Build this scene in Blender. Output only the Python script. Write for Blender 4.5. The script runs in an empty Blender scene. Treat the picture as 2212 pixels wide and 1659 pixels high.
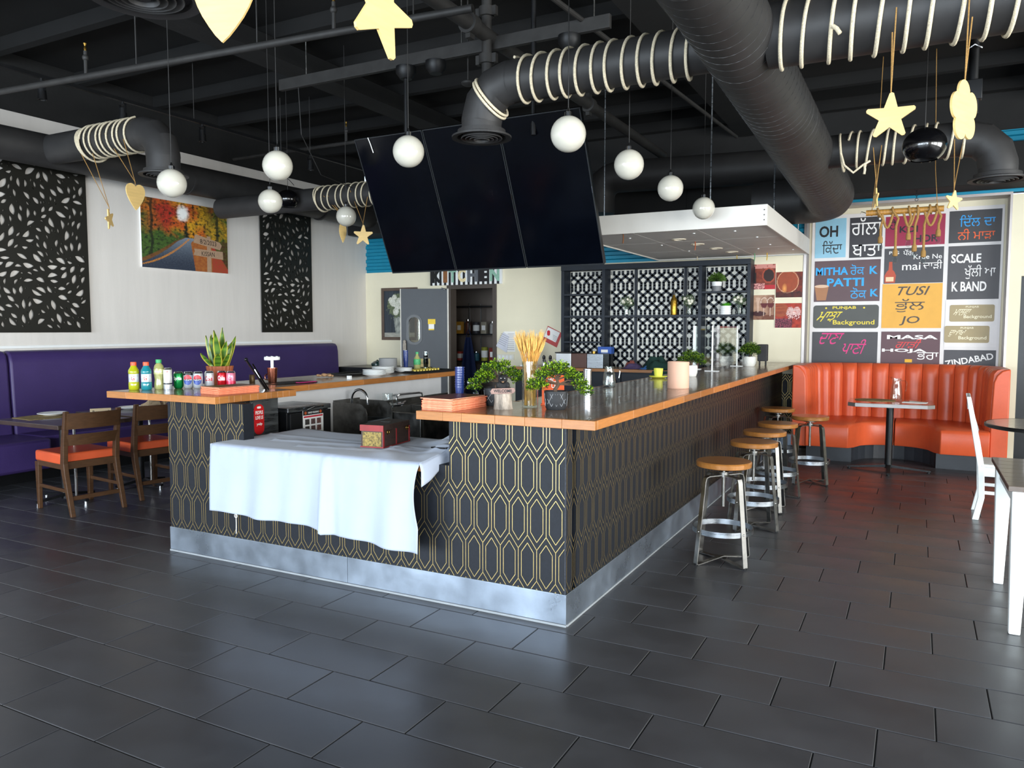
import bpy, bmesh, math, random
from mathutils import Vector, Matrix, noise
R = math.radians
random.seed(7)
SC = bpy.context.scene
COL = SC.collection
# ------------------------------------------------------------------ camera
cam = bpy.data.cameras.new('camera'); cam.sensor_fit = 'HORIZONTAL'; cam.sensor_width = 36
cam.lens = 36 * 1665 / 2212; cam.clip_start = .05; cam.clip_end = 100
co = bpy.data.objects.new('camera', cam); COL.objects.link(co)
co.location = (0, 0, 1.5); co.rotation_euler = (R(90 - 4.07), 0, R(27.7)); SC.camera = co
# ------------------------------------------------------------------ world, daylight, exposure
wd = bpy.data.worlds.new('sky'); SC.world = wd; wd.use_nodes = True
wb = wd.node_tree.nodes['Background']; wb.inputs[0].default_value = (.62, .78, 1, 1); wb.inputs[1].default_value = 3.0
SC.view_settings.view_transform = 'Standard'; SC.view_settings.look = 'None'
SC.view_settings.gamma = 1; SC.view_settings.use_curve_mapping = False
SC.view_settings.exposure = -0.12
def area(name, loc, rot, sx, sy, power, col):
    l = bpy.data.lights.new(name, 'AREA'); l.shape = 'RECTANGLE'; l.size = sx; l.size_y = sy; l.energy = power; l.color = col
    o = bpy.data.objects.new(name, l); COL.objects.link(o); o.location = loc; o.rotation_euler = rot; return o
# daylight entering through the storefront windows behind and to the right of the camera
YF, XR = -6.0, 7.0
FRONT_WIN = [(-7.8, -4.2), (-3.8, -.2), (.2, 3.6)]
RIGHT_WIN = [(-5.2, -1.6), (-1.2, 2.4), (2.8, 6.4)]
for i, (a, b) in enumerate(FRONT_WIN):
    area('daylight_front', ((a + b) / 2, YF - .12, 1.75), (R(90), 0, 0), b - a, 2.7, 760, (.86, .93, 1))
for i, (a, b) in enumerate(RIGHT_WIN):
    area('daylight_right', (XR + .12, (a + b) / 2, 1.75), (R(90), 0, R(90)), b - a, 2.7, 760, (1, .96, .90))

# ------------------------------------------------------------------ helpers
def lin(h):
    h = h.lstrip('#'); o = []
    for i in (0, 2, 4):
        c = int(h[i:i + 2], 16) / 255
        o.append(c / 12.92 if c <= .04045 else ((c + .055) / 1.055) ** 2.4)
    return tuple(o)
def vmul(c, k): return tuple(min(1, x * k) for x in c)
MATS = {}
def mat(name, col, rough=.5, metal=0, var=.1, scale=6, bump=0, bscale=60, spec=.5, coat=0, trans=0, ior=1.45, rvar=0, per_object=0, stretch=None, sheen=0):
    """Principled material whose colour, roughness and relief vary by procedural noise."""
    if name in MATS: return MATS[name]
    if isinstance(col, str): col = lin(col)
    m = bpy.data.materials.new(name); m.use_nodes = True; nt = m.node_tree; N = nt.nodes; L = nt.links
    p = N['Principled BSDF']
    p.inputs['Roughness'].default_value = rough; p.inputs['Metallic'].default_value = metal
    p.inputs['Specular IOR Level'].default_value = spec; p.inputs['Coat Weight'].default_value = coat; p.inputs['Coat Roughness'].default_value = .08
    p.inputs['Transmission Weight'].default_value = trans; p.inputs['IOR'].default_value = ior
    if sheen: p.inputs['Sheen Weight'].default_value = sheen
    tc = N.new('ShaderNodeTexCoord'); src = tc.outputs['Object']
    if stretch:
        mp = N.new('ShaderNodeMapping'); mp.inputs['Scale'].default_value = stretch; L.new(src, mp.inputs[0]); src = mp.outputs[0]
    nz = N.new('ShaderNodeTexNoise'); nz.inputs['Scale'].default_value = scale; nz.inputs['Detail'].default_value = 5; nz.inputs['Roughness'].default_value = .6
    L.new(src, nz.inputs['Vector'])
    mx = N.new('ShaderNodeMix'); mx.data_type = 'RGBA'
    mx.inputs[6].default_value = (*vmul(col, 1 - var), 1); mx.inputs[7].default_value = (*vmul(col, 1 + var), 1)
    mr = N.new('ShaderNodeMapRange'); mr.inputs[1].default_value = .3; mr.inputs[2].default_value = .7
    L.new(nz.outputs['Fac'], mr.inputs[0]); L.new(mr.outputs[0], mx.inputs[0])
    out = mx.outputs[2]
    if per_object:
        oi = N.new('ShaderNodeObjectInfo'); hs = N.new('ShaderNodeHueSaturation')
        m2 = N.new('ShaderNodeMapRange'); m2.inputs[3].default_value = 1 - per_object; m2.inputs[4].default_value = 1 + per_object
        L.new(oi.outputs['Random'], m2.inputs[0]); L.new(m2.outputs[0], hs.inputs['Value']); L.new(out, hs.inputs['Color']); out = hs.outputs[0]
    L.new(out, p.inputs['Base Color'])
    if rvar:
        m3 = N.new('ShaderNodeMapRange'); m3.inputs[1].default_value = .3; m3.inputs[2].default_value = .7
        m3.inputs[3].default_value = rough - rvar; m3.inputs[4].default_value = rough + rvar
        L.new(nz.outputs['Fac'], m3.inputs[0]); L.new(m3.outputs[0], p.inputs['Roughness'])
    if bump:
        n2 = N.new('ShaderNodeTexNoise'); n2.inputs['Scale'].default_value = bscale; n2.inputs['Detail'].default_value = 3; L.new(src, n2.inputs['Vector'])
        bp = N.new('ShaderNodeBump'); bp.inputs['Strength'].default_value = bump; bp.inputs['Distance'].default_value = .01
        L.new(n2.outputs['Fac'], bp.inputs['Height']); L.new(bp.outputs[0], p.inputs['Normal'])
    MATS[name] = m; return m
def attr_mat(name, rough=.4, coat=0):
    if name in MATS: return MATS[name]
    m = bpy.data.materials.new(name); m.use_nodes = True; N = m.node_tree.nodes; p = N['Principled BSDF']
    a = N.new('ShaderNodeVertexColor'); a.layer_name = 'print'; m.node_tree.links.new(a.outputs[0], p.inputs['Base Color'])
    p.inputs['Roughness'].default_value = rough; p.inputs['Coat Weight'].default_value = coat
    MATS[name] = m; return m
def glass_mat(name, col, alpha, rough=.03):
    """thin clear sheet: mostly see-through with a glossy skin"""
    if name in MATS: return MATS[name]
    m = bpy.data.materials.new(name); m.use_nodes = True; nt = m.node_tree; N = nt.nodes; L = nt.links
    N.remove(N['Principled BSDF']); t = N.new('ShaderNodeBsdfTransparent'); t.inputs[0].default_value = (*col, 1)
    g = N.new('ShaderNodeBsdfGlossy'); g.inputs['Roughness'].default_value = rough
    lw_ = N.new('ShaderNodeLayerWeight'); pw = N.new('ShaderNodeMath'); pw.operation = 'POWER'; pw.inputs[1].default_value = 4; L.new(lw_.outputs['Facing'], pw.inputs[0]); fr = pw
    ad = N.new('ShaderNodeMath'); ad.operation = 'ADD'; ad.inputs[1].default_value = alpha; L.new(fr.outputs[0], ad.inputs[0])
    nz = N.new('ShaderNodeTexNoise'); nz.inputs['Scale'].default_value = 9
    mu = N.new('ShaderNodeMath'); mu.operation = 'MULTIPLY_ADD'; mu.inputs[1].default_value = .03; L.new(nz.outputs['Fac'], mu.inputs[0]); L.new(ad.outputs[0], mu.inputs[2])
    mx = N.new('ShaderNodeMixShader'); L.new(mu.outputs[0], mx.inputs[0]); L.new(t.outputs[0], mx.inputs[1]); L.new(g.outputs[0], mx.inputs[2])
    L.new(mx.outputs[0], N['Material Output'].inputs[0]); MATS[name] = m; return m

class MB:
    """collects faces and links them as ONE mesh object"""
    def __init__(s): s.v = []; s.f = []
    def add(s, vs, fs):
        n = len(s.v); s.v += [tuple(p) for p in vs]; s.f += [tuple(n + i for i in f) for f in fs]; return s
    def box(s, x0, x1, y0, y1, z0, z1):
        return s.add([(x0, y0, z0), (x1, y0, z0), (x1, y1, z0), (x0, y1, z0), (x0, y0, z1), (x1, y0, z1), (x1, y1, z1), (x0, y1, z1)],
                     [(0, 3, 2, 1), (4, 5, 6, 7), (0, 1, 5, 4), (1, 2, 6, 5), (2, 3, 7, 6), (3, 0, 4, 7)])
    def cbox(s, c, d): return s.box(c[0] - d[0] / 2, c[0] + d[0] / 2, c[1] - d[1] / 2, c[1] + d[1] / 2, c[2] - d[2] / 2, c[2] + d[2] / 2)
    def bar(s, p, q, w, h, up=(0, 0, 1), w2=None, h2=None):
        p = Vector(p); q = Vector(q); d = (q - p).normalized(); up = Vector(up)
        if abs(d.dot(up)) > .98: up = Vector((0, 1, 0))
        a = d.cross(up).normalized(); b = a.cross(d)
        w2 = w if w2 is None else w2; h2 = h if h2 is None else h2
        vs = [p + a * i * w / 2 + b * j * h / 2 for i, j in ((-1, -1), (1, -1), (1, 1), (-1, 1))] + [q + a * i * w2 / 2 + b * j * h2 / 2 for i, j in ((-1, -1), (1, -1), (1, 1), (-1, 1))]
        return s.add(vs, [(0, 1, 2, 3), (7, 6, 5, 4), (0, 4, 5, 1), (1, 5, 6, 2), (2, 6, 7, 3), (3, 7, 4, 0)])
    def tube(s, pts, r, n=8, closed=False, caps=True):
        pts = [Vector(p) for p in pts]; m = len(pts); rs = r if isinstance(r, (list, tuple)) else [r] * m
        vs = []; up = None
        for i, p in enumerate(pts):
            if closed: d = pts[(i + 1) % m] - pts[i - 1]
            else: d = pts[min(i + 1, m - 1)] - pts[max(i - 1, 0)]
            d = d.normalized() if d.length > 1e-9 else Vector((0, 0, 1))
            if up is None: up = Vector((0, 0, 1)) if abs(d.z) < .9 else Vector((1, 0, 0))
            a = d.cross(up)
            if a.length < 1e-4: a = d.cross(Vector((.3, .8, .5)))
            a.normalize(); b = a.cross(d).normalized(); up = b
            vs += [p + (a * math.cos(t) + b * math.sin(t)) * rs[i] for t in (k * 2 * math.pi / n for k in range(n))]
        fs = []
        for i in range(m if closed else m - 1):
            j = (i + 1) % m
            for k in range(n): fs.append((i * n + k, i * n + (k + 1) % n, j * n + (k + 1) % n, j * n + k))
        if caps and not closed: fs += [tuple(range(n - 1, -1, -1)), tuple(range((m - 1) * n, m * n))]
        return s.add(vs, fs)
    def cyl(s, p, q, r, r2=None, n=20): return s.tube([p, q], [r, r if r2 is None else r2], n)
    def lathe(s, prof, c=(0, 0, 0), n=24, flute=0, nf=12):
        vs = []; 
        for r, z in prof:
            for k in range(n):
                t = 2 * math.pi * k / n; rr = r * (1 + flute * math.cos(nf * t)); vs.append((c[0] + rr * math.cos(t), c[1] + rr * math.sin(t), c[2] + z))
        m = len(prof); fs = [(i * n + k, i * n + (k + 1) % n, (i + 1) * n + (k + 1) % n, (i + 1) * n + k) for i in range(m - 1) for k in range(n)]
        if prof[0][0] < .0015: fs.append(tuple(range(n - 1, -1, -1)))
        if prof[-1][0] < .0015: fs.append(tuple(range((m - 1) * n, m * n)))
        return s.add(vs, fs)
    def ball(s, c, r, n=16, sq=(1, 1, 1)):
        vs = [(c[0], c[1], c[2] - r * sq[2])]; m = max(6, n // 2)
        for i in range(1, m):
            a = -math.pi / 2 + math.pi * i / m
            for k in range(n):
                t = 2 * math.pi * k / n; vs.append((c[0] + r * sq[0] * math.cos(a) * math.cos(t), c[1] + r * sq[1] * math.cos(a) * math.sin(t), c[2] + r * sq[2] * math.sin(a)))
        vs.append((c[0], c[1], c[2] + r * sq[2])); e = len(vs) - 1; fs = [(0, 1 + (k + 1) % n, 1 + k) for k in range(n)]
        for i in range(m - 2):
            for k in range(n): a = 1 + i * n; fs.append((a + k, a + (k + 1) % n, a + n + (k + 1) % n, a + n + k))
        a = 1 + (m - 2) * n; fs += [(a + k, a + (k + 1) % n, e) for k in range(n)]
        return s.add(vs, fs)
    def prism(s, poly, fn, w0, w1):
        """poly: 2-D outline, convex or near it; fn(u,v,w) -> xyz"""
        n = len(poly); vs = [fn(u, v, w0) for u, v in poly] + [fn(u, v, w1) for u, v in poly]
        return s.add(vs, [tuple(range(n - 1, -1, -1)), tuple(range(n, 2 * n))] + [(i, (i + 1) % n, n + (i + 1) % n, n + i) for i in range(n)])
    def grid(s, nu, nv, fn):
        vs = [fn(i / nu, j / nv) for j in range(nv + 1) for i in range(nu + 1)]
        return s.add(vs, [(j * (nu + 1) + i, j * (nu + 1) + i + 1, (j + 1) * (nu + 1) + i + 1, (j + 1) * (nu + 1) + i) for j in range(nv) for i in range(nu)])
    def mesh(s, name):
        me = bpy.data.meshes.new(name); me.from_pydata(s.v, [], s.f); me.update(); return me
    def obj(s, name, m, parent=None, smooth=35, bevel=0, seg=2, loc=None, fix=True):
        me = s.mesh(name)
        if fix:
            bm = bmesh.new(); bm.from_mesh(me); bmesh.ops.recalc_face_normals(bm, faces=bm.faces); bm.to_mesh(me); bm.free()
        return link(name, me, m, parent, smooth, bevel, seg, loc)
def link(name, me, m, parent=None, smooth=35, bevel=0, seg=2, loc=None):
    if smooth:
        me.polygons.foreach_set('use_smooth', [True] * len(me.polygons)); me.set_sharp_from_angle(angle=R(smooth))
    me.materials.clear(); me.materials.append(m)
    o = bpy.data.objects.new(name, me); COL.objects.link(o)
    if parent is not None: o.parent = parent
    if loc: o.location = loc
    if bevel:
        b = o.modifiers.new('bevel', 'BEVEL'); b.width = bevel; b.segments = seg; b.limit_method = 'ANGLE'; b.angle_limit = R(40)
    return o
def thing(name, label, cat, loc=(0, 0, 0), rz=0, group=None):
    o = bpy.data.objects.new(name, None); COL.objects.link(o); o.empty_display_size = .1
    o.location = loc; o.rotation_euler = (0, 0, rz); o['label'] = label; o['category'] = cat
    if group: o['group'] = group
    return o
def tag(o, label, cat, group=None):
    o['label'] = label; o['category'] = cat
    if group: o['group'] = group
    return o
def struct(o, label=None):
    o['kind'] = 'structure'
    if label: o['label'] = label
    return o
KIDS = {}
def kids(o): return [c for c in bpy.data.objects if c.parent == o]
def dup(root, loc, rz, label, group=None):
    r = root.copy(); COL.objects.link(r); r.location = loc; r.rotation_euler = (0, 0, rz); r['label'] = label
    if group: r['group'] = group
    for ch in kids(root):
        c = ch.copy(); COL.objects.link(c); c.parent = r
        for g in kids(ch):
            d = g.copy(); COL.objects.link(d); d.parent = c
    return r

# ---- flat outlines and lettering
def fill2d(polys, ext=0):
    c = bpy.data.curves.new('f', 'CURVE'); c.dimensions = '2D'; c.fill_mode = 'BOTH'; c.extrude = ext
    for p in polys:
        s = c.splines.new('POLY'); s.points.add(len(p) - 1); s.points.foreach_set('co', [a for q in p for a in (q[0], q[1], 0, 1)]); s.use_cyclic_u = True
    o = bpy.data.objects.new('f', c); me = bpy.data.meshes.new_from_object(o); bpy.data.objects.remove(o); bpy.data.curves.remove(c)
    r = ([tuple(v.co) for v in me.vertices], [tuple(p.vertices) for p in me.polygons]); bpy.data.meshes.remove(me); return r
def _area(p): return sum(p[i - 1][0] * p[i][1] - p[i][0] * p[i - 1][1] for i in range(len(p))) / 2
def _inside(pt, p):
    x, y = pt; r = False
    for i in range(len(p)):
        x1, y1 = p[i - 1]; x2, y2 = p[i]
        if (y1 > y) != (y2 > y) and x < (x2 - x1) * (y - y1) / (y2 - y1) + x1: r = not r
    return r
def text2d(body, bold=0):
    """2-D faces of a line of lettering"""
    c = bpy.data.curves.new('t', 'FONT'); c.body = body; c.resolution_u = 3; c.offset = bold
    o = bpy.data.objects.new('t', c)
    if all(ord(ch) < 0x900 for ch in body):
        me = bpy.data.meshes.new_from_object(o); r = ([tuple(v.co) for v in me.vertices], [tuple(p.vertices) for p in me.polygons])
        bpy.data.meshes.remove(me); bpy.data.objects.remove(o); bpy.data.curves.remove(c); return r
    COL.objects.link(o); cu = o.to_curve(bpy.context.evaluated_depsgraph_get()); ps = []
    for sp in cu.splines:
        pts = []; bp = sp.bezier_points; n = len(bp)
        for i in range(n):
            a = bp[i]; b = bp[(i + 1) % n]; p0, p1, p2, p3 = a.co, a.handle_right, a.handle_right, b.co; p2 = b.handle_left
            st = (p1 - p0).cross(p3 - p0).length < 1e-7 and (p2 - p0).cross(p3 - p0).length < 1e-7
            k = 1 if st else 4
            for j in range(k):
                t = j / k; q = p0 * (1 - t) ** 3 + p1 * 3 * t * (1 - t) ** 2 + p2 * 3 * t * t * (1 - t) + p3 * t ** 3
                if not pts or (pts[-1][0] - q.x) ** 2 + (pts[-1][1] - q.y) ** 2 > 1e-10: pts.append((q.x, q.y))
        if len(pts) > 2: ps.append(pts)
    o.to_curve_clear(); bpy.data.objects.remove(o); bpy.data.curves.remove(c)
    V = []; F = []; holes = [p for p in ps if _area(p) > 0]
    for p in ps:
        if _area(p) < 0:
            v, f = fill2d([p] + [h for h in holes if _inside(h[0], p)]); n = len(V); V += v; F += [tuple(n + i for i in q) for q in f]
    return V, F
def lettering(mb, body, u0, u1, v0, v1, fn, shear=0, bold=0, rot=0):
    """fits a line of lettering into the box u0..u1 x v0..v1 of a surface given by fn(u,v)"""
    V, F = text2d(body, bold)
    if not V: return
    x0 = min(p[0] for p in V); x1 = max(p[0] for p in V); y0 = min(p[1] for p in V); y1 = max(p[1] for p in V); out = []
    for p in V:
        a = (p[0] - x0) / (x1 - x0); b = (p[1] - y0) / (y1 - y0)
        u = u0 + (u1 - u0) * (a * (1 - shear) + b * shear) if shear else u0 + (u1 - u0) * a
        v = v0 + (v1 - v0) * b
        if rot:
            cu, cv = (u0 + u1) / 2, (v0 + v1) / 2; du, dv = u - cu, v - cv; u = cu + du * math.cos(rot) - dv * math.sin(rot); v = cv + du * math.sin(rot) + dv * math.cos(rot)
        out.append(fn(u, v))
    mb.add(out, F)
def clip(poly, x0, x1, y0, y1):
    for ax, lim, sg in ((0, x0, 1), (0, x1, -1), (1, y0, 1), (1, y1, -1)):
        out = []
        for i in range(len(poly)):
            p, q = poly[i - 1], poly[i]; a = (p[ax] - lim) * sg; b = (q[ax] - lim) * sg
            if (a >= 0) != (b >= 0): t = a / (a - b); out.append((p[0] + (q[0] - p[0]) * t, p[1] + (q[1] - p[1]) * t))
            if b >= 0: out.append(q)
        poly = out
        if len(poly) < 3: return []
    return poly
def seg_quad(a, b, w, ext=0):
    dx, dy = b[0] - a[0], b[1] - a[1]; l = math.hypot(dx, dy) or 1; dx /= l; dy /= l; nx, ny = -dy * w / 2, dx * w / 2
    a = (a[0] - dx * ext, a[1] - dy * ext); b = (b[0] + dx * ext, b[1] + dy * ext)
    return [(a[0] + nx, a[1] + ny), (a[0] - nx, a[1] - ny), (b[0] - nx, b[1] - ny), (b[0] + nx, b[1] + ny)]
def print_sheet(name, nu, nv, fn, colour, m, parent=None):
    """a flat print: colour(u,v) with u,v in 0..1 gives the ink"""
    mb = MB().grid(nu, nv, fn); me = mb.mesh(name); ca = me.color_attributes.new('print', 'FLOAT_COLOR', 'POINT')
    buf = []
    for j in range(nv + 1):
        for i in range(nu + 1): c = colour(i / nu, j / nv); buf += [c[0], c[1], c[2], 1]
    ca.data.foreach_set('color', buf); return link(name, me, m, parent, 0)
def fbm(x, y, o=4, s=0):
    return noise.fractal(Vector((x, y, s)), .7, 2.1, o) * .5 + .5
def mixc(a, b, t): t = max(0, min(1, t)); return tuple(x + (y - x) * t for x, y in zip(a, b))

# ------------------------------------------------------------------ materials used in many places
M_black = mat('black_paint', '#171717', .8, var=.25, scale=3, bump=.15, bscale=25)
M_deck = mat('black_deck', '#0f0f0f', .9, var=.3, scale=2)
M_duct = mat('duct_black_paint', '#2c2b2b', .55, var=.22, scale=4, bump=.08, bscale=12)
M_pipe = mat('pipe_dark_grey', '#2b2a29', .6, var=.25, scale=9)
M_white_wall = mat('white_wall_paint', '#d6d1cb', .7, var=.04, scale=1.5, bump=.12, bscale=40, stretch=(1, 6, .6))
M_cream = mat('cream_wall_paint', '#e2dac0', .7, var=.03, scale=2, bump=.05, bscale=60)
M_wood = mat('oiled_wood', '#a86d38', .35, var=.14, scale=4, stretch=(3, 3, 24), coat=.35, bump=.03, per_object=.2)
M_top = mat('worktop_top', '#83664a', .3, var=.22, scale=4, stretch=(3, .6, 3), coat=.5, rvar=.06)
M_steel = mat('brushed_steel', '#9aa0a6', .32, 1, var=.12, scale=5, stretch=(1, 1, 12), rvar=.1)
M_chrome = mat('chrome', '#d8dadd', .12, 1, var=.04)
M_dsteel = mat('dark_steel', '#7a7976', .4, 1, var=.3, scale=14, rvar=.12)
M_blackmetal = mat('black_metal', '#17181a', .45, .3, var=.2)
M_plastic_black = mat('black_plastic', '#101113', .35, var=.2)
M_white = mat('white_satin', '#e9ebea', .4, var=.03)
M_china = mat('white_china', '#eef0ef', .18, var=.02, coat=.4)
M_opal = mat('opal_glass', '#c2beb1', .14, var=.015, coat=.6)
M_rope = mat('cotton_rope', '#d9ccb0', .9, var=.25, scale=120, bump=.5, bscale=260)
M_twine = mat('jute_twine', '#a27c46', .9, var=.3, scale=150, bump=.4, bscale=300)
M_ply = mat('birch_plywood', '#e3c07c', .5, var=.1, scale=5, stretch=(1, 1, 9))
M_navy = mat('navy_paint', '#141c27', .5, var=.2, scale=5)
M_gold = mat('gold_ink', '#cfb678', .38, .85, var=.12)
M_glass = glass_mat('clear_glass', (.93, .97, .97), .06)
M_purple = mat('purple_vinyl', '#3c2d60', .42, var=.09, scale=3, bump=.12, bscale=180)
M_orange = mat('orange_vinyl', '#d05832', .36, var=.08, scale=5, bump=.1, bscale=160)
M_walnut = mat('walnut_stain', '#4b321e', .42, var=.25, scale=5, stretch=(3, 3, 16))
M_menu = mat('orange_menu_cover', '#e2653a', .5, var=.14, scale=20)
M_paper = mat('paper_white', '#eceae6', .7, var=.03)
M_ink = mat('ink_black', '#17171a', .6, var=.1)
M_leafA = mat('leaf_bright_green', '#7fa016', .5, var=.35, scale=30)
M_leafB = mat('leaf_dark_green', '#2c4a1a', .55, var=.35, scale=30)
M_bark = mat('bark', '#4d3b2c', .8, var=.35, scale=40, bump=.4, bscale=90)
M_turq = mat('turquoise_metal', '#1787a6', .38, .25, var=.08, scale=3)
# ================================================================== THE ROOM
XL, YB, ZC = -8.274, 10.45, 4.3
CAM = Vector((0, 0, 1.5)); FW = Vector((-math.sin(R(27.7)), math.cos(R(27.7)), 0)); RT = Vector((math.cos(R(27.7)), math.sin(R(27.7)), 0))
# ---- floor: dark slab (grout) and charcoal tiles in one-third running bond
M_grout = mat('dark_grout', '#0d0d0e', .9)
M_tile = mat('charcoal_tile', '#404145', .36, var=.26, scale=2.2, bump=.05, bscale=9, rvar=.09, per_object=.1, spec=.75)
floor = struct(MB().box(XL - .2, XR, YF, YB + .3, -.2, -.004).obj('floor', M_grout, smooth=0))
TL, TW, G = .5835, .2855, .004
def tile_faces(cx, cy, z=0):
    a, b, c = TL / 2 - G / 2, TW / 2 - G / 2, .0025
    vs = [(cx + i * a, cy + j * b, z - .012) for i, j in ((-1, -1), (1, -1), (1, 1), (-1, 1))] + [(cx + i * a, cy + j * b, z - c) for i, j in ((-1, -1), (1, -1), (1, 1), (-1, 1))] + [(cx + i * (a - c), cy + j * (b - c), z) for i, j in ((-1, -1), (1, -1), (1, 1), (-1, 1))]
    fs = [(8, 9, 10, 11)] + [(k, (k + 1) % 4, 4 + (k + 1) % 4, 4 + k) for k in range(4)] + [(4 + k, 4 + (k + 1) % 4, 8 + (k + 1) % 4, 8 + k) for k in range(4)]
    return vs, fs
tm = MB(); tm.add(*tile_faces(0, 0)); TILE = tm.mesh('tile'); TILE.materials.append(M_tile)
cand = []
for r in range(-29, 29):
    y0 = 2.265 + r * TW
    off = (-2.224 + r * TL / 3) % TL
    for k in range(-16, 13):
        cx, cy = off + k * TL + TL / 2, y0 + TW / 2
        if cx - TL / 2 < XL - .1 or cx + TL / 2 > XR or cy < YF + .1 or cy > YB - .2: continue
        if -4.35 < cx - TL / 2 and cx + TL / 2 < -1.6 and cy - TW / 2 > 3.6: continue
        d = Vector((cx, cy, 0)) - CAM; dep = d.dot(FW); side = d.dot(RT)
        vis = dep > 1.2 and abs(side) < dep * .70 + .3 and (829 + 1665 * (1.5 / max(dep, .1) - .071)) < 1700 + 120
        hid = cy > 3.6 and -4.6 < cx < -1.6 or (cy > 3.7 and cx > -9 and cx / cy < -1.6 / 3.5 and cx / cy > -4.4 / 3.5)
        cand.append((0 if (vis and not hid) else 1, dep if vis else 99, cx, cy))
cand.sort(); rest = MB()
for i, (h, dep, cx, cy) in enumerate(cand):
    z = random.uniform(-.0006, 0)
    if i < 300:
        o = bpy.data.objects.new('tile', TILE); COL.objects.link(o); o.parent = floor; o.location = (cx, cy, z)
    else: rest.add(*tile_faces(cx, cy, z))
o = rest.obj('tile_field', M_tile, floor, 0); o['kind'] = 'stuff'
# ---- walls
struct(MB().box(XL - .15, XL, YF, YB + .15, 0, 3.72).obj('wall_left', M_white_wall, smooth=0))
struct(MB().box(XL - .15, XL + .004, YF, YB, 3.72, ZC).obj('trim_1', M_black, smooth=0), 'black painted strip of the left wall under the roof')
struct(MB().box(XL + .0, XL + .018, 3.0, 9.56, 1.30, 1.33).obj('trim_2', M_white, smooth=0, bevel=.004), 'white rail above the purple bench back')
DX0, DX1, DZ = -6.60, -5.80, 2.15       # kitchen door opening
AX0, AX1, AZ = -1.28, .885, 3.02         # alcove of the orange booth
wb_ = MB()
wb_.box(XL, DX0, YB, YB + .15, 0, 2.44).box(DX1, AX0 - .035, YB, YB + .15, 0, 2.44).box(DX0, DX1, YB, YB + .15, DZ, 2.44)
wb_.box(AX1 + .0, 1.02, YB, YB + .15, 0, AZ).box(1.95, XR, YB, YB + .15, 0, AZ).box(1.02, 1.95, YB, YB + .15, 2.1, AZ)
struct(wb_.obj('wall_back', M_cream, smooth=0))
struct(MB().box(XL, AX0 - .03, YB + .06, YB + .15, 2.44, ZC).box(AX0 - .03, XR, YB + .06, YB + .15, 3.05, ZC).obj('trim_3', M_black, smooth=0), 'black upper part of the back wall')
def corrug(x0, x1, z0, z1, y):
    mb = MB(); p = .115; prof = []; z = z0
    while z < z1 - .001:
        for dz, dy in ((0, 0), (.045, 0), (.058, -.022), (.102, -.022)):
            if z + dz <= z1: prof.append((z + dz, y + dy))
        z += p
    prof.append((z1, y))
    for (a, ya), (b, yb) in zip(prof, prof[1:]):
        mb.add([(x0, ya, a), (x1, ya, a), (x1, yb, b), (x0, yb, b)], [(0, 1, 2, 3)])
    return mb
struct(corrug(XL, AX0 - .03, 2.44, 3.75, YB + .03).obj('trim_4', M_turq, smooth=0), 'turquoise corrugated metal band above the cream wall')
struct(corrug(AX0 - .03, XR, 3.05, 3.75, YB + .03).obj('trim_5', M_turq, smooth=0), 'turquoise corrugated metal band above the booth alcove')
# alcove: brushed metal jambs with ribs, metal soffit, back
M_jamb = mat('ribbed_metal', '#a8a09c', .38, .7, var=.1, scale=4, stretch=(1, 1, .2))
jb = MB()
for k in range(6):
    y = YB + .02 + k * .045
    jb.box(AX0 - .03, AX0 - .004, y, y + .045, 0, AZ); jb.box(AX0 - .004, AX0 + .004, y + .006, y + .038, 0, AZ)
    jb.box(AX1 + .004, AX1 + .02, y, y + .045, 0, AZ); jb.box(AX1 - .004, AX1 + .004, y + .006, y + .038, 0, AZ)
jb.box(AX0 - .03, AX1 + .02, YB - .004, YB + .29, AZ, AZ + .03).box(AX0 - .03, AX0 + .004, YB - .006, YB + .02, 0, AZ + .03).box(AX1 - .004, AX1 + .02, YB - .006, YB + .02, 0, AZ + .03)
struct(jb.obj('trim_6', M_jamb, smooth=0), 'ribbed metal lining of the booth alcove')
struct(MB().box(AX0 - .03, AX1 + .02, YB + .285, YB + .34, 0, AZ + .03).obj('wall_alcove', M_cream, smooth=0))
# black panel stands in for the darkness of the passage at the far right
struct(MB().box(1.02, 1.95, YB + .1, YB + .14, 0, 2.1).obj('passage_dark_panel', M_plastic_black, smooth=0), 'black panel in place of the unlit passage at the far right of the back wall')
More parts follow.
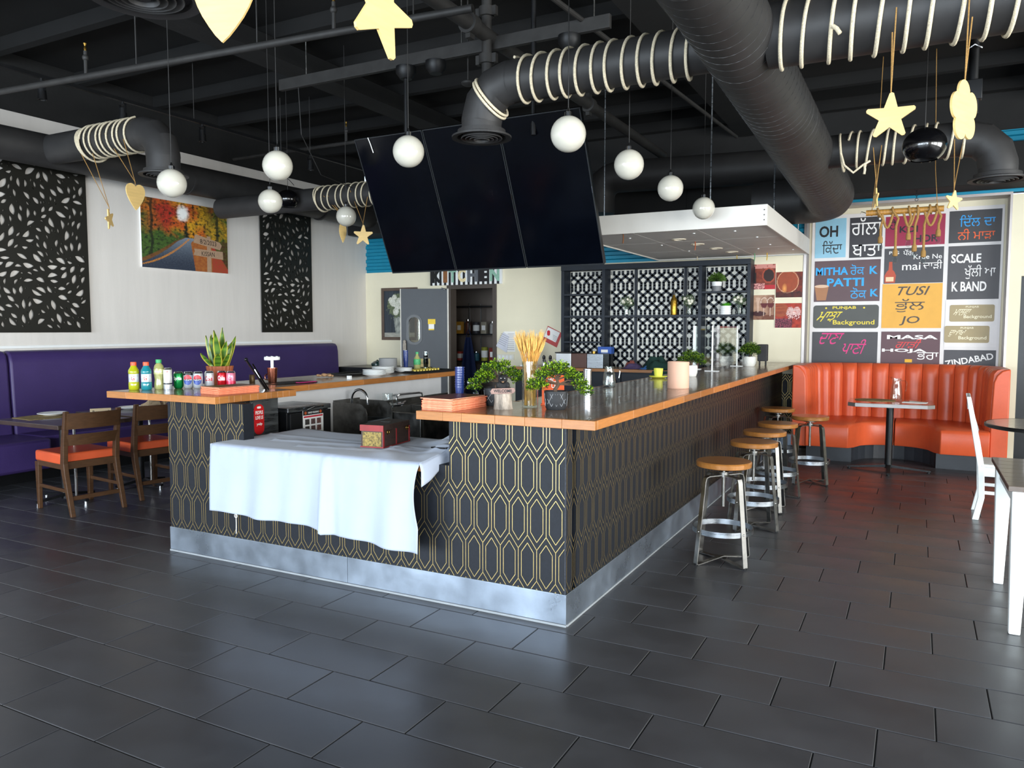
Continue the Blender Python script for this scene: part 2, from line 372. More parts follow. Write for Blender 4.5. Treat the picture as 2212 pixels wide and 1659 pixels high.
# right wall and storefront behind the camera, both with windows
def windowed(name, fn, a0, a1, wins, m):
    mb = MB(); e = [a0] + [x for w in wins for x in w] + [a1]
    def bx(u0, u1, z0, z1):
        p, q = fn(u0, 0), fn(u1, .15); mb.box(min(p[0], q[0]), max(p[0], q[0]), min(p[1], q[1]), max(p[1], q[1]), z0, z1)
    for i in range(0, len(e), 2): bx(e[i], e[i + 1], 0, ZC)
    for a, b in wins: bx(a, b, 0, .4); bx(a, b, 3.1, ZC)
    return struct(mb.obj(name, m, smooth=0))
windowed('wall_front', lambda u, w: (u, YF - w), XL, XR, FRONT_WIN, M_white_wall)
windowed('wall_right', lambda u, w: (XR + w, u), YF, YB + .15, RIGHT_WIN, M_cream)
wn = 0
M_pane = glass_mat('window_glass', (.97, .99, 1), .0)
for wins, fn in ((FRONT_WIN, lambda u, w: (u, YF - w)), (RIGHT_WIN, lambda u, w: (XR + w, u))):
    for a, b in wins:
        wn += 1; fr = MB()
        def bx(u0, u1, z0, z1, w0=.03, w1=.09):
            p, q = fn(u0, w0), fn(u1, w1); fr.box(min(p[0], q[0]), max(p[0], q[0]), min(p[1], q[1]), max(p[1], q[1]), z0, z1)
        bx(a, b, .4, .46); bx(a, b, 3.04, 3.1); bx(a, a + .06, .46, 3.04); bx(b - .06, b, .46, 3.04)
        for k in (1, 2): m_ = a + (b - a) * k / 3; bx(m_ - .03, m_ + .03, .46, 3.04)
        f = struct(fr.obj('window_%d' % wn, M_blackmetal, smooth=0))
        for k in range(3):
            g = MB(); u0, u1 = a + .03 + (b - a) * k / 3, a - .03 + (b - a) * (k + 1) / 3; p, q = fn(u0, .058), fn(u1, .062)
            g.box(min(p[0], q[0]), max(p[0], q[0]), min(p[1], q[1]), max(p[1], q[1]), .46, 3.04); g.obj('pane', M_pane, f, 0)
# ---- ceiling: black deck, joists across, deep beams along
struct(MB().box(XL - .15, XR + .15, YF - .15, YB + .15, ZC, ZC + .1).obj('ceiling', M_deck, smooth=0))
jm = MB()
ceil = bpy.data.objects['ceiling']
for k in range(14):
    y = -2.4 + k * .98
    MB().box(XL, XR, y, y + .09, ZC - .13, ZC).obj('joist', M_deck, ceil, 0)
for x in (-5.62, -2.15, 1.3):
    MB().box(x, x + .3, YF, YB, 4.0, ZC - .131).obj('beam', M_black, ceil, 0)
# ---- kitchen beyond the door
M_kwall = mat('kitchen_wall', '#8d8178', .7, var=.06)
kx0, kx1, ky1 = -8.1, -4.9, 12.3
struct(MB().box(kx0, kx1, ky1, ky1 + .1, 0, 2.7).obj('wall_kitchen_back', M_kwall, smooth=0))
struct(MB().box(kx0 - .1, kx0, YB + .15, ky1, 0, 2.7).obj('wall_kitchen_left', M_kwall, smooth=0))
struct(MB().box(kx1, kx1 + .1, YB + .15, ky1, 0, 2.7).obj('wall_kitchen_right', M_kwall, smooth=0))
struct(MB().box(kx0, kx1, YB + .15, ky1, 2.7, 2.8).obj('ceiling_kitchen', M_kwall, smooth=0))
struct(MB().box(kx0, kx1, YB - .1, ky1, -.1, -.001).obj('floor_kitchen', M_grout, smooth=0))
# door frame (brown-grey) and swung-open leaf
M_frame = mat('taupe_paint', '#4a423c', .5, var=.1)
df = MB()
df.box(DX0 - .05, DX0 + .02, YB - .02, YB + .16, 0, DZ + .05).box(DX1 - .02, DX1 + .05, YB - .02, YB + .16, 0, DZ + .05).box(DX0 + .02, DX1 - .02, YB - .02, YB + .16, DZ - .02, DZ + .05)
struct(df.obj('trim_7', M_frame, smooth=0, bevel=.004), 'taupe frame of the kitchen doorway')
M_door = mat('grey_door_laminate', '#33363a', .45, .1, var=.08, scale=3)
th = R(203)
dr = bpy.data.objects.new('door_1', None); COL.objects.link(dr); struct(dr, 'grey swing door to the kitchen standing open'); dr.location = (DX0 - .02, YB - .03, .1); dr.rotation_euler = (0, 0, th)
W, H_ = .76, 2.04
def rr(u0, u1, v0, v1, r, n=6):
    out = []
    for cu, cv, a0 in ((u1 - r, v0 + r, -90), (u1 - r, v1 - r, 0), (u0 + r, v1 - r, 90), (u0 + r, v0 + r, 180)):
        for k in range(n + 1): a = R(a0 + 90 * k / n); out.append((cu + r * math.cos(a), cv + r * math.sin(a)))
    return out
v, f = fill2d([[(0, 0), (W, 0), (W, H_), (0, H_)], rr(.44, .64, 1.18, 1.60, .09)], .02)
MB().add([(p[0], p[2], p[1]) for p in v], f).obj('leaf_panel', M_door, dr, 0)
v, f = fill2d([rr(.41, .67, 1.15, 1.63, .12), rr(.45, .63, 1.19, 1.59, .085)], .03)
MB().add([(p[0], p[2], p[1]) for p in v], f).obj('window_gasket', M_plastic_black, dr, 30)
MB().prism(rr(.445, .635, 1.185, 1.595, .09), lambda u, v, w: (u, w, v), -.003, .003).obj('vision_pane', glass_mat('door_glass', (.9, .9, .85), .08), dr, 0)
MB().box(W - .008, W + .008, -.022, .022, 0, H_).box(-.015, .008, -.022, .022, 0, H_).obj('edge_strip', mat('door_edge_aluminium', '#a9a49a', .5, .5), dr, 0)
MB().box(.29, .50, .021, .024, .80, .93).obj('caution_plate', mat('caution_tan', '#b3a06a', .6), dr, 0)
lt = MB(); lettering(lt, 'CAUTION', 0.48, .31, .845, .885, lambda u, v: (u, .0245, v)); lt.obj('caution_lettering', M_ink, dr, 0)
MB().box(.20, .32, .021, .024, 1.48, 1.56).obj('yellow_sticker', mat('sticker_yellow', '#e7c21c', .5), dr, 0)
MB().box(.22, .31, .021, .025, 1.40, 1.48).obj('white_sticker', M_paper, dr, 0)
MB().box(.22, .31, .021, .0255, 1.385, 1.405).obj('yellow_sticker', mat('sticker_yellow', '#e7c21c', .5), dr, 0)
MB().cyl((.03, .03, H_ - .02), (.10, .03, H_ + .01), .012).obj('closer_arm', M_chrome, dr, 0)
# ================================================================== OVERHEAD
def arc_elbow(p, d0, d1, rad, n=4):
    """points of a gored elbow that starts at p along d0 and leaves along d1"""
    p = Vector(p); d0 = Vector(d0); d1 = Vector(d1); c = p + d1 * rad; out = []
    for k in range(n + 1):
        a = math.pi / 2 * k / n; out.append(c - d1 * rad * math.cos(a) + d0 * rad * math.sin(a))
    return out
def diffuser(parent, c, r, name='diffuser'):
    mb = MB(); mb.lathe([(r * .66, .06), (r * .7, .03), (r, .012), (r, 0), (r * .82, .004), (r * .80, .05)], c, 40)
    o = mb.obj(name, M_duct, parent, 30)
    for k, q in enumerate((.68, .54, .40, .26)):
        MB().lathe([(r * (q - .1), .022 + .006 * k), (r * q, -.004 - .003 * k), (r * (q + .012), 0 - .003 * k), (r * (q - .08), .03 + .006 * k)], c, 36).obj('vent_ring', M_duct, o, 30)
    MB().lathe([(.001, .0), (r * .12, -.004), (r * .12, .03)], c, 20).obj('vent_ring', M_duct, o, 30)
    return o
def helix(axis0, axis1, r, turns, n=22, ph=0, wob=.0):
    a = Vector(axis0); b = Vector(axis1); d = b - a; L = d.length; d.normalize(); u = d.cross(Vector((0, 0, 1))).normalized(); w = u.cross(d); out = []
    N = int(turns * n)
    for i in range(N + 1):
        t = i / N; an = ph + 2 * math.pi * turns * t; out.append(a + d * (L * t + wob * math.sin(an * .37 + 1)) + (u * math.cos(an) + w * math.sin(an)) * r)
    return out
def ring(c, d, r, n=28, tilt=0):
    d = Vector(d).normalized(); u = d.cross(Vector((0, 0, 1))); u = u.normalized() if u.length > .01 else Vector((1, 0, 0)); w = u.cross(d)
    return [Vector(c) + (u * math.cos(t) + w * math.sin(t)) * r + d * tilt * math.sin(t) for t in (2 * math.pi * k / n for k in range(n))]
# main spiral duct above the stools
def mainpt(y): t = y - 4.86; return Vector((-.907 + .009 * t, y, 3.044 - .035 * t)), .2125 + .0085 * t
md = thing('air_duct', 'thick black spiral main duct running over the stool side of the bar', 'duct')
ys = [-2.2 + k * .5 for k in range(23)]
MB().tube([mainpt(y)[0] for y in ys], [mainpt(y)[1] for y in ys], 40).obj('duct_pipe', M_duct, md, 50)
sm = MB(); a0 = Vector((0, 0, 0))
pts = []
for i in range(90 * 20):
    y = 1.2 + i * (7.4 / (90 * 20)); c, r = mainpt(y); an = 2 * math.pi * i / 24; pts.append(c + Vector((math.cos(an), 0, math.sin(an))) * (r + .0005))
sm.tube(pts, .0022, 4).obj('spiral_seam', M_duct, md, 0)
c, r = mainpt(8.8); e = arc_elbow(c, (0, 1, 0), (-1, 0, 0), .30, 5)
MB().tube([c - Vector((0, .02, 0))] + e + [e[-1] - Vector((.5, 0, 0))], r, 40).obj('elbow', M_duct, md, 30)
# branches off the main duct
def branch(label, x0, xe, y, z, r, zd, rd, sgn, group='round branch ducts with ceiling diffusers', elbow=True):
    t = thing('branch_duct', label, 'duct', (xe, y, zd), 0, group); o = Vector((xe, y, zd))
    pts = [Vector((x0, y, z)) - o, Vector((xe - sgn * .22, y, z)) - o]
    if elbow:
        pts += arc_elbow(Vector((xe - sgn * .22, y, z)) - o, (sgn, 0, 0), (0, 0, -1), .22, 3)[1:]
        MB().tube([pts[0], pts[1]], r, 36, caps=False).obj('duct_pipe', M_duct, t, 50)
        MB().tube([pts[1] - Vector((sgn * .015, 0, 0))] + pts[1:] + [pts[-1] - Vector((0, 0, .015))], r * 1.015, 36, caps=False).obj('elbow', M_duct, t, 22)
        MB().tube([pts[-1], Vector((0, 0, .03))], r, 36, caps=False).obj('drop_pipe', M_duct, t, 50)
        diffuser(t, (0, 0, 0), rd)
    else: MB().tube([pts[0], Vector((xe, y, z)) - o], r, 36).obj('duct_pipe', M_duct, t, 50)
    return t
branch('black branch duct with diffuser hanging in front of the television wall', -1.05, -2.56, 4.45, 3.07, .13, 2.74, .195, -1)
branch('black branch duct whose diffuser shows at the top left edge', -1.05, -2.57, 1.97, 3.09, .13, 2.72, .205, -1)
branch('thick black branch duct crossing the top right corner', -.75, 3.2, 4.38, 3.055, .165, 3.2, .2, 1, elbow=False)
branch('black branch duct bending down to a diffuser above the orange booth', -.75, .50, 7.0, 2.965, .132, 2.63, .20, 1)
branch('black branch duct bending down beside the large leaf panel', -7.75, -6.03, 4.77, 3.27, .142, 2.87, .21, 1)
branch('black branch duct mostly hidden behind the left television', -7.75, -5.1, 6.95, 3.0, .125, 2.66, .19, 1)
# long ducts along the walls
t = thing('air_duct', 'long black round duct running along the white left wall', 'duct', (-7.72, 5, 3.0))
MB().tube([(0, -7.5, .26), (0, -1, .262), (0, 5.3, .285)], [.15, .158, .195], 36).obj('duct_pipe', M_duct, t, 50)
for y in (-3.2, -.9, 1.4, 3.7): MB().tube([(0, y, .263), (0, y + .03, .263)], .19 if y > 2 else .175, 36).obj('collar', M_duct, t, 40)
t = thing('air_duct', 'long black rectangular duct under the turquoise band behind the televisions', 'duct', (-4.7, 10.1, 3.0))
MB().box(-3.45, 3.3, -.25, .32, 0, .62).obj('duct_casing', M_black, t, 0, bevel=.01)
for x in (-2, 0, 2): MB().box(x, x + .04, -.265, .32, -.012, .63).obj('flange', M_black, t, 0)
t = thing('air_duct', 'black rectangular duct above the alcove of the orange booth', 'duct', (.2, 10.15, 3.08))
MB().box(-1.15, 2.6, -.2, .27, 0, .43).obj('duct_casing', M_black, t, 0, bevel=.01)
MB().box(-1.25, -1.12, -.24, .27, -.1, .5).obj('flange', M_black, t, 0, bevel=.01)
t = thing('air_duct', 'dark round cross duct above the white canopy', 'duct', (-2.0, 9.2, 3.3))
MB().tube([(-1.35, 0, .08), (.75, 0, .02)], .19, 32).obj('duct_pipe', M_duct, t, 50)
e = arc_elbow((-1.35, 0, .08), (-1, 0, 0), (0, 0, -1), .24, 4); MB().tube([(-1.33, 0, .08)] + e + [e[-1] + Vector((0, 0, -.2))], .19, 32).obj('elbow', M_duct, t, 30)
# ropes wound on the ducts
def rope(label, mbs, loc=(0, 0, 0), name='rope_winding'):
    o = mbs.obj(name, M_rope, None, 60); tag(o, label, 'rope', 'white ropes wound around the ducts'); return o
rp = MB(); rp.tube(helix((-2.30, 4.45, 3.07), (-1.12, 4.45, 3.06), .140, 12.4, 26, 1.2, .006), .0095, 7)
q = Vector((-2.53, 4.45, 2.985))
for k in range(2): rp.tube(ring((-2.50 + .016 * k, 4.45, 2.975 + .016 * k), (.82, 0, .57), .146), .009, 7, True)
rope('white rope wound along the branch duct in front of the televisions', rp)
rp = MB(); rp.tube(helix((-.74, 4.38, 3.055), (2.4, 4.38, 3.055), .175, 27.4, 26, 2, .01), .0105, 7)
rp.tube([(-.42, 4.2, 2.99), (-.40, 4.19, 2.97), (-.385, 4.19, 2.945)], .011, 7)
rope('white rope wound around the thick duct in the top right corner', rp)
rp = MB(); rp.tube(helix((-.56, 7.0, 2.965), (.30, 7.0, 2.965), .142, 9.3, 26, .4, .02), .0095, 7); rp.tube(ring((-.6, 7, 2.95), (1, 0, .1), .15), .0095, 7, True)
rp.tube([(-.60, 6.86, 2.93), (-.57, 6.855, 2.82), (-.50, 6.855, 2.755), (-.43, 6.855, 2.81), (-.38, 6.87, 2.84)], .0095, 7); rp.tube([(-.42, 6.855, 2.82), (-.415, 6.85, 2.77), (-.42, 6.85, 2.735)], .0095, 7)
rope('white rope wound around the duct above the orange booth with a loose end', rp)
rp = MB(); rp.tube(helix((-7.0, 4.77, 3.27), (-6.34, 4.77, 3.27), .153, 8.2, 26, 0, .012), .009, 7)
for k in range(3): rp.tube(ring((-7.03 + .02 * k, 4.77, 3.25), (1, 0, .25 - .1 * k), .16), .009, 7, True)
rope('white rope wound around the duct beside the large leaf panel', rp)
rp = MB(); rp.tube(helix((-6.1, 6.95, 3.0), (-5.3, 6.95, 3.0), .135, 8.3, 26, .6, .012), .008, 7)
for k in range(2): rp.tube(ring((-6.12 + .02 * k, 6.95, 2.99), (1, 0, .2 - .2 * k), .142), .008, 7, True)
rope('white rope wound around the duct left of the televisions', rp)
# globe pendants
def pendant(label, c, r=.1, group='white globe pendants'):
    t = thing('globe_pendant', label, 'pendant lamp', c, 0, group)
    MB().ball((0, 0, 0), r, 32).obj('globe', M_opal, t, 80)
    MB().lathe([(.001, r - .004), (r * .22, r - .004), (r * .22, r + .02), (r * .1, r + .026), (.004, r + .045)], (0, 0, 0), 16).obj('cap', M_chrome, t)
    MB().cyl((0, 0, r + .03), (0, 0, ZC - c[2]), .0028, n=6).obj('cable', M_pipe, t)
    return t
for lab, c in (('white glass globe pendant hanging over the right television, nearest the camera', (-1.77, 4.05, 2.59)),
               ('white glass globe pendant just right of the televisions', (-1.75, 5.02, 2.60)),
               ('white glass globe pendant over the bar, second in line right of the televisions', (-1.75, 6.0, 2.60)),
               ('white glass globe pendant hanging just below the white canopy edge', (-1.75, 7.06, 2.59)),
               ('white glass globe pendant in front of the left television', (-2.9, 4.11, 2.625)),
               ('white glass globe pendant left of the televisions, the higher of the pair', (-3.86, 3.95, 2.60)),
               ('white glass globe pendant beside the black bowl, before the narrow leaf panel', (-4.89, 4.91, 2.58)),
               ('white glass globe pendant in front of the diffuser by the road picture', (-4.71, 3.79, 2.53)),
               ('small distant white globe pendant by the plain duct rope left of the televisions', (-5.12, 6.17, 2.63))):
    pendant(lab, c)
M_blackgloss = mat('black_gloss', '#08080a', .16, var=.1, coat=.5)
def black_pendant(label, c, r):
    t = thing('bowl_pendant', label, 'pendant lamp', c, 0, 'black bowl pendants'); pr_ = [(r * math.cos(a) , r * .86 * math.sin(a)) for a in [R(-52 + 8.5 * k) for k in range(16)]]
    pr_ = [(r * .60, -r * .70)] + pr_ + [(r * .2, r * .85), (.004, r * .86)]
    MB().lathe(pr_, (0, 0, 0), 36).obj('shade', M_blackgloss, t, 60)
    MB().lathe([(r * .3, -.02), (r * .55, -r * .66)], (0, 0, 0), 24).obj('inner_reflector', M_plastic_black, t)
    MB().cyl((0, 0, r * .84), (0, 0, ZC - c[2]), .0028, n=6).obj('cable', M_pipe, t)
black_pendant('glossy black bowl pendant behind the wooden star on the right', (.0, 5.6, 2.655), .128)
black_pendant('glossy black bowl pendant next to a white globe by the narrow leaf panel', (-6.42, 6.72, 2.98), .125)
# cut-out wooden ornaments on twine
def star_poly(r, k=.45, n=5, rot=90, rnd=True):
    out = []
    for i in range(2 * n):
        a = R(rot + 180 * i / n); q = r if i % 2 == 0 else r * k
        if i % 2 == 0 and rnd:
            for da in (-5, 0, 5): out.append((q * (.965 if da else 1) * math.cos(a + R(da)), q * (.965 if da else 1) * math.sin(a + R(da))))
        else: out.append((q * math.cos(a), q * math.sin(a)))
    return out
def heart_poly(s):
    h = [(.0, .29), (.06, .345), (.14, .385), (.23, .395), (.32, .37), (.40, .31), (.45, .22), (.465, .11), (.445, -.01), (.39, -.14), (.31, -.28), (.20, -.43), (.10, -.55), (.0, -.64)]
    return [(s * x, s * (y + .12)) for x, y in h] + [(-s * x, s * (y + .12)) for x, y in h[-2:0:-1]]
def flower_poly(r, n=5):
    return [((r * (.72 + .28 * abs(math.cos(n * a / 2)) ** .7)) * math.cos(a + R(90)), (r * (.72 + .28 * abs(math.cos(n * a / 2)) ** .7)) * math.sin(a + R(90))) for a in (2 * math.pi * k / 80 for k in range(80))]
def ornament(label, poly, c, rz, hang, kind, tilt=0):
    t = thing(kind, label, 'ornament', c, 0, 'wooden cut-outs hung from the ducts')
    v, f = fill2d([poly], .005); ca, sa = math.cos(tilt), math.sin(tilt)
    o = MB().add([(p[0] * ca - p[1] * sa, p[2], p[0] * sa + p[1] * ca) for p in v], f).obj('cut_out', M_ply, t, 0, bevel=.0015); o.rotation_euler = (0, 0, rz)
    top = max(poly, key=lambda p: p[1]); tx, tz = top[0] * ca - top[1] * sa, top[0] * sa + top[1] * ca
    p0 = Vector((0, 0, tz - .012)); a, b = Vector(hang[0]) - Vector(c), Vector(hang[1]) - Vector(c)
    MB().tube([p0, p0 + Vector((0, 0, .03)), a], .0035, 6).tube([p0 + Vector((0, 0, .03)), b], .0035, 6).obj('twine_loop', M_twine, t)
    return t
ornament('large plain wooden star hanging before the thick rope-wound duct', star_poly(.112), (-.15, 4.18, 2.515), 0, ((-.14, 4.21, 3.03), (-.155, 4.22, 2.92)), 'wooden_star', R(-2))
ornament('large wooden flower hanging beside the star at the right', flower_poly(.14), (.155, 4.18, 2.50), R(66), ((.16, 4.205, 3.03), (.175, 4.215, 2.93)), 'wooden_flower', R(8))
ornament('small wooden star hanging before the word mural', star_poly(.08), (.215, 7.0, 2.50), R(42), ((.20, 6.855, 2.94), (.265, 6.855, 2.97)), 'wooden_star', R(-6))
ornament('wooden star seen edge-on in front of the bamboo pole', star_poly(.085), (-.335, 7.0, 2.56), R(-75), ((-.36, 6.855, 2.94), (-.30, 6.855, 2.95)), 'wooden_star')
ornament('wooden heart cut off by the top edge of the picture', [(x, y) for x, y in heart_poly(.24)], (-2.16, 1.97, 2.615), R(20), ((-2.16, 1.83, 3.09), (-2.18, 1.83, 3.09)), 'wooden_heart', R(-3))
ornament('wooden star cut off by the top edge of the picture', star_poly(.145), (-1.485, 1.97, 2.475), R(86), ((-1.47, 1.83, 3.09), (-1.49, 1.83, 3.09)), 'wooden_star', R(-17))
ornament('wooden heart hanging from the duct by the road picture', heart_poly(.235), (-6.53, 4.85, 2.735), R(97), ((-6.62, 4.62, 3.28), (-6.36, 4.62, 3.20)), 'wooden_heart')
ornament('small wooden star turned almost edge-on beside the heart at the left', star_poly(.10), (-6.92, 4.85, 2.555), R(124), ((-7.03, 4.62, 3.22), (-6.80, 4.62, 3.12)), 'wooden_star', R(20))
ornament('wooden star hanging left of the televisions against the turquoise band', star_poly(.118), (-5.53, 6.95, 2.545), R(15), ((-5.60, 6.82, 3.03), (-5.36, 6.82, 2.94)), 'wooden_star', R(-3))
ornament('thin wooden leaf turned edge-on against the white left wall', [(.05 * math.sin(math.pi * k / 12), -.14 + .28 * k / 12) for k in range(13)] + [(-.05 * math.sin(math.pi * k / 12), .14 - .28 * k / 12) for k in range(1, 12)], (-5.82, 6.95, 2.62), R(80), ((-5.98, 6.82, 3.0), (-5.92, 6.82, 3.0)), 'wooden_leaf')
# televisions on their mount
M_screen = mat('tv_screen', '#04060c', .14, var=.2, spec=.35)
M_bezel = mat('tv_bezel', '#0b0c0e', .3, .3)
ti = R(25.5); TVB = Vector((-4.43, 6.0, 2.03)); tw, tl = 2.142 / 3, 1.25
for k, lab in enumerate(('left television of the three tilted portrait screens', 'middle television of the three tilted portrait screens', 'right television of the three tilted portrait screens')):
    t = thing('television', lab, 'television', TVB + Vector((tw * (k + .5), 0, 0)), 0, 'televisions hung side by side'); t.rotation_euler = (ti, 0, 0)
    w = tw / 2 - .004
    MB().box(-w, w, .0, .045, 0, tl).obj('back_housing', M_bezel, t, 0, bevel=.006)
    MB().box(-w + .006, w - .006, -.004, 0, .012, tl - .006).obj('screen', M_screen, t, 0)
    fr = MB().box(-w, -w + .007, -.008, 0, 0, tl).box(w - .007, w, -.008, 0, 0, tl).box(-w + .007, w - .007, -.008, 0, tl - .007, tl).box(-w + .007, w - .007, -.008, 0, 0, .012)
    fr.obj('bezel', mat('tv_rim', '#3a3d40', .35, .6), t, 0)
    MB().box(w - .006, w - .001, -.010, -.006, .60, .65).obj('logo_plate', M_chrome, t, 0)
    if k == 0: MB().tube([(-.2, -.012, tl + .002), (-.19, -.014, tl - .05), (-.185, -.013, tl - .13)], .004, 6).obj('loose_tape', M_paper, t)
t = thing('television_mount', 'black steel channel and poles that carry the televisions', 'mount', (-3.7, 5.5, 3.757))
ch = MB().box(-1.62, 1.63, -.022, .022, -.05, .05); ch.obj('channel', M_pipe, t, 0, bevel=.004)
for x in (-.2, 1.0):
    MB().cyl((x, 0, -.66 if x < 0 else -.75), (x, 0, 0 if x < 0 else .54), .02, n=14).obj('pole', M_blackmetal, t)
for x in (-.2, .1, 1.3): MB().lathe([(.001, -.15), (.05, -.15), (.085, -.1), (.085, -.05), (.001, -.05)], (x, 0, 0), 20).obj('swivel_bracket', M_blackmetal, t)
for x in (-1.3, .35, 1.5): MB().cyl((x, 0, .04), (x, 0, ZC - 3.757), .006, n=8).obj('threaded_rod', M_dsteel, t)
MB().box(-.70, 1.38, .012, .062, -.66, -.62).obj('crossbar', M_blackmetal, t, 0)
# pipes and sprinklers
def sprinkler(p, parent): MB().cyl(p, Vector(p) + Vector((0, 0, .17)), .013, n=8).ball(Vector(p) + Vector((0, 0, .12)), .024, 10).obj('riser', M_pipe, parent); MB().lathe([(.008, .165), (.012, .19), (.006, .205), (.014, .225), (.001, .227)], p, 10).obj('sprinkler_head', mat('brass', '#9a7a3a', .35, 1), parent)
t = thing('sprinkler_pipe', 'thin black sprinkler pipe crossing the upper left', 'pipe', (-5, 3.84, 3.4))
MB().cyl((-3.2, -.28, 0), (2.6, .23, 0), .024, n=12).obj('pipe', M_pipe, t); sprinkler((-.62, -.05, .02), t); sprinkler((1.62, .14, .02), t)
for x in (-.1, 1.0, 2.2): MB().cyl((x, x * .088, .02), (x, x * .088, .9), .005, n=6).obj('hanger_rod', M_pipe, t)
t = thing('sprinkler_pipe', 'thick black sprinkler main with clamp couplings above the televisions', 'pipe', (-3.07, 5, 3.8))
MB().cyl((0, -6, 0), (0, 5.2, 0), .055, n=18).obj('pipe', M_pipe, t)
for y in (.12, 2.5): MB().cyl((0, y, 0), (0, y + .09, 0), .078, n=18).box(-.02, .02, y + .01, y + .08, .06, .11).box(-.02, .02, y + .01, y + .08, -.11, -.06).obj('coupling', M_pipe, t)
MB().cyl((.0, .42, -.32), (.0, .42, .3), .04, n=14).obj('riser', M_pipe, t)
for z in (.14, -.22): MB().cyl((0, .42, z), (0, .42, z + .07), .062, n=16).box(-.09, -.05, .40, .44, z, z + .07).box(.05, .09, .40, .44, z, z + .07).obj('coupling', M_pipe, t)
t = thing('sprinkler_pipe', 'thin black sprinkler pipe behind the pendants left of the televisions', 'pipe', (-6, 7.4, 3.72))
MB().cyl((-2, 0, 0), (1.8, 0, 0), .022, n=12).obj('pipe', M_pipe, t); sprinkler((-.12, 0, .02), t)
t = thing('sprinkler_pipe', 'dark pipe running under the roof right of the televisions', 'pipe', (-1.9, 7, 3.7)); MB().cyl((-.5, -3, .1), (-.1, 2.6, .1), .02, n=10).obj('pipe', M_pipe, t); MB().cyl((-.3, 0, .1), (-.3, 0, .6), .012, n=8).obj('hanger_rod', M_pipe, t)
# track lights on the left
t = thing('light_track', 'black light track under the roof along the left side', 'light track', (-6.6, 6, 3.62))
MB().box(-.017, .017, -3.2, 2.6, -.015, .015).obj('rail', M_blackmetal, t, 0)
for y in (-2.4, -.4, 1.3): MB().cyl((0, y, 0), (0, y, .68), .004, n=6).obj('hanger_wire', M_pipe, t)
for k, (y, lab) in enumerate(((4.05, 'leftmost black track spotlight near the sprinkler pipe'), (4.8, 'black track spotlight above the left rope-wound duct'), (5.7, 'black track spotlight left of the higher globe pair'), (7.3, 'black track spotlight farthest along the left track'))):
    s = thing('spotlight', lab, 'spotlight', (-6.6, y, 3.6), 0, 'track spotlights')
    MB().cyl((0, 0, -.02), (0, 0, .005), .012, n=10).box(-.04, -.034, -.01, .01, -.10, -.02).box(.034, .04, -.01, .01, -.10, -.02).box(-.04, .04, -.01, .01, -.025, -.018).obj('yoke', M_blackmetal, s, 0)
    MB().lathe([(.001, -.05), (.03, -.055), (.033, -.1), (.038, -.17), (.03, -.172), (.026, -.13)], (0, 0, 0), 16).obj('lamp_head', M_blackmetal, s)
t = thing('projector_pole', 'black jointed pole hanging from the roof behind the wooden flower', 'pole', (.25, 5.6, 2.9))
MB().cyl((0, 0, .1), (0, 0, 1.39), .028, n=14).obj('pole', M_blackmetal, t); MB().box(-.05, .05, -.03, .03, .0, .12).cyl((0, 0, -.08), (0, 0, .02), .035).obj('joint', M_blackmetal, t, 20, bevel=.004)
for z in (.3, .5, .62): MB().tube([(-.04, -.03, z), (.0, -.05, z + .02), (.04, -.03, z)], .006, 6).obj('cable_tie', M_chrome, t)
for k, (c, lab) in enumerate((((-3.6, 4.3, 3.92), 'small pale smoke sensor under the roof near the hanging star'), ((-3.35, 5.6, 3.5), 'small smoke sensor under the roof just above the televisions'))):
    o = MB().lathe([(.001, 0), (.03, 0), (.055, .015), (.055, .03), (.02, .045), (.006, .05), (.006, ZC - c[2])], (0, 0, 0), 20).obj('smoke_sensor', M_pipe, None, loc=c); tag(o, lab, 'sensor', 'smoke sensors')
# loose wires that hang left of the televisions
for k, (p, lab) in enumerate(((( (-5.1, 5.5, 3.72), (-5.12, 5.55, 3.3), (-5.2, 5.9, 3.0), (-5.3, 6.5, 2.98)), 'thin loose black wire drooping from the steel channel'), (((-6.2, 6.4, 4.0), (-6.2, 6.4, 3.4), (-6.25, 6.5, 3.2), (-6.4, 6.8, 3.15)), 'thin loose black wire drooping beside the left light track'))):
    cu = [];
    for i in range(13):
        q = i / 12 * 3; j = min(2, int(q)); f_ = q - j; cu.append(Vector(p[j]).lerp(Vector(p[j + 1]), f_))
    o = MB().tube(cu, .004, 6).obj('wire', M_pipe); tag(o, lab, 'wire', 'loose ceiling wires')
# canopy over the bar
t = thing('canopy', 'white suspended canopy with ring lights over the far end of the bar', 'canopy', (-2.2, 8.9, 2.44))
M_can = mat('canopy_white', '#dcd9d2', .5, .0, var=.03); M_canp = mat('canopy_panel', '#f0eeea', .55, var=.04)
X0, X1, Y0, Y1 = -1.0, .96, -1.57, 1.52
for nm, b in (('fascia', (X0, X1, Y0, Y0 + .02, 0, .19)), ('fascia', (X1 - .02, X1, Y0 + .02, Y1, 0, .19)), ('fascia', (X0, X0 + .02, Y0 + .02, Y1, 0, .19)), ('fascia', (X0 + .02, X1 - .02, Y1 - .02, Y1, 0, .19))): MB().box(*b).obj(nm, M_can, t, 0, bevel=.003)
nx, ny = 3, 3; px, py = (X1 - X0 - .05) / nx, (Y1 - Y0 - .05) / ny
for i in range(nx):
    for j in range(ny): MB().box(X0 + .025 + i * px + .004, X0 + .025 + (i + 1) * px - .004, Y0 + .025 + j * py + .004, Y0 + .025 + (j + 1) * py - .004, .012, .03).obj('soffit_panel', M_canp, t, 0, bevel=.003)
MB().box(X0 + .02, X1 - .02, Y0 + .02, Y1 - .02, .03, .05).obj('core_board', M_canp, t, 0)
M_lampring = mat('warm_trim', '#efe4cc', .5)
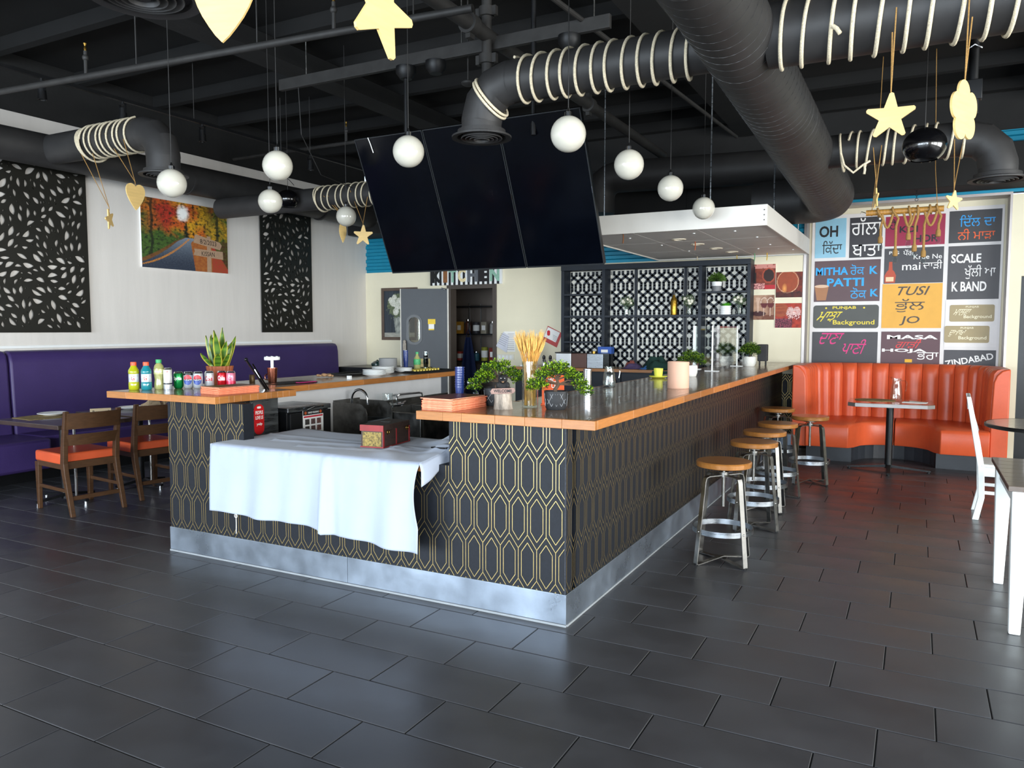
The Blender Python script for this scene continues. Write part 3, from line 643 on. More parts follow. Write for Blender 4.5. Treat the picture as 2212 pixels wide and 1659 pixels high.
for (x, y) in ((.02, -.75), (.08, -.2), (.16, .35), (.24, .85)):
    MB().lathe([(.05, .012), (.05, .004), (.075, .004), (.08, .012)], (x - .1, y, 0), 28).obj('downlight_ring', M_lampring, t)
for (x, y) in ((.6, -1.2), (.2, -1.2), (-.5, -1.1), (.7, -.6), (-.4, -.3), (.7, .2), (.5, .6), (-.3, .5), (.85, .9)): MB().cyl((x, y, .004), (x, y, .014), .012, n=10).obj('clip_stud', M_white, t)
for (x, y, h) in ((-.45, -1.45, '#7a4a24'), (.02, -.45, '#a0522d'), (-.4, 1.3, '#c9b89a'), (.1, 1.35, '#c9a33a'), (.35, 1.2, '#5f9a6c'), (.5, 1.2, '#d3a928')):
    MB().tube([(x, y, .012), (x + .003, y, -.03), (x - .002, y, -.08)], .006, 6).obj('paper_streamer', mat('streamer' + h, h, .7), t)
for (x, y) in ((.38, -1.3), (.86, -.6), (-.75, -1.2), (.86, 1.2)): MB().cyl((x, y, .05), (x, y, ZC - 2.44), .008, n=8).obj('suspension_rod', M_steel, t)
for z in (.05, .095, .14): MB().ball((X1 - .025, Y0 - .001, z), .006, 8).obj('screw', M_dsteel, t)
# ================================================================== WALL ART
M_print = attr_mat('photo_print', .6)
M_canvas = attr_mat('canvas_print', .6)
M_art = mat('black_art_panel', '#16150f', .5, var=.15)
# ---- leaf cut-out panels
rl = random.Random(4); LW, LH = 1.03, 1.90; leaves = []; tries = 0
def leaf(cx, cy, L, Wd, an, bend):
    up = []; dn = []
    for k in range(9):
        t = k / 8; x = (t - .5) * L; w = Wd * math.sin(math.pi * t) ** .85 * (1 - .25 * (t - .5)); b = bend * L * (4 * t * (1 - t) - .5)
        up.append((x, b + w / 2)); dn.append((x, b - w / 2))
    pts = up + dn[-2:0:-1]; c, s = math.cos(an), math.sin(an); return [(cx + x * c - y * s, cy + x * s + y * c) for x, y in pts]
placed = []
while tries < 6000 and len(placed) < 235:
    tries += 1; q = tries / 6000
    L = rl.uniform(.09, .13) if q < .06 else (rl.uniform(.06, .085) if q < .35 else rl.uniform(.022, .045)); x = rl.uniform(.04, LW - .04); y = rl.uniform(.04, LH - .04)
    an = noise.noise(Vector((x * 1.6, y * 1.6, 3))) * 5 + rl.uniform(-.35, .35); cand_ = leaf(x, y, L, L * rl.uniform(.30, .48), an, rl.uniform(-.15, .15))
    if min(p[0] for p in cand_) < .035 or max(p[0] for p in cand_) > LW - .035 or min(p[1] for p in cand_) < .035 or max(p[1] for p in cand_) > LH - .035: continue
    ok = True
    for (a, b, l), old in zip(placed, leaves):
        if (x - a) ** 2 + (y - b) ** 2 > ((L + l) * .62) ** 2: continue
        if any((p[0] - r_[0]) ** 2 + (p[1] - r_[1]) ** 2 < (.022 if L > .055 else .012) ** 2 for p in cand_ for r_ in old) or _inside(cand_[0], old) or _inside(old[0], cand_) or _inside((x, y), old): ok = False; break
    if ok: placed.append((x, y, L)); leaves.append(cand_)
v, f = fill2d([[(0, 0), (LW, 0), (LW, LH), (0, LH)]] + leaves, .006)
LEAFME = MB().add([(p[2], p[0], p[1]) for p in v], f).mesh('leaf_panel')
o = link('leaf_panel', LEAFME, M_art, None, 0, loc=(XL + .030, 4.47, 1.465)); tag(o, 'large black panel with leaf cut-outs at the far left of the white wall', 'wall panel', 'black leaf cut-out panels')
o2 = o.copy(); COL.objects.link(o2); o2.location = (XL + .030, 8.07, 1.455); tag(o2, 'narrow-looking black panel with leaf cut-outs right of the road picture', 'wall panel', 'black leaf cut-out panels')
# ---- road picture
t = thing('road_picture', 'autumn road picture with signboards on the white left wall', 'picture', (XL, 6.18, 2.245))
PW, PH = 1.30, .84
MB().box(.002, .03, 0, PW, 0, PH).obj('panel', M_white, t, 0)
def road(u, v):
    n1 = fbm(u * 8, v * 8, 5, 1); n2 = fbm(u * 30, v * 30, 4, 2); n3 = fbm(u * 4, v * 4, 3, 5); n4 = fbm(u * 60, v * 60, 3, 7)
    red, org, yel, grn, dgr = lin('#a8301f'), lin('#c8641c'), lin('#cf9a1e'), lin('#3f5c22'), lin('#151d0f')
    c = mixc(org, yel, n1 * 2 - .5 + (u - .45) * .8)                                             # glowing middle trees
    c = mixc(c, red, 1.5 - math.hypot((u - .30) / .22, (v - .80) / .30) * 1.2 + (n3 - .5) * 1.6)   # red maple
    c = mixc(c, red, (v - .86) * 7 * (u > .5) + (n3 - .6) * 2 * (v > .8))
    c = mixc(c, mixc(grn, yel, n1 * 1.4 - .3), (u - .60) * 5 + (n1 - .5))                          # pines at the right
    c = mixc(c, mixc(grn, org, n1 * 1.2 - .2), (.20 - u) * 7 + (n1 - .5))                           # pines at the left
    c = mixc(c, grn, (.62 - v) * 7 * (u < .48) + (n1 - .5) * 1.2 * (v < .7) * (u < .5))            # bushes
    c = mixc(c, dgr, max(0, n2 * 2.6 - 1.15)); c = mixc(c, vmul(c, 1.7), max(0, .42 - n4) * 2.5)
    if abs(u - .11 - .006 * math.sin(v * 20)) < .014 or abs(u - .87) < .016 and v > .3: c = mixc(c, dgr, .8)
    s = max(0, 1 - math.hypot((u - .46) / .10, (v - .84) / .17)); c = mixc(c, (.92, .93, .9), s * 2.4 - n2 * .9)
    if .47 < v < .72: c = mixc(c, dgr, 1.3 - abs(u - .50) / max(.002, (.73 - v) * .18) + (n2 - .5))
    if v < .49:
        k = v / .49; left = -.25 + .70 * k ** .55; right = .56 - .02 * k + .035 * (1 - k)
        if k > .86: left += (k - .86) * .3; right += (k - .86) * .5
        if left - .10 * (1.15 - k) < u <= left: c = mixc(lin('#7a4524'), c, n2 * .6)
        if left < u < right:
            c = mixc(lin('#2c3444'), lin('#7c8998'), k ** 2 + (n4 - .5) * .25); mid = -.34 + .86 * k ** .42 + .02
            for o_ in (-.008, .010):
                if abs(u - mid - o_ * (1.6 - k)) < .0055 * (1.7 - k) and k < .97: c = lin('#c9822c')
        elif u >= right: c = mixc(lin('#8f4a24'), lin('#a8342a') if u > .80 else lin('#a8662c'), n2 * 1.3 - .1)
        if u > .80 and v > .44 - (u - .8) * 1.9: c = mixc(mixc(grn, dgr, n2 * 1.6 - .2), c, .15)
    return c
print_sheet('picture_print', 190, 124, lambda u, v: (.031, u * PW, v * PH), road, M_print, t)
M_board = mat('weathered_sign', '#a98c72', .6, var=.2, scale=12, stretch=(1, 3, 20))
bd = MB(); P = lambda u, v: (.0325, u * PW, v * PH)
bd.add([P(.735, 0), P(.79, 0), P(.785, .55), P(.74, .55)], [(0, 1, 2, 3)]); P = lambda u, v: (.0335, u * PW, v * PH); bd.add([P(.575, .43), P(.90, .355), P(.925, .43), P(.90, .475), P(.60, .56), P(.585, .50)], [(0, 1, 2, 3, 4, 5)]); bd.add([P(.57, .24), P(.94, .21), P(.935, .335), P(.58, .34), P(.59, .30)], [(0, 1, 2, 3, 4)])
bd.obj('printed_signboards', M_board, t, 0)
lt = MB(); lettering(lt, '8/2/2023', .655, .855, .405, .475, lambda u, v: (.0345, u * PW, v * PH - (u - .65) * .2 * PH * .55 + .02), bold=0); lettering(lt, 'KISSAN', .67, .83, .243, .312, lambda u, v: (.0345, u * PW, v * PH), bold=0)
lt.obj('sign_lettering', M_ink, t, 0)
# ---- framed white flowers
t = thing('flower_painting', 'framed painting of white flowers in a grey bucket beside the kitchen door', 'painting', (-7.935, YB, 1.32))
FW_, FH = .72, .86; fr = MB()
fr.box(0, FW_, -.03, -.002, 0, .05).box(0, FW_, -.03, -.002, FH - .05, FH).box(0, .05, -.03, -.002, .05, FH - .05).box(FW_ - .05, FW_, -.03, -.002, .05, FH - .05)
fr.obj('frame', mat('taupe_frame', '#5c4c42', .5, var=.15), t, 0, bevel=.004)
rb = random.Random(3); blooms = [(.5 + .30 * rb.uniform(-1, 1), .70 + .16 * rb.uniform(-1, 1), rb.uniform(.055, .10)) for _ in range(16)]
def flowers(u, v):
    c = mixc(lin('#232a33'), lin('#39424c'), fbm(u * 22, v * 1.5, 3, 4))
    if v < .10: c = mixc(lin('#b9b6aa'), lin('#8d8c84'), fbm(u * 6, v * 30))
    w = .13 + .07 * (v - .08) / .35
    if .07 < v < .44 and abs(u - .5) < w: c = mixc(lin('#6f756f'), lin('#b5b7ae'), fbm(u * 14, v * 9, 3, 8) * 1.2 - (abs(u - .5) / w) ** 3 * .4)
    d = math.hypot((u - .5) / .40, (v - .68) / .26)
    if d + (fbm(u * 16, v * 16, 3, 9) - .5) * .6 < 1: c = mixc(lin('#2d3a26'), lin('#7f8a66'), fbm(u * 30, v * 30, 3, 2))
    for a, b, r_ in blooms:
        q = math.hypot(u - a, (v - b) * 1.2) / r_
        if q < 1: c = mixc(lin('#f1efe4'), lin('#a9aa90'), max(0, fbm(u * 50, v * 50, 3, a) * 1.4 - .55 + q * .35))
    return c
print_sheet('canvas', 70, 90, lambda u, v: (.05 + u * (FW_ - .1), -.012, .05 + v * (FH - .1)), flowers, M_canvas, t)
# ---- four wine photographs
def wine(k):
    def fn(u, v):
        n = fbm(u * 7, v * 7, 4, k * 3 + 1); n2 = fbm(u * 25, v * 25, 3, k)
        if k == 0:
            c = mixc(lin('#8c3a20'), lin('#5e1d12'), n); c = mixc(c, lin('#c9857a'), 1 if v > .84 and n > .3 else 0)
            if math.hypot((u - .75) / .24, (v - .55) / .30) < 1: c = lin('#2a0f0b') if math.hypot((u - .75) / .2, (v - .55) / .25) < 1 else lin('#a8452a')
            if abs(u - .22) < .07 and v < .68 or abs(u - .22) < .025 and v < .92: c = lin('#17090a')
            if v < .25 and .05 < u < .6: c = mixc(lin('#e7a7a0'), lin('#6a1020'), 1 if n2 > .5 else 0)
            elif v < .16: c = lin('#b3202a')
        elif k == 1:
            c = mixc(lin('#8a2c14'), lin('#3e130b'), n)
            if math.hypot((u - .45) / .42, (v - .62) / .45) < 1: c = mixc(c, lin('#b7562a'), .5)
            if .98 > math.hypot((u - .45) / .42, (v - .62) / .45) > .93: c = lin('#e3b08a')
            if math.hypot((u - .33) / .1, (v - .35) / .2) < 1: c = mixc(c, lin('#ffb25c'), .8 - math.hypot((u - .33) / .1, (v - .35) / .2) * .7)
            if v < .22: c = mixc(c, lin('#20090a'), .6)
        elif k == 2:
            c = mixc(lin('#c9a184'), lin('#6b3a24'), u * .8 + (n - .5) * .5 + (v < .2) * .5)
            if math.hypot((u - .38) / .30, (v - .25) / .10) < 1: c = lin('#3b0c10')
            if abs(u - .36) < .035 + max(0, v - .6) * .2 and .3 < v < .9: c = mixc(c, lin('#e0c2ae'), .5)
            for a in (.6, .85):
                q = math.hypot((u - a) / .13, (v - .68) / .22)
                if q < 1 and v < .68: c = lin('#5a1014')
                elif .9 < q < 1: c = lin('#e9d6c8')
                if abs(u - a) < .012 and .15 < v < .5: c = lin('#dcc0ae')
        else:
            c = mixc(lin('#c23a1c'), lin('#6f1410'), n)
            if math.hypot((u - .2) / .3, (v - .72) / .28) < 1: c = mixc(lin('#b0582a'), lin('#7a2a16'), fbm(u * 2, v * 20))
            if v < .38 and u < .65: c = mixc(lin('#3a0d1c'), lin('#8d3a4c'), 1 if n2 > .52 else 0)
            for a in (.58, .82):
                q = math.hypot((u - a) / .15, (v - .60) / .26)
                if q < 1 and v < .52: c = mixc(lin('#7a0f14'), lin('#f0d0c8'), n2 > .58)
                elif q < 1: c = mixc(c, lin('#f3e3dc'), .55 if n2 > .42 else .2)
        return c
    return fn
for k, (x0, x1, z0, z1, lab) in enumerate(((-1.981, -1.644, 2.016, 2.339, 'unframed wine photograph with a bottle and barrel, top left of four'), (-1.637, -1.315, 1.906, 2.230, 'unframed photograph of a brandy glass, top right of four'), (-1.972, -1.65, 1.622, 1.942, 'unframed photograph of a decanter and wine glasses, lower left of four'), (-1.638, -1.316, 1.518, 1.832, 'unframed photograph of wine glasses and grapes, lower right of four'))):
    t = thing('wine_photograph', lab, 'photograph', (x0, YB, z0), 0, 'wine photographs on the cream wall')
    MB().box(0, x1 - x0, -.012, -.001, 0, z1 - z0).obj('backing', M_white, t, 0)
    print_sheet('photo_print', 44, 44, lambda u, v: (u * (x1 - x0), -.0125, v * (z1 - z0)), wine(k), M_print, t)
# ---- word mural in the alcove
MY = YB + .28
t = thing('word_mural', 'mural of coloured word tiles behind the orange booth', 'mural', (0, MY, 0))
MB().box(-1.245, .855, -.012, .004, .95, 2.95).obj('white_backing', mat('mural_white', '#dedad8', .5, var=.03), t, 0)
MC = {}
def mm(h):
    return mat('mural_ink' + h, h, .5, var=.05)
def panel(x0, x1, z0, z1, col, texts, lab=None):
    p = MB().box(x0, x1, -.016, -.011, z0, z1) if lab != 'plate' else MB().prism(rr(x0, x1, z0, z1, .035, 4), lambda u, v, w: (u, w, v), -.016, -.011)
    o = p.obj('word_tile', mm(col), t, 0)
    for (body, a, b, c, d, ink, *rest) in texts:
        sh = rest[0] if rest else 0; bo = rest[1] if len(rest) > 1 else .012
        l = MB(); lettering(l, body, x0 + a * (x1 - x0), x0 + b * (x1 - x0), z0 + c * (z1 - z0), z0 + d * (z1 - z0), lambda u, v: (u, -.0165, v), sh, bo, rest[2] if len(rest) > 2 else 0); l.obj('lettering', mm(ink), o, 0)
    return o
K, Wt = '#3a383c', '#f2f0ee'
panel(-1.208, -.842, 2.412, 2.905, '#8fc0d6', [('OH', .13, .74, .53, .82, '#1c1b1d', 0, .03), ('ਿਕੱਦਾ', .24, .88, .10, .44, '#1c1b1d')])
panel(-.80, -.428, 2.40, 2.90, '#353337', [('ਗੱਲਾਂ', .05, .99, .56, .98, Wt, 0, .03), ('ਬਾਤਾਂ', .09, .97, .03, .42, Wt, 0, .03)])
panel(-.393, .253, 2.522, 2.885, '#9a2044', [('ਹੈ', .06, .19, .56, .92, '#241c22'), ('KOI', .24, .55, .44, .66, '#241c22', 0, .03), ('HOR', .50, .89, .10, .34, '#241c22', 0, .03)])
panel(.295, .83, 2.527, 2.905, '#3b3a3d', [('ਿਦੱਲ ਦਾ', .20, .88, .50, .86, '#279ee8', 0, .02), ('ਨੀ ਮਾੜਾ', .17, .88, .08, .43, '#ec5f24', 0, .02)])
o = panel(-1.205, -.435, 1.852, 2.372, '#5b4448', [('MITHA', .02, .52, .65, .84, '#2aa2e6', 0, .03), ('ਰੋਕ', .55, .76, .64, .90, '#2aa2e6', 0, .02), ('K', .84, .96, .65, .84, '#2aa2e6', 0, .03), ('PATTI', .20, .76, .37, .57, '#2aa2e6', 0, .03), ('ਠੋਕ', .56, .80, .07, .34, '#2aa2e6', 0, .02), ('K', .86, .98, .11, .29, '#2aa2e6', 0, .03)])
gp = MB().add([(-1.17, -.0165, 1.87), (-1.06, -.0165, 1.87), (-1.03, -.0165, 2.05), (-1.20, -.0165, 2.05)], [(0, 1, 2, 3)]); gp.obj('printed_tea_glass', mm('#a5714a'), o, 0)
MB().prism([(-1.115 + .085 * math.cos(k * .2618), 2.05 + .02 * math.sin(k * .2618)) for k in range(24)], lambda u, v, w: (u, w, v), -.0172, -.0165).obj('printed_tea_foam', mm('#d9b79a'), o, 0)
o = panel(-.395, .25, 2.064, 2.495, '#444347', [('PEG', .08, .25, .83, .92, Wt), ('ਪੈੱਗ', .32, .50, .79, .96, Wt), ('Krde Ne', .50, .97, .67, .80, Wt, 0, .005), ('mai', .31, .62, .37, .58, Wt, 0, .005), ('ਚਾੜੀ', .66, .98, .38, .64, Wt, 0, .01)])
bt = MB().add([(-.385 + a, -.0165, 2.072 + b) for a, b in ((0, 0), (.115, 0), (.125, .09), (.105, .14), (.085, .16), (.08, .26), (.045, .26), (.04, .16), (.02, .14), (-.003, .09))], [tuple(range(10))]); bt.obj('printed_bottle', mm('#b5482a'), o, 0)
MB().add([(-.372, -.0172, 2.09), (-.285, -.0172, 2.09), (-.285, -.0172, 2.145), (-.372, -.0172, 2.145)], [(0, 1, 2, 3)]).obj('printed_label', mm('#e9c9a0'), o, 0)
panel(.297, .83, 1.856, 2.490, '#4a484b', [('SCALE', .06, .64, .68, .85, Wt, 0, .025), ('ਖੁੱਲੀ ਆ', .33, .92, .38, .64, Wt, 0, .012), ('K BAND', .09, .76, .15, .33, Wt, 0, .025)])
o = panel(-1.207, -.438, 1.512, 1.806, '#4b4c48', [('PUNJAB', .30, .66, .80, .95, '#e8d13a', 0, .02), ('ਮਾਝਾ', .02, .46, .28, .72, '#e8d13a', .25, .04), ('Background', .31, .94, .10, .36, '#e8d13a', 0, .012)], 'plate')
for u in (.2, .78): MB().prism([(-1.207 + .769 * u + .012 * math.cos(a * .524), 1.77 + .012 * math.sin(a * .524)) for a in range(12)], lambda u, v, w: (u, w, v), -.017, -.016).obj('printed_dot', mm('#e8d13a'), o, 0)
panel(-.405, .250, 1.513, 2.058, '#dfa63e', [('TUSI', .20, .80, .74, .94, '#4b4036', .12, .01), ('ਭੁੱਲ', .22, .72, .36, .66, '#4b4036', 0, .012), ('JO', .30, .66, .06, .27, '#4b4036', .12, .01)])
MB().box(.29, .828, -.0175, -.011, 1.29, 1.842).obj('white_tile', mm('#e4e0de'), t, 0)
for (x0, x1, z0, z1, w) in ((.334, .795, 1.59, 1.79, 'ਮਾਲਵਾ'), (.287, .752, 1.337, 1.54, 'ਦੁਆਬਾ')):
    p = MB().prism(rr(x0, x1, z0, z1, .02, 3), lambda u, v, w_: (u, w_, v), -.0215, -.017).obj('word_tile', mm('#a3926c'), t, 0)
    l = MB()
    for body, a, b, c, d, sh in (('PUNJAB', .36, .65, .80, .93, 0), (w, .06, .50, .38, .74, .2), ('Background', .32, .94, .14, .40, 0)): lettering(l, body, x0 + a * (x1 - x0), x0 + b * (x1 - x0), z0 + c * (z1 - z0), z0 + d * (z1 - z0), lambda u, v: (u, -.022, v), sh, .012)
    l.obj('lettering', mm('#efe7c8'), p, 0)
panel(-1.212, -.441, 1.0, 1.465, '#454346', [('ਦਾਣਾ', .07, .50, .66, .97, '#dc2f7d', .2, .03), ('ਪਾਣੀ', .44, .86, .40, .80, '#dc2f7d', .2, .03)])
panel(-.401, .246, 1.0, 1.47, '#5d4046', [('MASA', .10, .96, .80, .91, Wt, 0, .03), ('ਗਾੜੀ', .22, .72, .56, .80, '#d83a3a', .2, .03), ('HOJA', .02, .78, .44, .55, Wt, 0, .03), ('ਭਰਾ', .62, .98, .27, .46, Wt, 0, .015)])
MB().box(-.13, -.05, -.018, -.0125, 1.09, 1.13).obj('yellow_patch', mm('#e9b01c'), t, 0)
panel(.291, .828, .98, 1.25, '#47464a', [('ZINDABAD', .02, .96, .42, .70, Wt, 0, .02, R(12))])
# ---- kitchen sign, papers, certificate
t = thing('kitchen_sign', 'striped KITCHEN sign above the kitchen door partly behind the televisions', 'sign', (-6.945, YB - .03, 2.195))
SWd, SHt = 1.305, .27
for k in range(30):
    x = k * SWd / 30; MB().box(x, x + SWd / 30 - .001, -.012 - .002 * (k % 2), .028, 0, SHt).obj('slat', M_white if k % 2 else mat('sign_black', '#1d1c1f', .6), t, 0)
for ch, a, b, h in (('K', .03, .17, '#151515'), ('I', .19, .25, '#8a5a34'), ('T', .27, .38, '#8fb9a4'), ('C', .40, .51, '#e0cfa2'), ('H', .53, .68, '#5d6066'), ('E', .70, .82, '#191416'), ('N', .84, .97, '#8fb9a4')):
    l = MB(); lettering(l, ch, a * SWd, b * SWd, .04, SHt - .02, lambda u, v: (u, -.016, v), 0, .05); l.obj('letter', mat('sign_letter' + h, h, .6, var=.15, scale=40), t, 0)
def sheet(name, label, pts, m, extra=None, cat='paper', y=-.003, thick=.003):
    c = Vector((sum(p[0] for p in pts) / 4, YB, sum(p[1] for p in pts) / 4)); t_ = thing(name, label, cat, c)
    MB().prism([(p[0] - c.x, p[1] - c.z) for p in pts], lambda u, v, w: (u, w, v), y - thick, y).obj('sheet', m, t_, 0)
    return t_, c
t, c = sheet('paper_notice', 'white paper notice pinned flat on the cream wall left of the wheat', [(-5.626, 1.155), (-5.43, 1.155), (-5.43, 1.465), (-5.626, 1.465)], M_paper)
l = MB()
for k in range(9): l.add([(-.05 if k else -.03, -.0065, .12 - k * .03), (.085, -.0065, .12 - k * .03), (.085, -.0065, .113 - k * .03), (-.05 if k else -.03, -.0065, .113 - k * .03)], [(0, 1, 2, 3)])
l.obj('printed_lines', mat('ink_grey', '#8a8a92', .6), t, 0)
t, c = sheet('paper_notice', 'curled paper hanging crooked over the notice on the cream wall', [(-5.76, 1.24), (-5.57, 1.14), (-5.53, 1.40), (-5.63, 1.455)], mat('paper_blueish', '#cfd0da', .7), y=-.012)
l = MB()
for k in range(6): l.add([(-.10 + k * .012, -.0165, -.02 + k * .028), (.03 + k * .012, -.0165, -.075 + k * .028), (.03 + k * .012, -.0165, -.068 + k * .028), (-.10 + k * .012, -.0165, -.013 + k * .028)], [(0, 1, 2, 3)])
l.obj('printed_lines', mat('ink_grey', '#8a8a92', .6), t, 0)
t, c = sheet('switch_plate', 'wide cream switch plate on the wall below the paper notices', [(-5.74, 1.03), (-5.45, 1.03), (-5.45, 1.115), (-5.74, 1.115)], mat('ivory_plastic', '#dfdbcf', .5), cat='switch', thick=.008)
for k in range(4): MB().box(-.12 + k * .065, -.085 + k * .065, -.014, -.011, -.025, .025).obj('rocker_switch', M_white, t, 0)
t, c = sheet('certificate', 'red-bordered certificate hanging crooked beside the lattice shelf', [(-4.965, 1.334), (-4.735, 1.228), (-4.645, 1.440), (-4.881, 1.55)], mat('certificate_red', '#b84a48', .6), cat='certificate')
MB().prism([(-.135, .0), (.055, -.115 + .03), (.125, .06), (-.07, .145)], lambda u, v, w: (u, w, v), -.0075, -.006).obj('white_field', M_paper, t, 0)
MB().prism(rr(-.085, -.035, .015, .095, .022, 4), lambda u, v, w: (u, w, v), -.0085, -.0075).obj('red_seal', mat('seal_red', '#c5202c', .5), t, 0)
l = MB()
for k in range(4): l.add([(.01, -.0085, .03 - k * .022), (.085, -.0085, -.008 - k * .022), (.085, -.0085, -.014 - k * .022), (.01, -.0085, .024 - k * .022)], [(0, 1, 2, 3)])
l.obj('printed_lines', mat('ink_grey', '#8a8a92', .6), t, 0)
# ================================================================== THE BAR
M_wallp = mat('navy_wallpaper', '#0e131c', .6, var=.25, scale=60, bump=.12, bscale=300)
def hex_pattern(u0, u1, rects, fn, uc, vc):
    """gold lines of elongated hexagons, clipped to rects (u0,u1,v0,v1)"""
    w, P, s, lw = .106, .234, .0735, .003; mb = MB(); L = P - s
    def put(a, b):
        q = seg_quad(a, b, lw, lw * .3)
        for r in rects:
            c = clip(q, *r)
            if c: mb.add([fn(x, y) for x, y in c], [tuple(range(len(c)))])
    vmin = min(r[2] for r in rects); vmax = max(r[3] for r in rects)
    for row in range(int((vmin - vc) / P) - 2, int((vmax - vc) / P) + 3):
        v = vc + row * P; off = 0 if row % 2 == 0 else w / 2
        for k in range(int((u0 - uc) / w) - 2, int((u1 - uc) / w) + 3):
            u = uc + k * w + off; h = w / 2
            put((u - h, v - L / 2), (u - h, v + L / 2)); put((u - h, v + L / 2), (u, v + L / 2 + s)); put((u, v + L / 2 + s), (u + h, v + L / 2))
            h2, t2, b2 = .035, .113, .063
            P6 = [(u - h2, v - b2), (u - h2, v + b2), (u, v + t2), (u + h2, v + b2), (u + h2, v - b2), (u, v - t2)]
            for i in range(6): put(P6[i], P6[(i + 1) % 6])
    return mb
BX0, BX1, BY0, BY1 = -4.446, -1.53, 3.49, 10.42
GX0, GX1 = -3.745, -2.215
t = thing('bar_counter', 'dark bar with gold hexagon wallpaper and steel kick plates', 'bar', (0, 0, 0))
MB().box(BX0, GX0, BY0, BY0 + .085, .0, 1.028).obj('front_panel', M_wallp, t, 0)
MB().box(GX0, GX1, BY0, BY0 + .085, .0, .765).obj('front_panel', M_wallp, t, 0)
MB().box(GX1, BX1, BY0, BY0 + .085, .0, 1.028).obj('front_panel', M_wallp, t, 0)
MB().box(BX1 - .14, BX1, BY0 + .14, BY1, 0, 1.028).obj('side_panel', M_wallp, t, 0)
MB().box(BX0, BX0 + .1, BY0 + .14, 6.7, 0, 1.028).obj('side_panel', mat('half_wall_white', '#d5d5d6', .6, var=.04), t, 0)
hex_pattern(BX0, BX1, [(BX0, BX1, .165, .765), (BX0, GX0, .765, 1.026), (GX1, BX1, .765, 1.026)], lambda u, v: (u, BY0 - .0012, v), -2.166, .758).obj('gold_pattern', M_gold, t, 0)
hex_pattern(BY0, BY1, [(BY0, BY1, .165, 1.026)], lambda u, v: (BX1 + .0012, u, v), 3.54, .758).obj('gold_pattern', M_gold, t, 0)
M_kick = mat('galvanised_kick_plate', '#a6b2c1', .36, .85, var=.2, scale=3, rvar=.12, bump=.03, bscale=30)
for a, b in ((BX0 - .004, -2.924), (-2.921, BX1 + .004)): MB().box(a, b, BY0 - .009, BY0 - .001, .012, .165).obj('kick_plate', M_kick, t, 0, bevel=.0015)
for a, b in ((BY0 - .009, 6.2), (6.203, BY1)): MB().box(BX1 + .001, BX1 + .009, a, b, .012, .165).obj('kick_plate', M_kick, t, 0, bevel=.0015)
MB().box(BX0 - .004, BX1 + .01, BY0 - .014, BY0 - .001, 0, .011).box(BX1 + .001, BX1 + .014, BY0, BY1, 0, .011).obj('caulk_bead', mat('caulk', '#8f9498', .6), t, 0)
MB().box(BX1 - .004, BX1 + .003, BY0 - .003, BY0 + .004, .165, 1.028).obj('corner_bead', mat('worn_corner', '#2c2f36', .6, var=.5, scale=80), t, 0)
# wallpapered low panel on the back wall beyond the stools
hp = thing('wallpaper_panel', 'low wallpaper panel with gold hexagons on the back wall by the booth', 'wallpaper', (-1.6, YB, 0))
MB().box(-.12, .285, -.008, -.001, .0, .925).obj('panel', M_wallp, hp, 0)
hex_pattern(-.12, .285, [(-.12, .285, .165, .92)], lambda u, v: (u, -.0092, v), 0, .758).obj('gold_pattern', M_gold, hp, 0)
MB().box(-.12, .285, -.014, -.008, .0, .14).obj('kick_plate', M_kick, hp, 0)
# worktops: a core slab with an edging of butcher-block pieces
def edging(parent, p, q, inward, z0, z1, th=.035, ln=(.10, .26), rng=random.Random(5)):
    p = Vector((*p, 0)); q = Vector((*q, 0)); d = (q - p); L = d.length; d.normalize(); n = Vector((*inward, 0)); s = 0
    while s < L - 1e-6:
        e = min(L, s + rng.uniform(*ln)); e = L if L - e < .06 else e
        a, b = p + d * s, p + d * (e - .0006); vs = [a, b, b + n * th, a + n * th]
        MB().add([(v.x, v.y, z0) for v in vs] + [(v.x, v.y, z1) for v in vs], [(3, 2, 1, 0), (4, 5, 6, 7)] + [(i, (i + 1) % 4, 4 + (i + 1) % 4, 4 + i) for i in range(4)]).obj('edge_block', M_wood, parent, 0, bevel=.002, seg=1)
        s = e
Z0, Z1, e = 1.03, 1.075, .035
t = thing('worktop', 'oiled wooden worktop on the left arm of the bar', 'worktop', (0, 0, 0), 0, 'bar worktops')
LX0, LX1, LXi, LY0, LYm, LY1 = -4.93, -3.875, -4.135, 3.385, 4.10, 6.75
MB().box(LX0 + e, LX1 - e, LY0 + e, LYm - e, Z0, Z1).box(LX0 + e, LXi - e, LYm - e, LY1 - e, Z0, Z1).obj('slab', M_top, t, 0)
edging(t, (LX0, LY0), (LX1, LY0), (0, 1), Z0, Z1); edging(t, (LX1, LY0 + e), (LX1, LYm), (-1, 0), Z0, Z1, ln=(.04, .08)); edging(t, (LXi, LYm), (LX1 - e, LYm), (0, -1), Z0, Z1)
edging(t, (LXi, LYm), (LXi, LY1), (-1, 0), Z0, Z1, ln=(.3, .7)); edging(t, (LX0, LY0 + e), (LX0, LY1), (1, 0), Z0, Z1, ln=(.3, .7)); edging(t, (LX0 + e, LY1), (LXi - e, LY1), (0, -1), Z0, Z1)
t = thing('worktop', 'long oiled wooden worktop on the stool side of the bar', 'worktop', (0, 0, 0), 0, 'bar worktops')
RX0, RX1, RXi, RY0, RYm, RY1 = -2.31, -1.308, -2.10, 3.318, 4.05, 10.43
MB().box(RX0 + e, RX1 - e, RY0 + e, RYm - e, Z0, Z1).box(RXi + e, RX1 - e, RYm - e, RY1, Z0, Z1).obj('slab', M_top, t, 0)
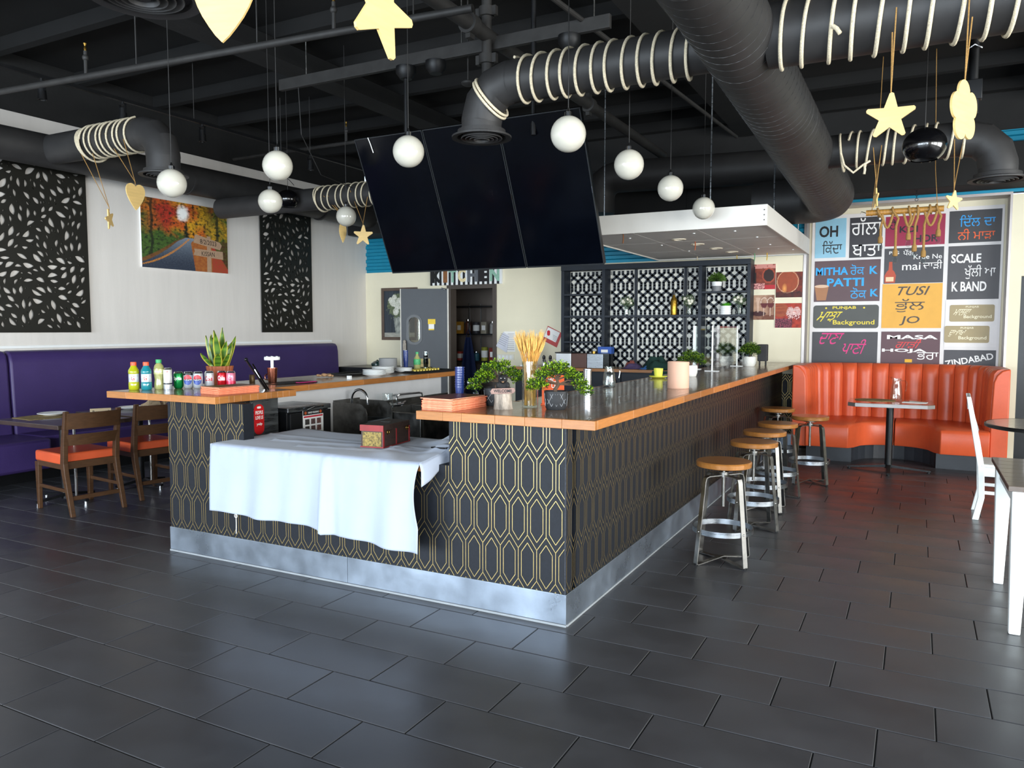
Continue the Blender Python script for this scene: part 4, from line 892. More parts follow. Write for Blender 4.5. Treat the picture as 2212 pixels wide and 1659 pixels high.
edging(t, (RX0, RY0), (RX1, RY0), (0, 1), Z0, Z1, ln=(.09, .2)); edging(t, (RX1, RY0 + e), (RX1, RY1), (-1, 0), Z0, Z1, ln=(.35, .9)); edging(t, (RX0, RY0 + e), (RX0, RYm), (1, 0), Z0, Z1); edging(t, (RX0 + e, RYm), (RXi, RYm), (0, -1), Z0, Z1); edging(t, (RXi, RYm), (RXi, RY1), (1, 0), Z0, Z1, ln=(.3, .7))
# low shelf in the gap, and the cloth over it
TX0, TX1, TY0, TY1, TZ = -3.835, -2.29, 3.335, 4.10, .795
o = MB().box(TX0 + .005, TX1 - .005, TY0 + .005, TY1 - .03, TZ - .045, TZ - .006).obj('low_shelf', M_wood, None, 0, bevel=.003); tag(o, 'low wooden shelf in the gap of the bar under the white cloth', 'shelf')
MB().box(-3.7, -3.6, 3.63, 3.70, 0, TZ - .045).box(-2.5, -2.4, 3.63, 3.70, 0, TZ - .045).obj('shelf_bracket', M_navy, o, 0)
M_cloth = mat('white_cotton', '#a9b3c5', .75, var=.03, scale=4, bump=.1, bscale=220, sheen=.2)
cl = MB(); NU, NV1, NV2 = 110, 34, 44
def hem(x):
    k = (x - TX0) / (TX1 - TX0); z = .385 - .02 * k - .03 * max(0, (k - .58) / .42)
    if k > .57: z -= .018 * min(1, (k - .57) / .02)
    return z + .004 * math.sin(k * 19)
def top_z(x, y):
    k = (x - TX0) / (TX1 - TX0); h = 0; m = noise.noise(Vector((x * 2.2, y * 5, 1))); fold = max(0, 1 - abs((y - 3.62) - .10 * (x + 3.4)) / .025) * .010 * (k > .15) * (k < .75)
    fold += max(0, 1 - abs((y - 3.50) - .16 * (x + 3.2)) / .02) * .008 * (k > .35) + max(0, 1 - abs((y - 3.78) + .05 * (x + 3.4)) / .02) * .007
    if k > .70:
        g = min(1, (k - .70) / .12); h = g * (.030 * (.5 + .5 * math.sin(9 * y + 16 * x + 2 * noise.noise(Vector((x * 5, y * 5, 2))))) ** 2 + .045 * max(0, noise.noise(Vector((x * 4.2 + 3, y * 4.2, 5)))) ) * min(1, (y - TY0) / .25)
    return TZ + .002 + .003 * m + fold + h
def cloth(i, j):
    x = TX0 + (TX1 - TX0) * i / NU
    if j <= NV1:
        y = TY1 - (TY1 - TY0) * j / NV1 + .03 * math.sin(6 * x) * (1 - j / NV1); return (x, y, top_z(x, y))
    q = (j - NV1) / NV2; zt = top_z(x, TY0); z = zt - (zt - hem(x)) * q; k = (x - TX0) / (TX1 - TX0)
    am = .004 + .036 * q ** .75; f = math.sin(24 * k + 1.2 * math.sin(7 * k)) * .5 + .5 * math.sin(41 * k + 2 + q); f += 1.3 * max(0, 1 - abs(k - .585) / .015) - 1.0 * max(0, 1 - abs(k - .63) / .03)
    gather = .0035 * math.sin(90 * k + 3 * math.sin(30 * k)) * math.exp(-q * 9)
    y = TY0 - .012 - am * (.6 + .5 * f) - gather - .01 * min(1, q * 12)
    xs = x - (.03 * math.sin(math.pi * min(1, q * 1.4)) if i > NU - 6 else 0) * (i - NU + 6) / 6
    return (xs, y, z + .002 * noise.noise(Vector((x * 8, z * 8, 0))))
vs = [cloth(i, j) for j in range(NV1 + NV2 + 1) for i in range(NU + 1)]; W1 = NU + 1
cl.add(vs, [(j * W1 + i, j * W1 + i + 1, (j + 1) * W1 + i + 1, (j + 1) * W1 + i) for j in range(NV1 + NV2) for i in range(NU)])
def side_r(u, v):
    y = TY0 - .02 + (TY1 - TY0 + .02) * u; z0 = top_z(TX1, max(TY0, y)); return (TX1 + .012 * min(1, v * 3) + .006 * math.sin(u * 20) * v, y, z0 - v * (.075 + .05 * math.exp(-u * 9) + .012 * math.sin(u * 13)))
cl.grid(30, 8, side_r)
def side_l(u, v): 
    y = TY0 - .03 + (TY1 - TY0 + .03) * u; return (TX0 - .004 * min(1, v * 4), y, TZ + .002 - v * (.06 + .36 * max(0, 1 - u * 30)))
cl.grid(24, 5, side_l)
cord = MB().tube([(-3.80, 3.455, .40), (-3.802, 3.462, .33), (-3.80, 3.462, .27), (-3.803, 3.462, .20)], .0025, 6).tube(ring((-3.802, 3.462, .315), (0, 1, 0), .012, 12), .002, 5, True).obj('cord', M_paper); tag(cord, 'thin white cord with a ring hanging below the left corner of the cloth', 'cord')
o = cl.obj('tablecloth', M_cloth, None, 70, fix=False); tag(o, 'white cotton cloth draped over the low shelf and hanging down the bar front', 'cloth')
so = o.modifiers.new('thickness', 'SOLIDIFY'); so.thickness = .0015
# small chest on the cloth
t = thing('treasure_box', 'small dark chest with red lid standing on the white cloth', 'box', (-2.84, 3.76, TZ + .009), R(7))
M_chest = mat('chest_brown', '#3a2a24', .5, var=.4, scale=60); M_chestg = mat('chest_gold_leaf', '#7d6a34', .5, .2, var=.8, scale=90); M_chestr = mat('chest_red', '#8a2526', .5, var=.2)
MB().box(-.075, .075, -.16, .16, 0, .10).obj('body', M_chest, t, 0, bevel=.003); MB().box(-.062, .062, -.1625, -.158, .008, .092).obj('gold_front', M_chestg, t, 0)
MB().box(-.078, .078, -.163, .163, .10, .135).obj('lid', M_chest, t, 0, bevel=.004); MB().box(-.0785, .0785, -.1655, -.160, .098, .134).obj('lid_edge', M_chestr, t, 0)
MB().box(.0745, .0775, -.165, -.15, 0, .1).box(.0745, .0775, -.01, .0, 0, .1).box(.0745, .0775, .15, .163, 0, .1).box(-.078, .078, -.165, -.158, 0, .007).box(.074, .079, -.163, .163, .0, .006).obj('red_strap', M_chestr, t, 0)
for y in (-.11, .12): MB().tube(ring((.081, y, .09), (1, 0, 0), .012, 14), .003, 6, True).obj('latch', mat('brass', '#9a7a3a', .35, 1), t)
MB().box(-.03, .03, -.008, .008, .135, .137).obj('coin_slot', M_plastic_black, t, 0)
# dark hinge frame lying on the cloth by the right pillar
o = MB().bar((-2.44, 3.66, .825), (-2.30, 3.58, .84), .012, .008).bar((-2.30, 3.58, .84), (-2.30, 3.74, .83), .012, .008).bar((-2.30, 3.74, .83), (-2.44, 3.66, .825), .012, .008).bar((-2.31, 3.72, .83), (-2.315, 3.78, .93), .012, .008).obj('metal_stand', M_blackmetal, None, 0); tag(o, 'thin black metal stand lying on the cloth by the right pillar', 'stand')
# ---- behind the bar
HW = BX0 + .1    # inner face of the half wall
t = thing('steel_cabinet', 'stainless cabinet with a red sticker under the left worktop', 'cabinet', (-4.16, 3.88, 0))
MB().box(-.16, .16, -.20, .17, .05, 1.02).obj('body', M_steel, t, 0, bevel=.004); MB().box(.16, .168, -.20, -.10, .05, 1.02).obj('dark_door_edge', M_plastic_black, t, 0); MB().cyl((.17, -.085, .2), (.17, -.085, 1.0), .008, n=10).obj('handle', M_chrome, t)
MB().prism(rr(-.06, .03, .775, .985, .042, 6), lambda u, v, w: (w, u, v), .161, .164).obj('red_sticker', mat('sticker_red', '#c4161c', .4), t, 0)
l = MB(); Q = lambda u, v: (.1645, u, v)
for b, z0, z1, u0, u1 in (('PEOPLE', .915, .94, -.048, .02), ('LOVE US', .88, .905, -.048, .02), ('yelp', .835, .858, -.04, .012)): lettering(l, b, u0, u1, z0, z1, Q, bold=.03)
l.add([Q(u, v) for u, v in rr(-.033, .003, .955, .97, .007, 4)], [tuple(range(20 if 0 else 4 * 5))]); l.obj('sticker_lettering', M_paper, t, 0)
t = thing('undercounter_fridge', 'black undercounter fridge with a hand washing poster behind the gap', 'fridge', (-4.17, 4.33, 0))
MB().box(-.17, .19, -.22, .22, .04, .90).obj('body', M_plastic_black, t, 0, bevel=.006); MB().box(-.18, .21, -.23, .23, .90, .935).obj('steel_top', M_steel, t, 0, bevel=.005); MB().box(.19, .22, -.215, .215, .06, .895).obj('door', M_blackmetal, t, 0, bevel=.005); MB().tube([(.23, -.05, .91), (.25, 0, .93), (.23, .12, .925)], .007, 8).obj('handle', M_chrome, t)
po = thing('hand_washing_poster', 'white hand washing poster with nine pictures on the black fridge', 'poster', (-3.948, 4.33, .68))
MB().box(-.002, .002, -.09, .125, 0, .225).obj('sheet', M_paper, po, 0); MB().box(.002, .003, -.09, .125, .19, .225).obj('black_header', M_ink, po, 0); MB().box(.002, .003, -.083, .118, .172, .184).obj('red_bar', mat('poster_red', '#c5283a', .5), po, 0)
l = MB(); lettering(l, 'HAND WASHING', -.04, .075, .2, .214, lambda u, v: (.0035, u, v), bold=.02); l.obj('header_lettering', M_paper, po, 0)
for i in range(3):
    for j in range(3): MB().box(.002, .003, -.07 + j * .062, -.025 + j * .062, .12 - i * .052, .16 - i * .052).obj('printed_picture', mat('poster_photo%d' % ((i * 3 + j) % 3), ('#3a3634', '#5a4240', '#6e4a44')[(i + j) % 3], .6, var=.6, scale=60), po, 0)
for y in (-.065, .095): MB().prism([(y + .012 * math.cos(a), .207 + .012 * math.sin(a)) for a in (k * .524 for k in range(12))], lambda u, v, w: (w, u, v), .003, .004).obj('round_badge', mat('badge_orange', '#b5532a', .5), po, 0)
t = thing('hand_sink', 'steel hand sink with side splash guards and swan-neck tap behind the gap', 'sink', (HW, 5.2, 0))
for y in (-.17, .17):
    MB().prism([(0, .55), (.36, .55), (.36, .80), (.345, .845), (.31, .875), (.27, .885), (0, .885)], lambda u, v, w: (u, w, v), y - .004, y + .004).obj('splash_guard', M_dsteel, t, 0)
MB().box(0, .012, -.17, .17, .55, .90).obj('backsplash', M_dsteel, t, 0)
bs = MB().box(.012, .34, -.165, -.155, .62, .74).box(.012, .34, .155, .165, .62, .74).box(.33, .34, -.155, .155, .62, .74).box(.012, .33, -.155, .155, .62, .63); bs.obj('basin', M_steel, t, 0)
MB().tube([(.06, 0, .72), (.06, 0, .90)] + [(.06 + .085 - .085 * math.cos(a), 0, .90 + .085 * math.sin(a)) for a in (R(15 * k) for k in range(1, 13))] + [(.23, 0, .86)], .011, 12).obj('swan_neck_tap', M_chrome, t)
t = thing('bar_sink', 'dark steel bar sink with wall tap behind the gap', 'sink', (HW, 6.1, 0))
MB().box(0, .02, -.68, .7, .70, .84).obj('backsplash', M_dsteel, t, 0)
bs = MB().box(.02, .62, -.68, -.64, .35, .78).box(.02, .62, .66, .7, .35, .78).box(.58, .62, -.64, .66, .35, .78).box(.02, .06, -.64, .66, .35, .78).box(.06, .58, -.64, .66, .35, .37).box(.06, .58, -.02, .02, .37, .775); bs.obj('basin', M_dsteel, t, 0, bevel=.004)
for y in (-.6, .6): MB().cyl((.5, y, 0), (.5, y, .36), .018, n=12).obj('leg', M_steel, t)
MB().cyl((.03, -.35, .80), (.08, -.35, .80), .018).cyl((.03, -.2, .80), (.08, -.2, .80), .018).cyl((.07, -.38, .80), (.07, -.17, .80), .014).cyl((.07, -.42, .80), (.07, -.36, .82), .008).cyl((.07, -.13, .82), (.07, -.19, .80), .008).tube([(.08, -.275, .80), (.08, -.275, .88), (.1, -.255, .895), (.22, -.12, .905), (.24, -.10, .90), (.245, -.095, .87)], .009, 10).obj('mixer_tap', M_chrome, t)
t = thing('glass_pitcher', 'clear glass jug standing behind the hand sink guard', 'jug', (-4.22, 5.62, .785))
MB().lathe([(.001, 0), (.05, 0), (.052, .01), (.045, .12), (.05, .14)], (0, 0, 0), 20).obj('vessel', M_glass, t); MB().tube([(.04, .02, .12), (.075, .03, .11), (.075, .03, .05), (.045, .02, .03)], .006, 8).obj('handle', M_glass, t)
# ---- lattice shelving on the back wall
t = thing('lattice_shelving', 'black shelving with a white-backed lattice screen on the back wall', 'shelving', (0, YB, .95))
SX = (-4.553, -3.91, -2.555, -1.93); FR, BK, TPZ = -.26, -.03, 1.45
for k, x in enumerate(SX): MB().box(x - (0 if k == 0 else .022), x + (.045 if k == 0 else .022), FR, BK, 0, TPZ - .07).obj('upright', M_navy, t, 0, bevel=.002)
MB().box(SX[0], SX[3] + .022, FR - .01, BK, TPZ - .07, TPZ).obj('top_rail', M_navy, t, 0, bevel=.003)
MB().box(SX[0] + .045, SX[3] - .022, FR + .01, BK, .715, .74).obj('shelf', M_navy, t, 0)
for x0, x1, zs in ((SX[0] + .045, SX[1] - .022, (1.05, .375)), (SX[2] + .022, SX[3] - .022, (1.045,))):
    for z in zs: MB().box(x0, x1, FR + .01, BK, z - .022, z).obj('shelf', M_navy, t, 0)
MB().box(SX[0], SX[3] + .022, -.012, -.003, 0, TPZ).obj('white_backboard', mat('lattice_back_white', '#e4e2d8', .7), t, 0)
def lattice(x0, x1, z0, z1):
    p, V, w = .131, .385, .031; mb = MB(); polys = []
    for r in range(int(z0 / V) - 1, int(z1 / V) + 2):
        for k in range(int(x0 / p) - 3, int(x1 / p) + 4):
            for sg in (1, -1):
                c = k * p; pts = [(.026, -.05), (.030, 0), (.026, .035), (.0655, .085), (.131, .135), (.169, .168), (.169, .217), (.131, .25), (.0655, .30), (.026, .335)]
                pts = [(c + sg * a, r * V + b) for a, b in pts]
                for a, b in zip(pts, pts[1:]):
                    q = clip(seg_quad(a, b, w, w * .25), x0, x1, z0, z1)
                    if q: mb.prism(q, lambda u, v, w_: (u, w_, v), -.030, -.018)
    return mb
for x0, x1 in ((SX[0] + .045, SX[1] - .022), (SX[1] + .022, -3.53), (-3.49, -2.83), (-2.79, SX[2] - .022), (SX[2] + .022, SX[3] - .022)):
    o = lattice(x0 + .01, x1 - .01, .01, TPZ - .08); o.obj('lattice_screen', M_navy, t, 0)
for x in (-3.53, -2.83): MB().box(x, x + .04, -.034, -.012, 0, TPZ - .07).obj('screen_stile', M_navy, t, 0)
# ---- back counter below it
t = thing('back_counter', 'wooden topped back counter with navy doors under the lattice shelving', 'counter', (-3.55, 10.1, 0))
MB().box(-1.6, 1.68, -.30, .33, .925, .965).obj('wood_top', M_wood, t, 0, bevel=.003); MB().box(-1.56, 1.66, -.26, .33, .08, .925).obj('carcass', M_navy, t, 0); MB().box(-1.56, 1.66, -.22, .3, 0, .08).obj('plinth', M_plastic_black, t, 0)
for k in range(6):
    x = -1.54 + k * .53; d = MB().box(x, x + .52, -.282, -.26, .11, .91).obj('door', M_navy, t, 0, bevel=.003); MB().tube([(x + .46, -.284, .7), (x + .46, -.31, .7), (x + .46, -.31, .82), (x + .46, -.284, .82)], .006, 8).obj('handle', M_chrome, d)
# ================================================================== SEATING
# ---- bar stools
M_seat = mat('stool_wood', '#9c6630', .32, var=.22, scale=7, stretch=(2, 14, 2), coat=.4)
def make_stool():
    t = thing('bar_stool', 'stool', 'stool', (0, 0, 0), 0, 'wooden seated steel bar stools')
    MB().lathe([(.001, .618), (.16, .618), (.172, .624), (.174, .65), (.168, .658), (.001, .66)], (0, 0, 0), 40).obj('seat', M_seat, t)
    MB().cyl((0, 0, .36), (0, 0, .60), .011, n=12).obj('screw_spindle', M_dsteel, t)
    MB().cyl((0, 0, .555), (0, 0, .585), .03, n=16).cyl((0, 0, .60), (0, 0, .618), .06, n=20).obj('hub', M_dsteel, t)
    RT_, RB = .155, .215; hT = .565
    for k in range(4):
        a = R(45 + 90 * k); d = Vector((math.cos(a), math.sin(a), 0)); n = Vector((-d.y, d.x, 0)); w = .034; th = .006
        path = [(.02, hT), (RT_ - .03, hT), (RT_ - .008, hT - .008), (RT_, hT - .03), (RB - .002, .03), (RB, .012), (RB - .012, .004), (.0, .02 if k % 2 else .035)]
        mb = MB(); pts = [d * r + Vector((0, 0, z)) for r, z in path]; vs = []
        for i, p in enumerate(pts):
            q = (pts[min(i + 1, 7)] - pts[max(i - 1, 0)]).normalized(); o = n.cross(q).normalized() * th / 2
            vs += [p + n * w / 2 + o, p - n * w / 2 + o, p - n * w / 2 - o, p + n * w / 2 - o]
        fs = [(i * 4 + j, i * 4 + (j + 1) % 4, i * 4 + 4 + (j + 1) % 4, i * 4 + 4 + j) for i in range(7) for j in range(4)] + [(0, 1, 2, 3), (28, 29, 30, 31)]
        mb.add(vs, fs).obj('leg', M_dsteel, t, 40)
        c = d * (RT_ + (RB - RT_) * (hT - .215) / hT + .004); MB().ball((c.x, c.y, .215), .006, 8).obj('rivet', M_chrome, t)
        MB().cyl((d.x * (RB - .006), d.y * (RB - .006), 0), (d.x * (RB - .006), d.y * (RB - .006), .012), .012, n=10).obj('foot_glide', M_plastic_black, t)
    r0 = RT_ + (RB - RT_) * (hT - .215) / hT - .006; MB().lathe([(r0, .198), (r0 + .004, .198), (r0 + .004, .232), (r0, .232), (r0, .198)], (0, 0, 0), 40).obj('footrest_ring', M_steel, t)
    return t
st = make_stool()
spots = [(-1.075, 4.98, 8, 'nearest bar stool, in front of the bar corner'), (-1.065, 5.96, 20, 'second bar stool along the bar from the camera'), (-1.10, 6.62, 3, 'third bar stool along the bar from the camera'), (-1.09, 7.24, 30, 'fourth bar stool along the bar from the camera'), (-.90, 7.98, 12, 'bar stool pulled out to the right, nearest the orange booth'), (-1.30, 8.62, 25, 'farthest bar stool, tucked against the bar end')]
for i, (x, y, a, lab) in enumerate(spots):
    if i == 0: st.location = (x, y, 0); st.rotation_euler = (0, 0, R(a)); st['label'] = lab
    else: dup(st, (x, y, 0), R(a), lab)
# ---- orange channel-back booth
t = thing('booth', 'curved orange vinyl booth with channel tufted back under the mural', 'booth', (-.2, 10.0, 0))
BA, BB, BCY = 1.06, 1.12, -.62     # half width, depth of the curve, y of the open ends (local)
_ap = []
for k in range(401):
    a_ = math.pi * (1 - k / 400); ca, sa = math.cos(a_), math.sin(a_); e_ = .60
    _ap.append(Vector((BA * abs(ca) ** e_ * (1 if ca > 0 else -1), BCY + .30 + (BB - .30) * sa ** e_, 0)))
_ap = [Vector((-BA, BCY + .30 * k / 20, 0)) for k in range(20)] + _ap + [Vector((BA, BCY + .30 - .30 * k / 20, 0)) for k in range(1, 21)]
_al = [0]
for p_, q_ in zip(_ap, _ap[1:]): _al.append(_al[-1] + (q_ - p_).length)
def arc(s):
    """s 0..1 by length along the back, from the left front end to the right front end"""
    d = s * _al[-1]; i = 0
    while i < len(_al) - 2 and _al[i + 1] < d: i += 1
    t_ = (d - _al[i]) / max(1e-9, _al[i + 1] - _al[i]); p_ = _ap[i].lerp(_ap[i + 1], t_)
    d_ = _ap[min(len(_ap) - 1, i + 8)] - _ap[max(0, i - 8)]; d_.normalize(); return p_, Vector((d_.y, -d_.x, 0))
NCH = 21
ch_edges = [.0 + (1.0) * i / NCH for i in range(NCH + 1)]
def back_piece(s0, s1, z0, z1, bulge, th, nseg=6):
    mb = MB(); rows = [(z0, 0), (z0 + .08, .012), ((z0 + z1) / 2, .0), (z1 - .12, -.012), (z1 - .05, -.02), (z1 - .015, -.045), (z1, -.085)]; inner = []
    for z, o in rows:
        for i in range(nseg + 1):
            u = i / nseg; p, n = arc(s0 + (s1 - s0) * u); b = bulge * math.sin(math.pi * u) ** .45; q = p + n * (th + b + o); inner.append((q.x, q.y, z))
    m = nseg + 1
    mb.add(inner, [(j * m + i, j * m + i + 1, (j + 1) * m + i + 1, (j + 1) * m + i) for j in range(len(rows) - 1) for i in range(nseg)])
    outer = []
    for z in (z0, z1):
        for i in range(nseg + 1): p, n = arc(s0 + (s1 - s0) * i / nseg); outer.append((p.x, p.y, z))
    mb.add(outer, [(i, i + 1, m + i + 1, m + i) for i in range(nseg)])
    tp = inner[-m:] ; mb.add(tp + outer[m:], [(i, i + 1, m + i + 1, m + i) for i in range(nseg)])
    for e_ in (0, nseg):
        mb.add([inner[j * m + e_] for j in range(len(rows))] + [outer[m + e_], outer[e_]], [tuple(range(len(rows) + 2))])
    return mb
for i in range(NCH):
    back_piece(ch_edges[i], ch_edges[i + 1] - .0008, .16, 1.085, .042, .16).obj('back_channel', M_orange, t, 60)
for sx in (-1, 1):      # rounded end faces of the back
    MB().prism([(0, .16), (.16, .16), (.16, .50), (.145, .95), (.12, 1.02), (.075, 1.07), (.02, 1.087), (0, 1.085)], lambda u, v, w: (sx * (BA - u), w, v), BCY - .03, BCY + .012).obj('end_panel', M_orange, t, 40, bevel=.012)
def seat_pts(n=14):
    return [(-.20 + 0, 0)]
def seat_block(x0, x1, name='seat_cushion'):
    """seat from x0..x1 following the back; its front edge scooped out round the table leg"""
    mb = MB(); n = 16; front = []; back = []
    for i in range(n + 1):
        x = x0 + (x1 - x0) * i / n; xl = abs(x)
        fy = BCY - .06 if xl > .40 else (BCY - .06) + .46 * math.sqrt(max(0, 1 - (xl / .40) ** 2)) ** .8
        front.append((x, fy)); k = min(1, abs(x) / (BA - .15)); by = BCY + .30 + (BB - .30 - .17) * (1 - k ** 3.2) ** .6 if k < 1 else BCY + .1
        back.append((x, by + .02))
    zs = ((.17, .012), (.19, 0), (.39, -.004), (.425, .012), (.44, .05)); vs = []
    for z, o in zs: vs += [(x, y + o, z) for x, y in front]
    m = n + 1; fs = [(j * m + i, j * m + i + 1, (j + 1) * m + i + 1, (j + 1) * m + i) for j in range(len(zs) - 1) for i in range(n)]
    b0 = len(vs); vs += [(x, y, .44) for x, y in back]; vs += [(x, y, .17) for x, y in back]; l = (len(zs) - 1) * m
    fs += [(l + i, l + i + 1, b0 + i + 1, b0 + i) for i in range(n)] + [(b0 + i, b0 + i + 1, b0 + m + i + 1, b0 + m + i) for i in range(n)]
    for e_ in (0, n): fs.append(tuple(j * m + e_ for j in range(len(zs))) + (b0 + e_, b0 + m + e_))
    mb.add(vs, fs); return mb.obj(name, M_orange, t, 50, bevel=.008)
seat_block(-.90, -.005); seat_block(.005, .90)
M_boothkick = mat('booth_kick_vinyl', '#2c3036', .45, var=.15)
for s in (-1, 1): MB().box(min(s * .42, s * .90), max(s * .42, s * .90), BCY + .05, BCY + .6, 0, .17).obj('kick_box', M_boothkick, t, 0)
kb = MB(); pts = [(.42 * math.cos(R(a)), BCY + .05 + .48 * math.sin(R(a))) for a in range(0, 181, 15)]
for (x, y), (x2, y2) in zip(pts, pts[1:]): kb.add([(x, y, 0), (x2, y2, 0), (x2, y2, .17), (x, y, .17)], [(0, 1, 2, 3)])
kb.obj('kick_curve', M_boothkick, t, 40)
# booth table
M_ttop = mat('cafe_table_top', '#6f4a34', .2, var=.3, scale=6, coat=.6)
def cafe_table(name, label, loc, rz, w, d, h, chamfer, foot, topmat, edgemat, group=None):
    t = thing(name, label, 'table', loc, rz, group); x, y, c = w / 2, d / 2, chamfer
    P = [(-x + c, -y), (x - c, -y), (x, -y + c), (x, y - c), (x - c, y), (-x + c, y), (-x, y - c), (-x, -y + c)] if c else [(-x, -y), (x, -y), (x, y), (-x, y)]
    MB().prism(P, lambda u, v, w_: (u, v, w_), h - .004, h).obj('tabletop', topmat, t, 0); MB().prism([(a * 1.004, b * 1.004) for a, b in P], lambda u, v, w_: (u, v, w_), h - .04, h - .004).obj('table_edge', edgemat, t, 0, bevel=.002)
    MB().cyl((0, 0, .03), (0, 0, h - .04), .036, n=24).obj('column', M_blackmetal, t); MB().box(-.15, .15, -.02, .02, h - .06, h - .04).box(-.02, .02, -.15, .15, h - .065, h - .045).obj('top_spider', M_blackmetal, t, 0)
    for k in range(4):
        a = R(90 * k); dx, dy = math.cos(a), math.sin(a); f = foot[k % 2]
        MB().bar((dx * .02, dy * .02, .055), (dx * f, dy * f, .022), .045, .03, w2=.028, h2=.016).cyl((dx * (f - .02), dy * (f - .02), 0), (dx * (f - .02), dy * (f - .02), .02), .016, n=12).obj('base_foot', M_blackmetal, t, 20)
    return t
M_medge = mat('aluminium_edge', '#8f8c8a', .45, .5)
BT = (-.23, 9.03, 0)
cafe_table('pedestal_table', 'chamfered pedestal table in front of the orange booth', BT, R(2), .80, .66, .74, .07, (.40, .34), M_ttop, M_medge)
t = thing('glass_pitcher', 'clear glass water pitcher on the table before the orange booth', 'pitcher', (BT[0] + .05, BT[1] + .12, .742), R(-10))
def pitcher(t):
    MB().lathe([(.001, 0), (.055, 0), (.062, .006), (.058, .012), (.062, .06), (.05, .16), (.042, .20), (.046, .235), (.043, .235), (.038, .20), (.046, .16), (.057, .06), (.05, .014), (.001, .012)], (0, 0, 0), 18).obj('vessel', M_glass, t)
    MB().tube([(.042, 0, .215), (.085, 0, .21), (.10, 0, .19), (.095, 0, .13), (.09, 0, .10)], .007, 8).obj('handle', M_glass, t); MB().tube([(-.04, 0, .235), (-.06, 0, .245)], [.014, .008], 8).obj('spout', M_glass, t)
pitcher(t)
o = MB().prism([(-.12, -.06), (.10, -.07), (.12, .04), (.0, .08), (-.10, .06)], lambda u, v, w: (u, v, w), 0, .004).add([(-.06, -.02, .005), (.06, -.03, .012), (.07, .03, .006), (-.05, .04, .012)], [(0, 1, 2, 3)]).obj('napkin', M_paper, None, 0, loc=(.0, 9.0, .741)); tag(o, 'crumpled white napkin on the table before the orange booth', 'napkin')
M_mat = mat('woven_placemat', '#8f7a4c', .8, var=.5, scale=70, bump=.5, bscale=150)
o = MB().prism([(.20 * math.cos(a * .3), .15 * math.sin(a * .3)) for a in range(21)], lambda u, v, w: (u, v, w), 0, .004).obj('placemat', M_mat, None, 0, loc=(-.38, 9.1, .741)); tag(o, 'woven oval placemat on the table before the orange booth', 'placemat')
# ---- purple banquette along the left wall
t = thing('banquette', 'long purple vinyl bench with a high back along the left wall', 'bench', (XL, 7.0, 0))
def cushion(mb, x0, x1, y0, y1, z0, z1): return mb.box(x0, x1, y0, y1, z0, z1)
def back_profile(y0, y1, name):
    P = [(.02, .40), (.20, .40), (.17, .8), (.155, 1.15), (.14, 1.23), (.105, 1.27), (.05, 1.28), (.02, 1.27)]
    MB().prism(P, lambda u, v, w: (u, w, v), y0, y1).obj(name, M_purple, t, 40, bevel=.025, seg=3)
back_profile(-2.46, 2.55, 'back_cushion'); back_profile(-5.2, -2.475, 'back_cushion')
MB().box(.02, .66, -2.45, 2.5, .17, .44).obj('seat_cushion', M_purple, t, 40, bevel=.03, seg=3); MB().box(.02, .82, -5.2, -2.47, .14, .44).obj('seat_cushion', M_purple, t, 40, bevel=.03, seg=3)
MB().box(.02, .56, -5.2, 2.45, 0, .15).obj('kick_board', M_plastic_black, t, 0)
# ---- walnut chairs with orange seats
def make_chair():
    t = thing('dining_chair', 'chair', 'chair', (0, 0, 0), 0, 'walnut chairs at the purple bench')     # faces +x
    hw = .21
    for s in (-1, 1):
        y = s * hw
        MB().add([(x, y + dy, z) for (x, z) in ((.205, .0), (.235, .0), (.25, .40), (.19, .40)) for dy in (-.016, .022 if s < 0 else .016)], [(0, 2, 3, 1), (2, 4, 5, 3), (4, 6, 7, 5), (6, 0, 1, 7), (0, 6, 4, 2), (1, 3, 5, 7)]).obj('leg', M_walnut, t, 0, bevel=.004)
        P = [(-.345, 0), (-.32, 0), (-.205, .34), (-.19, .42), (-.215, .60), (-.27, .845), (-.30, .845), (-.262, .58), (-.248, .42), (-.26, .34)]
        MB().prism(P, lambda u, v, w: (u, w, v), y - .019, y + .019).obj('back_post', M_walnut, t, 0, bevel=.004)
        MB().box(-.21, .22, y - .012, y + .012, .37, .43).obj('seat_rail', M_walnut, t, 0, bevel=.003); MB().bar((-.27, y, .20), (.22, y, .20), .018, .028).obj('side_stretcher', M_walnut, t, 0, bevel=.003)
    for x in (-.215, .215): MB().box(x - .012, x + .012, -hw, hw, .37, .43).obj('seat_rail', M_walnut, t, 0, bevel=.003)
    MB().bar((-.285, -hw, .14), (-.285, hw, .14), .018, .035).obj('rear_stretcher', M_walnut, t, 0, bevel=.003)
    for z0, z1, x in ((.70, .83, -.272), (.565, .655, -.235)):
        sl = MB()
        def f(u, v): yy = -hw + 2 * hw * u; return (x - .018 - .03 * math.sin(math.pi * u) - (v * (z1 - z0)) * .22, yy, z0 + v * (z1 - z0))
        vs = [f(i / 10, j) for j in (0, 1) for i in range(11)] + [(f(i / 10, j)[0] + .018, f(i / 10, j)[1], f(i / 10, j)[2]) for j in (0, 1) for i in range(11)]
        q = []
        for i in range(10): q += [(i, i + 1, 12 + i, 11 + i), (22 + i, 33 + i, 34 + i, 23 + i), (i, 22 + i, 23 + i, i + 1), (11 + i, 12 + i, 34 + i, 33 + i)]
        q += [(0, 11, 33, 22), (10, 32, 43, 21)]
        sl.add(vs, q).obj('back_slat', M_walnut, t, 40)
    MB().box(-.20, .245, -hw - .015, hw + .015, .405, .495).obj('seat_cushion', M_orange, t, 40, bevel=.018, seg=3)
    return t
c1 = make_chair(); c1.location = (-6.235, 3.995, 0); c1.rotation_euler = (0, 0, R(173)); c1['label'] = 'walnut chair with orange seat at the left table, nearest the camera'
